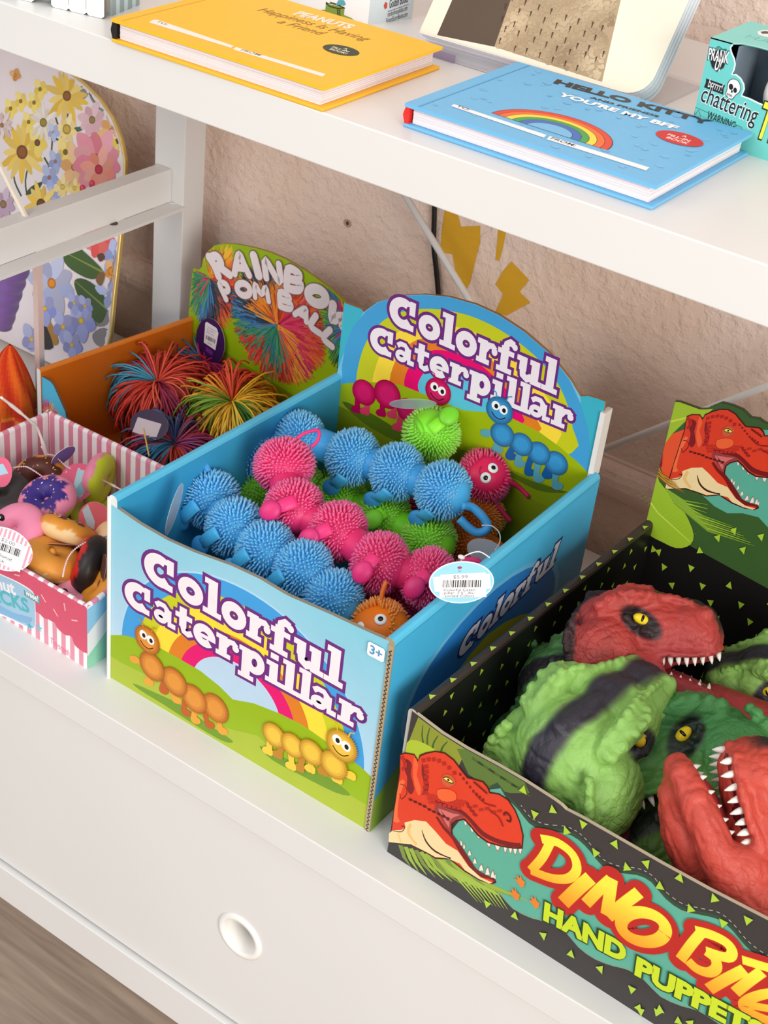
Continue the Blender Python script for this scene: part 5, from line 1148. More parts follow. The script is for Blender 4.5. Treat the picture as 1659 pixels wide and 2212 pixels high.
# ---------------------------------------------------------------- rubber dinosaur hand puppets
def skin_mat(name, wr=.0005):
    m = bpy.data.materials.new(name); m.use_nodes = True; nt = m.node_tree; b = nt.nodes['Principled BSDF']
    b.inputs['Roughness'].default_value = .52; b.inputs['Specular IOR Level'].default_value = .4
    a = nt.nodes.new('ShaderNodeAttribute'); a.attribute_name = 'Col'
    at2 = nt.nodes.new('ShaderNodeAttribute'); at2.attribute_name = 'Scales'
    tc_ = nt.nodes.new('ShaderNodeTexCoord')
    v = nt.nodes.new('ShaderNodeTexVoronoi'); v.feature = 'DISTANCE_TO_EDGE'; v.inputs['Scale'].default_value = 190
    n = nt.nodes.new('ShaderNodeTexNoise'); n.inputs['Scale'].default_value = 70; n.inputs['Detail'].default_value = 4; n.inputs['Distortion'].default_value = 1.2
    nt.links.new(tc_.outputs['Object'], v.inputs['Vector']); nt.links.new(tc_.outputs['Object'], n.inputs['Vector'])
    mr = nt.nodes.new('ShaderNodeMapRange'); mr.inputs['From Max'].default_value = .16; nt.links.new(v.outputs['Distance'], mr.inputs['Value'])
    mu = nt.nodes.new('ShaderNodeMath'); mu.operation = 'MULTIPLY'; nt.links.new(mr.outputs[0], mu.inputs[0]); nt.links.new(at2.outputs['Fac'], mu.inputs[1])
    b1 = nt.nodes.new('ShaderNodeBump'); b1.inputs['Distance'].default_value = wr; nt.links.new(mu.outputs[0], b1.inputs['Height'])
    b2 = nt.nodes.new('ShaderNodeBump'); b2.inputs['Distance'].default_value = .0025; b2.inputs['Strength'].default_value = .7; nt.links.new(n.outputs['Fac'], b2.inputs['Height']); nt.links.new(b1.outputs[0], b2.inputs['Normal'])
    nt.links.new(b2.outputs[0], b.inputs['Normal'])
    # a little darker in the grooves of the moulding
    m2 = nt.nodes.new('ShaderNodeMapRange'); m2.inputs['From Max'].default_value = 1; m2.inputs['To Min'].default_value = 1.0; m2.inputs['To Max'].default_value = 1.0
    nt.links.new(a.outputs['Color'], b.inputs['Base Color'])
    return m
SKIN = skin_mat('painted_puppet_rubber')
TOOTH = mat('tooth_plastic', rough=.25, spec=.5, color=(240, 236, 226))
def remesh(mb, vox, it=4):
    me = bpy.data.meshes.new('r'); me.from_pydata(mb.v, [], mb.f); o = bpy.data.objects.new('r', me); col.objects.link(o)
    r = o.modifiers.new('r', 'REMESH'); r.mode = 'VOXEL'; r.voxel_size = vox; r.use_smooth_shade = True
    s_ = o.modifiers.new('s', 'SMOOTH'); s_.iterations = it; s_.factor = .5
    dg = bpy.context.evaluated_depsgraph_get(); dg.update(); n = bpy.data.meshes.new_from_object(o.evaluated_get(dg)); bpy.data.objects.remove(o); bpy.data.meshes.remove(me)
    return n
def cap(mb, pts, rs):
    pts = [V(p) for p in pts]
    for k in range(len(pts) - 1):
        n = max(2, int((pts[k + 1] - pts[k]).length / .004))
        for i in range(n + 1):
            t = i / n; r = rs[k] + (rs[k + 1] - rs[k]) * t; mb.ell(pts[k].lerp(pts[k + 1], t), r, (0, 0, 0), nu=10, nv=6)
_pm = {}
def puppet_mesh(kind, gape, base, belly, dark, nd=V((0, 0, -1)), neck=None):
    """head in its own frame: x forward, z up; metres at full size"""
    mb = MB(); g = math.radians(gape)
    E_ = lambda c, r, M=None: mb.ell(c, r, (0, 0, 0), M, 20, 14)
    def row(pts, n, r0, r1):
        """a row of bony scales"""
        q = smooth(pts, 8, False); L = len(q) - 1
        for i in range(n):
            t = i / (n - 1) * L; k = min(int(t), L - 1); p = V(q[k]).lerp(V(q[k + 1]), t - k); r = .8 * (r0 + (r1 - r0) * i / (n - 1)); E_(p, (r * 1.05, r * .95, r))
    E_((-.008, 0, .001), (.034, .034, .031)); E_((.018, 0, .003), (.030, .0285, .027)); E_((.040, 0, .001), (.0245, .0235, .0225)); E_((.050, 0, -.002), (.0150, .0215, .0185))
    for s in (-1, 1):
        cap(mb, [(-.012, s * .024, .022), (.006, s * .0245, .027), (.020, s * .019, .025)], [.0075, .0085, .006])       # brow
        row([(-.014, s * .029, .024), (.002, s * .031, .030), (.014, s * .028, .029), (.022, s * .021, .0265)], 7, .0048, .0042)
        row([(-.010, s * .022, .0295), (.004, s * .0225, .0345), (.018, s * .018, .032)], 6, .0040, .0036)
        row([(.022, s * .0165, .0265), (.034, s * .0145, .0245), (.046, s * .0130, .0200)], 6, .0038, .0032)             # snout ridges
        E_((.0535, s * .0110, .0115), (.0070, .0065, .0065)); E_((-.014, s * .028, -.010), (.024, .0150, .026))           # nostril boss, cheek
        E_((.006, s * .024, -.022), (.020, .0110, .016))
        row([(-.030, s * .028, .018), (-.036, s * .034, .004), (-.035, s * .036, -.012), (-.024, s * .035, -.028)], 9, .0045, .0038)   # frill behind the cheek
        row([(.004, s * .031, .014), (.014, s * .029, .004), (.022, s * .026, .002)], 5, .0034, .0028)                    # under the eye
        row([(.022, s * .0245, -.011), (.038, s * .0225, -.0135), (.052, s * .0175, -.014), (.062, s * .007, -.012)], 11, .0040, .0034)  # lip scales
    cap(mb, [(-.020, 0, .029), (.01, 0, .026), (.03, 0, .022)], [.006, .005, .004])
    J = Matrix.Rotation(g, 4, 'Y'); hj = V((.008, 0, -.018)); W_ = lambda p: hj + (J @ V(p))
    for s in (-1, 1):
        cap(mb, [W_((-.004, s * .0225, -.008)), W_((.022, s * .0205, -.008)), W_((.042, s * .0150, -.007)), W_((.052, s * .005, -.007))], [.0125, .0098, .0088, .0078])
        row([W_((.004, s * .0265, -.004)), W_((.024, s * .0235, -.004)), W_((.042, s * .0180, -.004))], 8, .0034, .0030)
    cap(mb, [W_((-.004, 0, -.014)), W_((.022, 0, -.015)), W_((.040, 0, -.012))], [.0185, .0150, .0120])
    E_((-.006, 0, -.026), (.020, .026, .018))
    c0_ = V((-.010, 0, -.006)); cap(mb, [c0_, c0_ + nd * .022, c0_ + nd * .045], [.028, .026, .027])
    if neck: cap(mb, [c0_] + [q for q, r in neck], [.030] + [r for q, r in neck])
    me = remesh(mb, .00135, 3)
    mo = MB(); M3 = J.to_3x3()
    mo.ell(hj + (J @ V((.024, 0, -.004))), (.028, .0185, .0045), (118, 26, 30), M3, 18, 8); mo.ell((.032, 0, -.0150), (.029, .0190, .004), (96, 20, 26), None, 18, 8)
    mo.ell((.010, 0, -.018), (.014, .0215, .012), (60, 12, 16), None, 14, 8); mo.ell(hj + (J @ V((.026, 0, .0005))), (.020, .009, .0035), (150, 50, 54), M3, 14, 8)
    rnd = random.Random(3)
    nrm_ = [V(v.normal) for v in me.vertices]
    for v, nn_ in zip(me.vertices, nrm_):
        p = v.co; a_ = noise.noise(p * 95) ; b_ = abs(noise.noise(V((p.x * 60, p.y * 160, p.z * 160)) + V((5, 0, 0)))); v.co = p + nn_ * (.0007 * a_ - .0010 * max(0, .22 - b_) * 4)
    ca = me.color_attributes.new('Col', 'FLOAT_COLOR', 'POINT'); sc_ = me.attributes.new('Scales', 'FLOAT', 'POINT'); L = len(me.vertices); cd_ = []; sd = []
    for v in me.vertices:
        p = v.co; nz = noise.noise(p * 60); n2 = noise.noise(p * 18)
        c = mixc(base, belly, max(0, min(1, (-p.z * 14 + n2 * 1.2 + .1))))
        c = mixc(c, mixc(base, (0, 0, 0), .35), max(0, nz) * .35)
        sf = 1 - max(0, min(1, (abs(p.y) - .0062 - .0025 * nz) / .0045))
        zz = p.z + (max(0, -.028 - p.x) * 1.1 if neck else 0)
        if zz > -.006: c = mixc(c, dark, sf * .94 * max(0, min(1, (zz + .006) / .010)))
        e = math.hypot(p.x - .016, (p.z - .016)); 
        if abs(p.y) > .014: c = mixc(c, dark, max(0, min(1, (.0115 - math.hypot((p.x - .013) * .8, (p.z - .010) + (p.x - .013) * .5)) / .003)) * .95)
        nb = max(0, min(1, (.0075 - abs(p.x + .037 - .15 * p.z)) / .003)); c = mixc(c, dark, nb * .85 if kind == 'band' else 0)
        cd_ += [*lin(c), 1]; sd.append(max(0, min(1, (.026 - abs(p.y)) * -60)) * .6 + .15)
    me.attributes['Scales'].data.foreach_set('value', sd); me.color_attributes['Col'].data.foreach_set('color', cd_); me.materials.append(SKIN); me.polygons.foreach_set('use_smooth', [True] * len(me.polygons)); me.update()
    # teeth
    teeth = []
    for s in (-1, 1):
        for k in range(8):
            t = k / 7; x = .024 + .036 * t; y = s * (.0205 - .0135 * t ** 2.2); teeth.append((V((x, y, -.0150)), V((.05 * (k > 5), s * .10, -1)), .0085 if k in (3, 4, 5, 6) else .0068))
        for k in range(6):
            t = k / 5; x = .016 + .032 * t; y = s * (.0190 - .0125 * t ** 2); p = W_((x, y, -.002)); teeth.append((p, J @ V((0.0, s * .10, 1)), .0068))
    return me, mo, teeth
def puppet(label, kind, pos, fwd, up, scale, gape, base, belly, dark, group='rubber dinosaur hand puppets in the jungle print box', eye_c=(244, 212, 40), neck=None):
    pos = V(pos); pos.x = max(pos.x, .281 + .042 * scale)
    f_ = V(fwd).normalized(); l_ = V(up).cross(f_).normalized(); u_ = f_.cross(l_); R3 = Matrix((f_, l_, u_)).transposed()
    root = thing('dinosaur_puppet', label, 'hand puppet', pos, group); root.rotation_euler = R3.to_euler(); root.scale = (scale,) * 3
    nd = R3.transposed() @ (V((0, .12, -1)).normalized()); k = label
    if k not in _pm: _pm[k] = puppet_mesh(kind, gape, base, belly, dark, nd, neck and [(R3.transposed() @ ((q - pos) / scale), r / scale) for q, r in neck])
    me, mo, teeth = _pm[k]
    def kid(name, data_mb=None, data=None, m=None, par=None, loc=(0, 0, 0)):
        if data is None: o = data_mb.build(name, m, smooth=True, loc=loc)
        else: o = bpy.data.objects.new(name, data); col.objects.link(o); o.location = loc
        o.parent = par or root; return o
    kid('head', data=me); kid('mouth_lining', mo, m=mat('wet_mouth', rough=.35))
    tm = None
    for p, d, ln in teeth:
        if tm is None or True:
            t_ = MB(); t_.tube([(0, 0, -.002), (0, 0, .25 * .009), (0.0004, 0, .6 * .009), (.0009, 0, .009)], [.0021, .0020, .0014, .0003], (240, 236, 226), n=8)
            if 'tooth' not in _pm: oo = t_.build('tooth', TOOTH, smooth=True); _pm['tooth'] = oo.data; bpy.data.objects.remove(oo)
        o = bpy.data.objects.new('tooth', _pm['tooth']); col.objects.link(o); o.parent = root; o.location = p; o.rotation_mode = 'QUATERNION'; o.rotation_quaternion = d.to_track_quat('Z', 'X'); o.scale = (.9, .9, ln / .009 * .78)
    for s in (-1, 1):
        e = V((.0130, s * .0262, .0125)); nrm = V((.35, s, .18)).normalized(); t1 = V((1, 0, -.45)); t1 = (t1 - nrm * t1.dot(nrm)).normalized(); t2 = nrm.cross(t1); M = Matrix((t1, t2, nrm)).transposed()
        m = MB(); m.ell(e, (.0056, .0036, .0034), eye_c, M, 18, 10); eo = kid('eye', m, m=mat('glossy_eye', rough=.15))
        m = MB(); m.ell(e + nrm * .0030 + t1 * .0004, (.0011, .0024, .0008), (10, 8, 4), M, 12, 6); kid('pupil', m, m=mat('glossy_eye', rough=.15), par=eo)
    return root
GRN, GBEL, GDK = (138, 184, 92), (156, 176, 76), (46, 40, 56)
RDB, RBEL, RDK = (176, 62, 56), (168, 60, 66), (36, 28, 32)
GR2, GB2 = (70, 136, 74), (96, 140, 50)
R_, D_, F_ = _r
CAMD = V((.27, -.72, .64))
puppet('big light green dinosaur puppet seen from above with a dark stripe down its snout', 'plain', at(1262, 1608, 2, .110), (.18, 1, .20), V((-.14, -.60, .78)), 1.24, 10, GRN, GBEL, GDK, neck=[(at(1165, 1672, 2, .085), .030), (at(1120, 1712, 2, .066), .028)])
puppet('red dinosaur puppet with bared white teeth and a yellow eye, lying highest against the back', 'band', at(1352, 1378, 2, .126), R_ * .97 - D_ * .10 - F_ * .22, -D_ * .97 + R_ * .1 + F_ * .02, 1.04, 25, RDB, RBEL, RDK)
puppet('red dinosaur puppet at the right edge with its mouth wide open and pointing up', 'plain', at(1676, 1862, 2, .104), -D_ * .94 - R_ * .20 - F_ * .22, R_ * .9 - D_ * .3 - F_ * .05, 1.26, 15, (196, 72, 56), (190, 70, 58), RDK)
puppet('dark green dinosaur puppet with an open dark mouth between the light green and red ones', 'plain', at(1497, 1642, 2, .090), -R_ * .90 + D_ * .16 - F_ * .25, -D_ * .9 - R_ * .15 + F_ * .30, 1.18, 48, GR2, GB2, (34, 44, 40))
puppet('dark green striped dinosaur puppet half hidden behind the big light green one', 'plain', at(1175, 1458, 2, .085), R_ * .9 + D_ * .05 + F_ * .1, -D_ * .75 - F_ * .70 - R_ * .05, .95, 8, (82, 134, 78), (96, 130, 60), (38, 36, 44))
puppet('light green dinosaur puppet cut off by the right edge behind the dark red sleeve', 'plain', at(1712, 1478, 2, .096), -R_ * .8 + F_ * .3, -D_ * .8 - F_ * .5, 1.0, 12, GRN, GBEL, GDK)
puppet('dark green dinosaur puppet at the very bottom under the right-hand red one', 'plain', at(1450, 1830, 2, .045), R_ * .8 + F_ * .3, -D_ * .7 - F_ * .6, 1.1, 10, (84, 120, 44), (90, 120, 40), (34, 40, 34))
puppet('dark green dinosaur puppet sunk in the left corner shadow of the jungle box', 'plain', at(1120, 1560, 2, .052), R_ * .5 - D_ * .6 + F_ * .4, -D_ * .5 - F_ * .8, .85, 8, (60, 104, 60), (80, 110, 50), (30, 32, 36))
# the red puppet sleeve with its black stripe
mb = MB(); a, b, c_ = at(1535, 1535, 2, .088), at(1605, 1570, 2, .086), at(1720, 1625, 2, .084)
cap(mb, [a, b, c_], [.020, .023, .027]); me = remesh(mb, .0020, 3)
ca = me.color_attributes.new('Col', 'FLOAT_COLOR', 'POINT'); me.attributes.new('Scales', 'FLOAT', 'POINT'); dd = (c_ - a).normalized(); sd_ = dd.cross(-F_).normalized(); cdt = []
for v in me.vertices:
    p = v.co; k = (p - a).dot(sd_); n_ = noise.noise(p * 50); cdt += [*lin(mixc((160, 54, 56), RDK, max(0, min(1, 1 - (abs(k - .004) - .0085 - .003 * n_) / .003)))), 1]
me.color_attributes['Col'].data.foreach_set('color', cdt); me.materials.append(SKIN); me.polygons.foreach_set('use_smooth', [True] * len(me.polygons))
o = bpy.data.objects.new('puppet_sleeve', me); col.objects.link(o); tag(o, 'dark red rubber puppet neck with a black stripe running under the top red puppet', 'hand puppet', 'rubber dinosaur hand puppets in the jungle print box')
mb = MB(); cap(mb, [at(1290, 1790, 2, .06), at(1330, 1815, 2, .05)], [.02, .022]); me = remesh(mb, .0022, 3)
ca = me.color_attributes.new('Col', 'FLOAT_COLOR', 'POINT'); me.attributes.new('Scales', 'FLOAT', 'POINT'); me.color_attributes['Col'].data.foreach_set('color', [*lin((110, 36, 60)), 1] * len(me.vertices)); me.materials.append(SKIN); me.polygons.foreach_set('use_smooth', [True] * len(me.polygons))
o = bpy.data.objects.new('puppet_sleeve', me); col.objects.link(o); tag(o, 'dark purple-red bit of a rubber puppet low against the front panel', 'hand puppet', 'rubber dinosaur hand puppets in the jungle print box')
# ---------------------------------------------------------------- things on the upper shelf
def hardback(label, x0, x1, y0, y1, th, cov, spine, yaw, art, group='fill-in hardback books lying flat on the upper shelf'):
    """book lying flat, spine along its left short side"""
    o_ = V((x0, y0, ZU)); root = thing('hardback_book', label, 'book', o_, group); W_, D_ = x1 - x0, y1 - y0; ct = .0022
    Rz = Matrix.Rotation(yaw, 3, 'Z')
    def T(mb): mb.v = [o_ + Rz @ v for v in mb.v]; return mb
    def cover(z0, z1, name, top=None):
        mb = MB(); mb.box(-.0005, W_, 0, D_, z0, z1, cov)
        mb.v = [V(v) for v in mb.v]
        T(mb)
        if top:
            P = Panel(o_ + V((0, 0, z1)), Rz @ V((1, 0, 0)), Rz @ V((0, 1, 0)), mb, base=.0001); P.N = V((0, 0, 1)); top(P)
        return mb.build(name, mat('book_cloth', rough=.5, spec=.35, mott=.02, mscale=150, bump=.00005, bscale=900), root, loc=o_, bevel=.0007 if not top else 0)
    cover(0.0001, ct, 'cover_board'); cover(th - ct, th, 'cover_board', art)
    mb = MB(); t2 = ct + .0002; n = 16; hgt = (th - 2 * ct - .0004) / n; rnd = random.Random(int(x0 * 1000))
    for k in range(n):
        j = rnd.uniform(-.0002, .0002); g_ = rnd.uniform(-8, 6); mb.box(.004, W_ - .0045 + j, .0035 + j, D_ - .0035, t2 + k * hgt, t2 + (k + 1) * hgt - hgt * .12, (238 + g_, 230 + g_, 232 + g_))
    T(mb).build('page_block', MATTE, root, loc=o_)
    mb = MB(); prof = [V((-.0016 + .0016 * abs(math.cos(a)) ** 1.5, 0, ct * .3 + (th - ct * .6) * k / 8)) for k, a in enumerate([PI * q / 8 for q in range(9)])]
    prof = prof + [V((.0025, 0, prof[-1].z)), V((.0025, 0, prof[0].z))]; mb.prism([p + V((0, .0008, 0)) for p in prof], (0, D_ - .0016, 0), spine)
    T(mb).build('spine', mat('book_spine', rough=.4), root, loc=o_)
    return root
SH = crop(300, 0, 2.5136)
def yart(P):
    f = SH; W_ = P.px(957, 97)[0]
    for a in (.0075,): P.stroke([(a, .001), (a, .128)], .0008, (226, 168, 40))
    P.ppoly([(58, 118), (82, 107), (100, 108), (515, 250), (500, 261), (60, 124)], (240, 232, 226), f=f); P.ppoly([(512, 266), (527, 256), (1014, 403), (998, 417), (520, 272)], (240, 232, 226), f=f)
    P.qtext('TO:', (92, 119), (146, 138), .0042, (90, 80, 70), bold=.015, f=f); P.qtext('FROM:', (548, 273), (662, 306), .0042, (90, 80, 70), bold=.015, f=f)
    P.qtext('PEANUTS', (832, 78), (1140, 158), .0150, (246, 236, 220), bold=.05, f=f, shear=.0); P.qtext('PEANUTS', (834, 78), (1142, 158), .0148, (214, 170, 90), bold=-.02, f=f); P.qtext('PEANUTS', (834, 78), (1142, 158), .0148, (244, 236, 224), bold=-.035, f=f)
    P.qtext('Happiness Is Having', (634, 55), (1232, 224), .0140, (150, 112, 30), bold=.0, f=f, shear=.25); P.qtext('a Friend', (742, 122), (985, 192), .0140, (150, 112, 30), bold=.0, f=f, shear=.25)
    c_ = P.px(*f((1098, 273))); P.disc(c_, .0125, .0095, (44, 50, 24)); P.text('A', (c_[0] - .0008, c_[1] + .0035), .0036, (236, 230, 200), bold=.02); P.text('FILL-IN', (c_[0] - .0075, c_[1] - .0005), .0042, (236, 230, 200), bold=.02); P.text('BOOK!', (c_[0] - .0060, c_[1] - .0050), .0042, (236, 230, 200), bold=.02)
hardback('mustard yellow hardback with a black spine end lying flat at the shelf edge', -.0440, .1232, .0468, .1765, .0150, (246, 186, 44), (30, 26, 24), .018, yart)
BF = crop(880, 130, 2.1296)
def bart(P):
    f = BF; rnd = random.Random(5)
    for k in range(70):
        u, v = rnd.uniform(.012, .158), rnd.uniform(.006, .122); c = (122, 184, 222) if k % 2 else (112, 176, 216); s_ = rnd.uniform(.0016, .003)
        if k % 3 == 0: P.poly([(u + s_ * (1 if q % 2 else .5) * math.cos(q * PI / 5), v + s_ * (1 if q % 2 else .5) * math.sin(q * PI / 5)) for q in range(10)], c, up=False)
        elif k % 3 == 1: P.poly([(u - s_, v), (u, v + s_), (u + s_, v), (u, v - s_)], c, up=False)
        else: P.disc((u, v), s_, s_ * .8, c, up=False)
    P.stroke([(.0085, .001), (.0085, .127)], .0010, (96, 168, 214))
    L, R_ = P.px(*f((388, 243))), P.px(*f((925, 412))); cu = (L[0] + R_[0]) / 2; v0 = (L[1] + R_[1]) / 2 - .001; a = (R_[0] - L[0]) / 2; T_ = P.px(*f((700, 238))); ra = .86
    for k, c in ((1.0, (60, 36, 30)), (.985, (222, 66, 46)), (.88, (60, 36, 30)), (.87, (236, 110, 50)), (.76, (60, 36, 30)), (.75, (248, 216, 70)), (.64, (50, 50, 30)), (.63, (70, 160, 80)), (.52, (50, 40, 40)), (.51, (66, 110, 186)), (.38, (50, 40, 40)), (.37, (120, 184, 226))): arch(P, (cu - a * k, 0), (cu + a * k, 0), ra, c, v0)
    P.ppoly([(200, 213), (213, 204), (640, 346), (628, 359)], (243, 239, 240), f=f); P.ppoly([(640, 366), (655, 351), (1113, 496), (1098, 510)], (243, 239, 240), f=f)
    P.qtext('TO:', (222, 214), (280, 234), .0048, (60, 70, 80), bold=.02, f=f); P.qtext('FROM:', (652, 362), (768, 400), .0052, (60, 70, 80), bold=.02, f=f)
    P.qtext('HELLO KITTY', (668, 105), (1385, 299), .0125, (64, 54, 50), bold=.05, f=f, shear=-.1); P.qtext('AND FRIENDS', (838, 175), (1152, 264), .0046, (56, 50, 50), bold=.03, f=f)
    P.qtext("YOU'RE MY BFF", (692, 164), (1232, 321), .0098, (244, 246, 250), bold=.05, f=f)
    c_ = P.px(*f((1252, 362))); P.disc(c_, .0145, .0110, (206, 44, 44)); P.text('A', (c_[0] - .001, c_[1] + .0045), .0042, (250, 230, 225), bold=.02); P.text('FILL-IN', (c_[0] - .0082, c_[1] - .0008), .0048, (250, 230, 225), bold=.02); P.text('BOOK', (c_[0] - .0062, c_[1] - .0060), .0048, (250, 230, 225), bold=.02)
hardback('light blue hardback with a printed rainbow and red spine end lying flat', .1685, .3325, .0685, .1965, .0142, (112, 182, 226), (222, 40, 34), .0, bart)

# thick rounded board book leaning back on a clear easel
th = math.radians(36); b0 = V((.0842, .2067, .480)); b1 = V((.2530, .2120, .480)); U = (b1 - b0).normalized(); Wv = V((0, math.sin(th), math.cos(th))); HB = .215; WB = (b1 - b0).length
root = thing('board_book', 'big cream board book with a mottled brown picture leaning back on an easel', 'book', b0)
def rounded(w_, h, r, n=7):
    o = [(0, 0)] if False else []
    for cx, cy, a0 in ((w_ - r, r, -PI / 2), (w_ - r, h - r, 0), (0.002, h - .002, PI / 2), (.002, .002, PI)):
        rr = r if cx > .01 else .002
        o += [(cx + rr * math.cos(a0 + PI / 2 * k / n), cy + rr * math.sin(a0 + PI / 2 * k / n)) for k in range(n + 1)]
    return o
mb = MB(); P = Panel(b0, U, Wv, mb, base=0.0); P.step = .000005
out = rounded(WB, HB, .016)
P.mb.prism([P.pt(q, 0) for q in out], -P.N * .0018, (236, 226, 206), (206, 216, 228)); P.lay = 4
f = crop(820, 0, 1.9774); X = lambda pts: [P.px(*f(q)) for q in pts]
def ext(a, b, k): return (b[0] + (b[0] - a[0]) * k, b[1] + (b[1] - a[1]) * k)
q = X([(245, 150), (310, 0), (560, 0), (490, 200)]); P.poly([q[0], ext(q[0], q[1], .75), ext(q[3], q[2], .6), q[3]], (92, 78, 66))
q = X([(490, 200), (560, 0), (1030, 0), (950, 350)]); P.poly([q[0], ext(q[0], q[1], .5), ext(q[3], q[2], .4), q[3]], (176, 152, 122))
rnd = random.Random(4); P.lay += 1
for k in range(900):
    u, v = rnd.uniform(.02, .975), rnd.uniform(.015, 1); a = (q[0][0] + (q[3][0] - q[0][0]) * u, q[0][1] + (q[3][1] - q[0][1]) * u); b = (q[1][0] + (q[2][0] - q[1][0]) * u, q[1][1] + (q[2][1] - q[1][1]) * u)
    p = (a[0] + (b[0] - a[0]) * v, a[1] + (b[1] - a[1]) * v); n_ = noise.noise(V((p[0] * 40, p[1] * 40, 0))); P.disc(p, rnd.uniform(.0006, .0022), rnd.uniform(.0006, .0018), mixc((150, 126, 98), (206, 184, 152), .5 + n_ * .9), n=7, up=False); P.lay -= .235
P.lay += 2
for i in range(9):
    for j in range(7):
        x = 520 + i * 55 + (j % 2) * 26 + rnd.uniform(-8, 8); y = j * 50 + i * 18 - 30 + rnd.uniform(-8, 8)
        if x > 1010 - y * .2 or y > 180 + (x - 490) * .30: continue
        P.stroke(X([(x, y), (x - 8, y + 26)]), [.0012, .0003], (84, 66, 48), up=False)
mb.build('front_page', MATTE, root, loc=b0)
for k in range(7):
    mb = MB(); off = -P.N * (.0020 + k * .0024) + Wv * .0004 * (k % 3); mb.prism([P.pt(q, 0) + off - U * .0006 * (k % 2) + V((0, 0, -.00)) for q in out], -P.N * .0019, (226, 230, 236), (212, 222, 232) if k % 2 else (226, 232, 240)); mb.build('board_page', MATTE, root, loc=b0)
# easel
ez = thing('book_easel', 'clear acrylic easel holding up the big board book', 'book stand', (.15, .2, ZU))
mb = MB(); mb.box(.088, .255, .1985, .2010, ZU, ZU + .0135, (0, 0, 0)); mb.build('front_lip', CLEAR, ez, bevel=.0005)
mb = MB(); mb.box(.088, .255, .2010, .300, ZU, ZU + .0020, (0, 0, 0)); mb.build('base_plate', CLEAR, ez)
mb = MB(); q = [b0 + U * .01 - P.N * .0205 + Wv * .002, b0 + U * (WB - .01) - P.N * .0205 + Wv * .002, b0 + U * (WB - .01) - P.N * .0205 + Wv * .12, b0 + U * .01 - P.N * .0205 + Wv * .12]; mb.prism(q, -P.N * .002, (0, 0, 0)); mb.build('back_rest', CLEAR, ez)
mb = MB(); mb.box(.094, .120, .1978, .1984, ZU + .0005, ZU + .0055, (150, 136, 160)); mb.build('sticker', MATTE, ez)

# slipcase of little books
gx, gy = .0321, .2215; gd = V((.045 - .0321, .2594 - .2213, 0)); gu = V((-.985, -.03, 0)).normalized(); gu = V((-1, .0, 0))
gc = thing('book_slipcase', 'white slipcase of little books with a printed grey end, behind the yellow book', 'slipcase', (gx - .05, gy + .02, ZU))
mb = MB(); a = V((gx, gy, ZU)); mb.prism([a, a + gu * .125, a + gu * .125 + V((0, 0, .10)), a + V((0, 0, .10))], V((.010, .040, 0)), (240, 236, 234), (205, 216, 220))
P = Panel(a - gu * 0 + V((0, 0, 0)), (V((.010, .040, 0))), (0, 0, 1), mb, base=.0002)
if P.N.x < 0: P.N = -P.N
f = crop(620, 0, 4.879)
P.qtext('Golden Books', (1075, 88), (1275, 18), .0085, (60, 60, 66), bold=.01, f=f, shear=.3); P.pstroke([(1062, 122), (1280, 45)], .0003, (50, 50, 56), f=f)
P.qtext('randomhousekids.com', (1058, 178), (1268, 104), .0052, (60, 60, 66), f=f); P.qtext('RichardScarryBooks.com', (1045, 246), (1268, 168), .0052, (60, 60, 66), f=f)
P.ppoly([(1018, 60), (1035, 20), (1055, 30), (1052, 80), (1030, 100)], (196, 70, 50), f=f)
P = Panel(a + gu * .125, -gu, (0, 0, 1), mb, base=.0002)
P.ppoly([(300, 108), (420, 100), (560, 140), (680, 190), (720, 225), (700, 232), (520, 190), (350, 130)], (140, 156, 60), f=f)
P.ppoly([(412, 35), (608, 80), (598, 185), (500, 165), (404, 120)], (128, 148, 52), f=f); P.pstroke([(412, 30), (470, 30), (560, 60), (610, 82), (540, 90), (450, 66), (412, 30)], .0011, (60, 70, 30), f=f)
for k in range(5): P.pstroke([(532, 90 + k * 18), (558, 96 + k * 18)], .0006, (50, 50, 30), f=f)
P.pstroke([(530, 80), (536, 170)], .0006, (50, 50, 30), f=f); P.pstroke([(560, 88), (562, 172)], .0006, (50, 50, 30), f=f); P.pstroke([(440, 0), (440, 32)], .0022, (240, 238, 236), f=f)
P.ppoly([(515, 55), (545, 0), (600, 0), (622, 45), (600, 62), (560, 50)], (86, 160, 176), f=f)
mb.build('case', CARD, gc)
mb = MB(); P2 = V((0, 0, .0)); 
for k in range(6): mb.box(gx - .118 + k * .0195, gx - .102 + k * .0195, gy + .004, gy + .036, ZU + .1003, ZU + .104, (230, 226, 214) if k % 2 else (196, 60, 50))
mb.build('book_tops', MATTE, gc)
# picket fence shaped board books
pk = thing('shaped_book', 'white picket fence shaped board book with a grey-brown edge at the top left', 'book', (-.12, .075, ZU))
p0, p1 = V((-.1412, .0591, ZU)), V((-.0811, .0784, ZU)); d_ = (p1 - p0).normalized(); d_ = V((math.cos(.22), math.sin(.22), 0)); nrm = V((d_.y, -d_.x, 0)); p0 = p1 - d_ * .30
mb = MB(); n = 22
for k in range(n):
    w0 = k * .30 / n; w1 = w0 + .30 / n; wide = k % 2 == 1 or k >= n - 2
    pts = [(w0, .0015), (w0 + .002, 0), (w1 - .002, 0), (w1, .0015)] if wide else [(w0, .005), (w1, .005)]
    q = [p0 + d_ * a + V((0, 0, b + .0002)) for a, b in pts] + [p0 + d_ * w1 + V((0, 0, .09)), p0 + d_ * w0 + V((0, 0, .09))]
    mb.prism([v + nrm * (0 if wide else -.0012) for v in q], -nrm * .003, (246, 248, 246), (120, 120, 110))
P = Panel(p0, d_, (0, 0, 1), mb, base=.0004); P.N = nrm
for k in range(n): P.stroke([(k * .30 / n, .004), (k * .30 / n, .088)], .0003, (120, 125, 118), up=False)
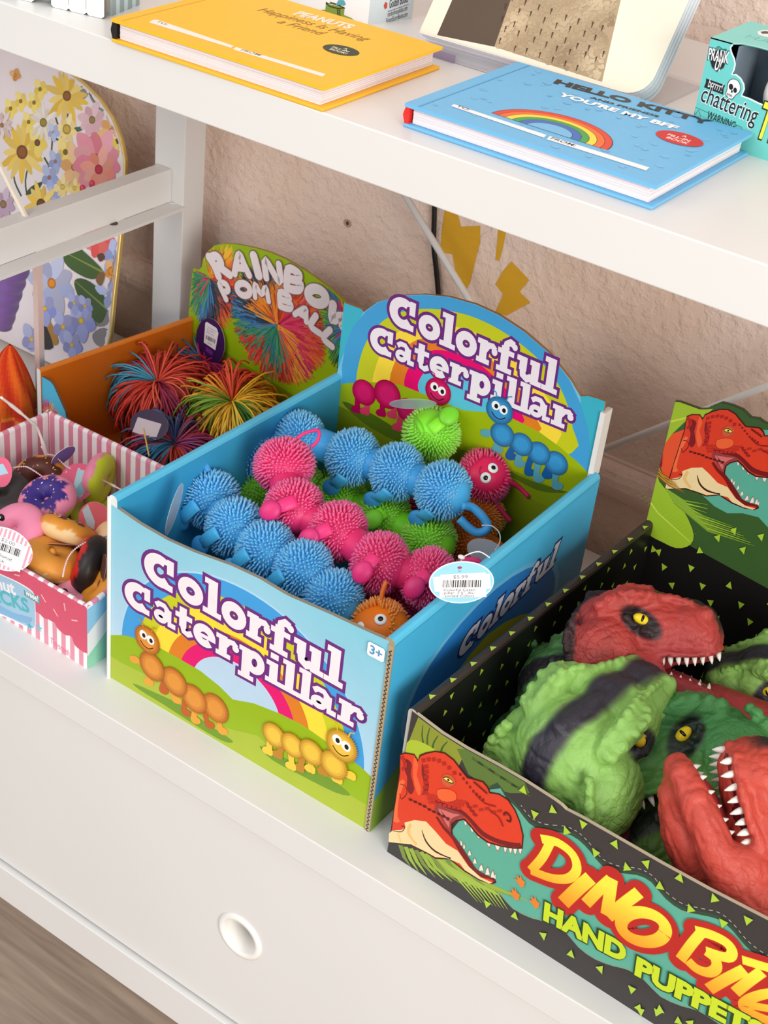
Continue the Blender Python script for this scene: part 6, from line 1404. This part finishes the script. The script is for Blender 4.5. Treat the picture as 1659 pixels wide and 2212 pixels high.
mb.build('front_cover', CARD, pk)
mb = MB(); mb.prism([p0 + V((0, 0, .004)) - nrm * .003, p1 + V((0, 0, .004)) - nrm * .003, p1 + V((0, 0, .088)) - nrm * .003, p0 + V((0, 0, .088)) - nrm * .003], -nrm * .004, (112, 122, 84), (150, 140, 128)); mb.build('inner_board', CARD, pk)
for k in range(7):
    mb = MB(); q0 = p1 - nrm * (.010 + k * .0052) ; mb.prism([q0 - d_ * .28, q0, q0 + V((0, 0, .08)), q0 - d_ * .28 + V((0, 0, .08))], -nrm * .0045, (206, 226, 230), (196, 218, 226) if k % 2 else (150, 170, 168)); mb.build('board_page', CARD, pk)

# teal novelty box with a window
ty = .1985; tx0 = .2925; tz = .0604
tb_ = thing('novelty_box', 'teal windowed box with a skull and chattering lettering at the right end of the shelf', 'box', (tx0 + .06, ty + .03, ZU))
P = Panel((tx0, ty, ZU), (1, 0, 0), (0, 0, 1), MB(), base=0.0); P.step = .000005; f = crop(1440, 0, 5.822); TL = (108, 198, 190)
win = [P.px(*f(q)) for q in [(830, 560), (803, 600), (815, 660), (850, 740), (862, 810), (845, 880), (820, 938), (870, 938), (930, 985), (970, 1060), (975, 1120), (942, 1205), (1050, 1245), (1160, 1300), (1275, 1345), (1500, 1440)]]
w1 = .118; Hh = tz
win = [(a, min(b, Hh)) for a, b in win]
body = [(0, 0), (w1, 0), (w1, Hh), (w1 - .012, Hh), (w1 - .012, win[-1][1] + .002), ] + win[::-1] + [(win[0][0], Hh), (0, Hh)]
P.mb.prism([P.pt(q, 0) for q in body], -P.N * .0008, TL, (90, 180, 172)); P.lay = 2
P.stroke(win, .0009, (226, 246, 242))
sh = P.px(*f((642, 750)))
P.ppoly([(545, 615), (600, 640), (655, 605), (705, 640), (762, 640), (758, 760), (720, 860), (628, 912), (565, 850), (535, 740)], (70, 150, 140), f=f); P.ppoly([(552, 625), (600, 650), (655, 618), (705, 650), (755, 650), (750, 760), (715, 850), (630, 902), (572, 845), (542, 740)], (34, 30, 32), f=f)
P.pstroke([(552, 598), (600, 622), (655, 585), (705, 622), (755, 622)], .0008, (40, 110, 100), f=f)
P.qtext('PRANK', (508, 745), (775, 800), .0100, (34, 30, 32), bold=.06, f=f); P.qtext('PRANK', (512, 745), (770, 800), .0100, (244, 238, 236), bold=.01, f=f); P.qtext('U!', (592, 868), (664, 895), .0100, (244, 238, 236), bold=.02, f=f)
P.ppoly([(498, 985), (738, 1072), (718, 1115), (712, 1192), (470, 1098), (492, 1042)], (30, 28, 30), f=f); P.qtext('brrrrr!', (512, 1088), (686, 1158), .0075, (240, 238, 236), f=f)
P.ppoly([(770, 1040), (800, 1000), (850, 990), (905, 1020), (932, 1090), (920, 1160), (870, 1200), (830, 1250), (790, 1240), (738, 1195), (755, 1130), (760, 1080)], (30, 30, 34), sm=3, f=f)
P.ppoly([(778, 1045), (805, 1008), (850, 998), (900, 1027), (924, 1092), (912, 1155), (865, 1192), (825, 1240), (792, 1230), (746, 1190), (764, 1130), (768, 1085)], (246, 240, 234), sm=3, f=f)
P.disc(P.px(*f((810, 1092))), .0014, .0018, (28, 26, 28), rot=.3); P.disc(P.px(*f((862, 1135))), .0012, .0016, (28, 26, 28), rot=.3); P.ppoly([(818, 1128), (835, 1140), (828, 1170), (806, 1160)], (28, 26, 28), f=f)
for k in range(5): P.pstroke([(762 + k * 14, 1160 + k * 7), (758 + k * 14, 1200 + k * 7)], .0003, (40, 36, 36), f=f)
P.pstroke([(755, 1178), (830, 1212)], .0003, (40, 36, 36), f=f)
P.qtext('chattering', (412, 1262), (1110, 1560), .0150, (226, 240, 238), bold=.04, f=f); P.qtext('chattering', (412, 1262), (1110, 1560), .0150, (34, 34, 40), bold=.008, f=f)
P.qtext('TEETH', (1095, 1700), (1900, 2020), .0300, (40, 44, 30), bold=.05, f=f); P.qtext('TEETH', (1100, 1700), (1895, 2020), .0300, (236, 226, 60), bold=.02, f=f)
P.pstroke([(348, 1450), (362, 1348), (945, 1600), (940, 1660)], .0003, (40, 90, 90), f=f); P.pstroke([(362, 1440), (402, 1380), (428, 1460)], .0003, (40, 90, 90), f=f); P.qtext('WARNING:', (500, 1490), (860, 1640), .0072, (36, 50, 54), bold=.01, f=f)
P.mb.build('front_face', CARD, tb_)
mb = MB(); B0 = V((tx0, ty, ZU)); dp_ = .058
mb.add([B0 + V((0, .0008, 0)), B0 + V((0, dp_, 0)), B0 + V((0, dp_, Hh)), B0 + V((0, .0008, Hh))], [(0, 1, 2, 3)], TL); mb.add([B0 + V((w1, .0008, 0)), B0 + V((w1, dp_, 0)), B0 + V((w1, dp_, Hh)), B0 + V((w1, .0008, Hh))], [(0, 1, 2, 3)], TL)
mb.add([B0 + V((0, dp_, 0)), B0 + V((w1, dp_, 0)), B0 + V((w1, dp_, Hh)), B0 + V((0, dp_, Hh))], [(0, 1, 2, 3)], TL)
mb.add([B0 + V((0, .0008, .0003)), B0 + V((w1, .0008, .0003)), B0 + V((w1, dp_, .0003)), B0 + V((0, dp_, .0003))], [(0, 1, 2, 3)], (150, 160, 165)); mb.build('case', CARD, tb_)
P = Panel((tx0, ty, ZU + Hh), (1, 0, 0), (0, 1, 0), MB(), base=0.0)
P.mb.prism([P.pt(q, 0) for q in [(0, 0), (win[0][0], 0), (win[0][0] + .004, .0055), (win[0][0] + .012, .0075), (w1 - .012, .0075), (w1 - .012, 0), (w1, 0), (w1, dp_), (0, dp_)]], (0, 0, -.0006), (120, 206, 198), (100, 190, 182)); P.lay = 3
P.stroke([(win[0][0], 0), (win[0][0] + .004, .0055), (win[0][0] + .012, .0075), (w1 - .012, .0075)], .0008, (226, 246, 242))
P.ppoly([(1140, 400), (1200, 378), (1290, 378), (1290, 470), (1160, 440)], (240, 236, 232), f=f); P.ppoly([(1180, 400), (1240, 390), (1290, 400), (1290, 425), (1200, 425)], (30, 28, 30), f=f)
P.text('HA!', (.012, .020), .012, (96, 180, 174)); P.mb.build('top_face', CARD, tb_)
mb = MB(); mb.box(tx0 + .018, tx0 + w1 - .001, ty + .035, ty + .036, ZU + .0005, ZU + Hh - .001, (112, 124, 136)); mb.box(tx0 + .018, tx0 + .019, ty + .001, ty + .036, ZU + .0005, ZU + Hh - .001, (112, 124, 136)); mb.build('inner_tray', MATTE, tb_)
te = thing('wind_up_teeth', 'white and teal wind-up chattering teeth inside the teal windowed box', 'toy teeth', (tx0 + .05, ty + .018, ZU))
mb = MB(); mb.ell((tx0 + .056, ty + .020, ZU + .046), (.020, .014, .012), (104, 190, 200), nu=24, nv=14); mb.build('upper_gum', PLASTIC, te, smooth=True)
for k in range(4):
    mb = MB(); mb.ell((tx0 + .0395 + k * .0105, ty + .013 + (k == 0) * .004, ZU + .034), (.0056, .0048, .0115), (242, 234, 232), nu=16, nv=12); mb.build('tooth', PLASTIC, te, smooth=True)
for k in range(6):
    mb = MB(); mb.ell((tx0 + .036 + k * .0085, ty + .012 + abs(k - 2) * .0008, ZU + .0155), (.0048, .0045, .0052), (236, 226, 228), nu=14, nv=10); mb.build('tooth', PLASTIC, te, smooth=True)
mb = MB(); mb.ell((tx0 + .056, ty + .020, ZU + .009), (.022, .014, .0085), (60, 140, 150), nu=20, nv=10); mb.build('lower_gum', PLASTIC, te, smooth=True)

# ---------------------------------------------------------------- left side: flowered tray, clear stand, purple horn, orange cloth
f = crop(0, 100, 3.457); lean = math.radians(19); tO = V((-.60, .312, 0.001))
P = Panel(tO, (1, 0, 0), (0, math.sin(lean), math.cos(lean)), MB(), base=0.0); P.step = .000005
edge = [P.px(*q) for q in [(240, 722), (247, 640), (256, 560), (264, 480), (270, 400), (271, 345), (262, 300), (245, 255), (218, 215), (185, 182), (150, 155)]]
ze = .006; er = edge[0][0]; topv = edge[-1][1]; cxu = edge[-1][0] - .06
edge = [(er, ze)] + [q for q in edge if q[1] > ze] + [(edge[-1][0] - .03, topv + .013), (cxu, topv + .019)]
full = edge + [(2 * cxu - a, b) for a, b in edge[::-1][1:]]
tray = thing('serving_tray', 'arched gold-rimmed tray painted with flowers, leaning on the wall at the left', 'tray', (tO.x + cxu, tO.y, 0))
gu_, gv_ = cxu, .13
P.mb.prism([P.pt(q, 0) for q in full], -P.N * .004, (232, 222, 224), (206, 170, 96))
P.poly([(gu_ + (a - gu_) * .985, gv_ + (b - gv_) * .985) for a, b in full], (236, 226, 230))
_ok = inside([(gu_ + (a - gu_) * .982, gv_ + (b - gv_) * .982) for a, b in full])
def _keep(q):
    k = 0
    while not _ok(q) and k < 60: q = (q[0] + (gu_ - q[0]) * .02, q[1] + (gv_ - q[1]) * .02); k += 1
    return q
P.xf = _keep
def flower(c_, r, n, colr, ctr, rc=.22, w_=.5, rot=0, sq=1):
    o = P.px(*f(c_)); R_ = r / 3.457 / 1650
    P.lay += 1
    for k in range(n):
        a = rot + 2 * PI * k / n + .12 * math.sin(k * 5); L = R_ * (1 + .15 * math.sin(k * 3.7)); wd = R_ * w_; cc = mixc(colr, (255, 255, 255), .15 * (k % 3)); cc = mixc(cc, (120, 70, 20), .10 * (k % 2))
        P.poly(smooth([(o[0] + (x * math.cos(a) - y * math.sin(a)), o[1] + (x * math.sin(a) + y * math.cos(a)) * sq) for x, y in ((R_ * .08, 0), (L * .55, wd / 2), (L, wd * .18), (L, -wd * .18), (L * .55, -wd / 2))], 2), cc, up=False)
    P.disc(o, R_ * rc, R_ * rc * .9, mixc(ctr, (0, 0, 0), .2)); P.disc(o, R_ * rc * .7, R_ * rc * .6, ctr)
Y1, Y2, PKf, BLf, ORf = (236, 196, 70), (240, 212, 90), (226, 130, 150), (150, 168, 222), (232, 176, 110)
def leaf(pts, c, c2=None):
    q = [P.px(*f(p)) for p in pts]; P.poly(smooth(q, 3), c)
    if c2: P.stroke([q[0], q[len(q) // 2]], [.0006, .0024], c2)
for a in ([(600, 300), (650, 300), (665, 350), (625, 395), (600, 350)], [(665, 340), (720, 350), (775, 420), (770, 490), (720, 450), (680, 400)], [(700, 2020), (760, 1960), (830, 1990), (800, 2080), (720, 2090)], [(690, 2150), (780, 2100), (850, 2180), (820, 2260), (720, 2230)]): leaf(a, (140, 138, 140))
for s_ in ([(220, 860), (190, 1000), (200, 1100)], [(100, 900), (110, 1010), (160, 1120)], [(380, 690), (440, 700), (490, 760)], [(395, 650), (385, 780)], [(330, 830), (370, 900)], [(505, 500), (508, 560)], [(415, 530), (450, 640), (470, 700)]): P.pstroke(s_, .0022, (64, 84, 56), f=f, sm=3)
leaf([(190, 1110), (230, 1050), (318, 1010), (290, 1070), (240, 1100)], (66, 84, 56)); leaf([(470, 700), (510, 655), (545, 640), (500, 690)], (80, 104, 66)); leaf([(540, 610), (620, 600), (610, 630), (560, 640)], (74, 104, 84))
flower((165, 790), 165, 15, Y1, (150, 90, 40), .27, .30); flower((500, 370), 160, 14, Y1, (150, 96, 40), .20, .30, sq=.9)
for c_ in ((155, 410), (80, 465), (255, 420), (300, 320), (215, 565)): flower(c_, 55, 5, Y2, (140, 120, 40), .25, .9)
flower((280, 720), 75, 5, Y2, (120, 80, 40), .3, .9); flower((490, 790), 75, 5, Y2, (130, 100, 40), .25, .9); flower((325, 570), 95, 14, (232, 226, 214), (160, 140, 50), .3, .3)
flower((500, 620), 80, 8, (244, 218, 140), (200, 170, 70), .4, .5); flower((415, 860), 62, 5, BLf, (170, 120, 90), .2, .8); flower((370, 980), 70, 5, BLf, (170, 110, 90), .2, .8); flower((400, 640), 50, 5, (170, 184, 230), (180, 150, 120), .15, .8); flower((400, 1110), 50, 5, BLf, (200, 180, 120), .2, .8)
flower((690, 550), 95, 8, (222, 176, 190), (150, 130, 70), .25, .6); flower((830, 630), 95, 7, ORf, (190, 140, 70), .15, .6); flower((555, 905), 120, 6, ORf, (190, 130, 60), .18, .6); flower((720, 850), 175, 10, PKf, (190, 50, 70), .22, .62); flower((740, 920), 120, 8, (232, 140, 120), (196, 40, 70), .25, .6)
flower((890, 705), 55, 5, Y2, (110, 90, 30), .3, .9); flower((310, 1180), 120, 12, Y1, (110, 70, 40), .3, .35); flower((470, 1050), 60, 7, (240, 214, 130), (220, 190, 90), .3, .6); flower((560, 1060), 50, 7, (240, 210, 110), (220, 190, 90), .3, .6)
for c_ in ((620, 1065), (690, 1030), (660, 1100), (540, 1500), (600, 1465), (700, 1480), (650, 1430)): o = P.px(*f(c_)); P.disc(o, .0038, .0042, (196, 40, 66)); P.disc((o[0] - .001, o[1] + .001), .0014, .0016, (222, 90, 110))
flower((750, 1430), 120, 8, (226, 84, 80), (190, 40, 60), .2, .7)
leaf([(470, 1530), (560, 1490), (650, 1550), (780, 1690), (690, 1740), (570, 1690), (490, 1620)], (70, 96, 44), (132, 148, 70)); leaf([(560, 1750), (640, 1740), (760, 1830), (800, 1960), (740, 2070), (640, 1950), (580, 1850)], (64, 90, 42), (128, 146, 70))
flower((390, 1770), 170, 8, (166, 176, 216), (224, 140, 40), .2, .6); flower((860, 1580), 90, 6, (150, 168, 226), (224, 140, 50), .15, .8); flower((840, 1680), 60, 5, (226, 150, 60), (230, 150, 50), .5, .9); flower((815, 1850), 90, 4, (150, 168, 226), (150, 168, 226), .15, .6)
leaf([(720, 1750), (745, 1690), (790, 1700), (760, 1790)], (130, 96, 56)); leaf([(730, 1560), (770, 1545), (790, 1580), (750, 1610)], (96, 66, 48)); leaf([(300, 2000), (380, 2060), (440, 2200), (400, 2230), (330, 2130)], (176, 128, 56)); leaf([(300, 2020), (360, 2110), (400, 2250), (300, 2240)], (50, 46, 40))
for c_, r in (((610, 2050), 110), ((475, 2095), 90), ((340, 1960), 90), ((240, 2190), 90), ((560, 1920), 60), ((640, 1940), 60), ((540, 2230), 80)): flower(c_, r, 5, (140, 150, 214), (226, 190, 60), .2, .85)
flower((20, 590), 80, 10, (222, 200, 200), (170, 120, 70), .2, .4); flower((30, 1180), 90, 8, (190, 160, 190), (150, 120, 80), .3, .6); flower((120, 215), 40, 4, (220, 150, 60), (210, 140, 60), .3, .9)
rnd = random.Random(12)
for k in range(34):
    q = (rnd.uniform(-1400, -120), rnd.uniform(150, 2200)); kind_ = k % 4
    flower(q, rnd.uniform(70, 160), (14, 5, 8, 10)[kind_], (Y1, BLf, (222, 176, 190), PKf)[kind_], ((150, 96, 40), (226, 190, 60), (150, 130, 70), (190, 50, 70))[kind_], .24, (.32, .85, .6, .6)[kind_])
P.xf = None; P.mb.build('painted_face', mat('glazed_tray', rough=.22, spec=.5, mott=.04), tray)
mb = MB(); rimp = [P.O + P.U * a + P.W * b + P.N * .0006 for a, b in full]; mb.tube(rimp, .0016, (214, 180, 104), n=8); mb.build('rim', mat('gold_rim', rough=.3, color=(222, 190, 112), metal=.3), tray, smooth=True)
# clear stand
st = thing('display_stand', 'clear acrylic display stand at the left, seen through to the flowered tray', 'stand', (-.33, .2, 0))
sx_ = at(82, 640, 1, .206).x
mb = MB(); mb.box(sx_ - .16, sx_ - .0030, .205, .2075, .001, .190, (0, 0, 0)); mb.build('pane', mat('thin_clear_acrylic', rough=.08, color=(200, 190, 195), alpha=.07), st)
mb = MB(); mb.box(sx_ - .0030, sx_ + .0030, .203, .2095, .001, .190, (0, 0, 0)); mb.build('post', mat('frosted_acrylic', rough=.25, color=(232, 204, 196), alpha=.85), st)
mb = MB(); a, b = at(18, 395, 1, .20), at(52, 462, 1, .20); mb.tube([a + (a - b) * 1.2, b + (b - a) * .3], .0026, (240, 230, 210), n=6); mb.build('prop', mat('frosted_acrylic_2', rough=.15, color=(240, 230, 215), alpha=.75), st)
# purple horn
a, b = at(24, 560, 1, .238), at(6, 705, 1, .238); a = a + (a - b) * .25
mb = MB(); n = 46; pts = []; rs = []
for k in range(n + 1): t = k / n; pts.append(a.lerp(b, t) + V((0, 0, 0))); rs.append((.0215 - .0125 * t) * (1 + .045 * math.sin(t * 44)))
mb.tube(pts, rs, (112, 58, 160), n=22); tag(mb.build('ribbed_horn', mat('purple_vinyl', rough=.3, spec=.5, color=(112, 58, 160)), smooth=True), 'ribbed purple plastic horn tapering down behind the orange cloth at the far left', 'toy')
# orange checked cloth
p = at(22, 925, 1, .150); zc = .034
ox = at(20, 975, 2, 0.0); cen = V((ox.x - .012, ox.y + .012, .0))
mb = MB(); nu, nv = 40, 26; base = len(mb.v)
tip = at(22, 745, 1, cen.y)
for j in range(nv + 1):
    t = j / nv
    if t < .55: s_ = t / .55; z = .045 * s_; r = .033 * math.sin(min(1, .35 + s_ * .9) * PI / 2) * (1 - .25 * max(0, s_ - .6)); ofs = V((0, 0, 0))
    else: s_ = (t - .55) / .45; z = .045 + (tip.z - .045) * s_; r = .0297 * (1 - s_) ** .8 + .0015; ofs = V(((tip.x - cen.x) * s_, 0, 0))
    for i in range(nu):
        a_ = 2 * PI * i / nu; rr = r * (1 + .10 * math.sin(a_ * 5 + t * 4) + .05 * math.sin(a_ * 11)); mb.v.append(cen + ofs + V((rr * math.cos(a_), rr * .8 * math.sin(a_), z)))
for j in range(nv):
    for i in range(nu):
        mb.f.append([base + j * nu + i, base + j * nu + (i + 1) % nu, base + (j + 1) * nu + (i + 1) % nu, base + (j + 1) * nu + i])
        low = j < nv * .5; ck = ((i // 3) + (j // 3)) % 2; mb.c.append(((240, 132, 40) if ck else (222, 66, 58)) if low else mixc((232, 104, 34), (206, 52, 30), .5 + .5 * math.sin(i * .9 + j * .5)))
tag(mb.build('cloth_pouch', mat('soft_cloth', rough=.85, spec=.15, bump=.0004, bscale=500), smooth=True), 'orange and red checked cloth pouch with a gathered point at the far left edge', 'pouch')
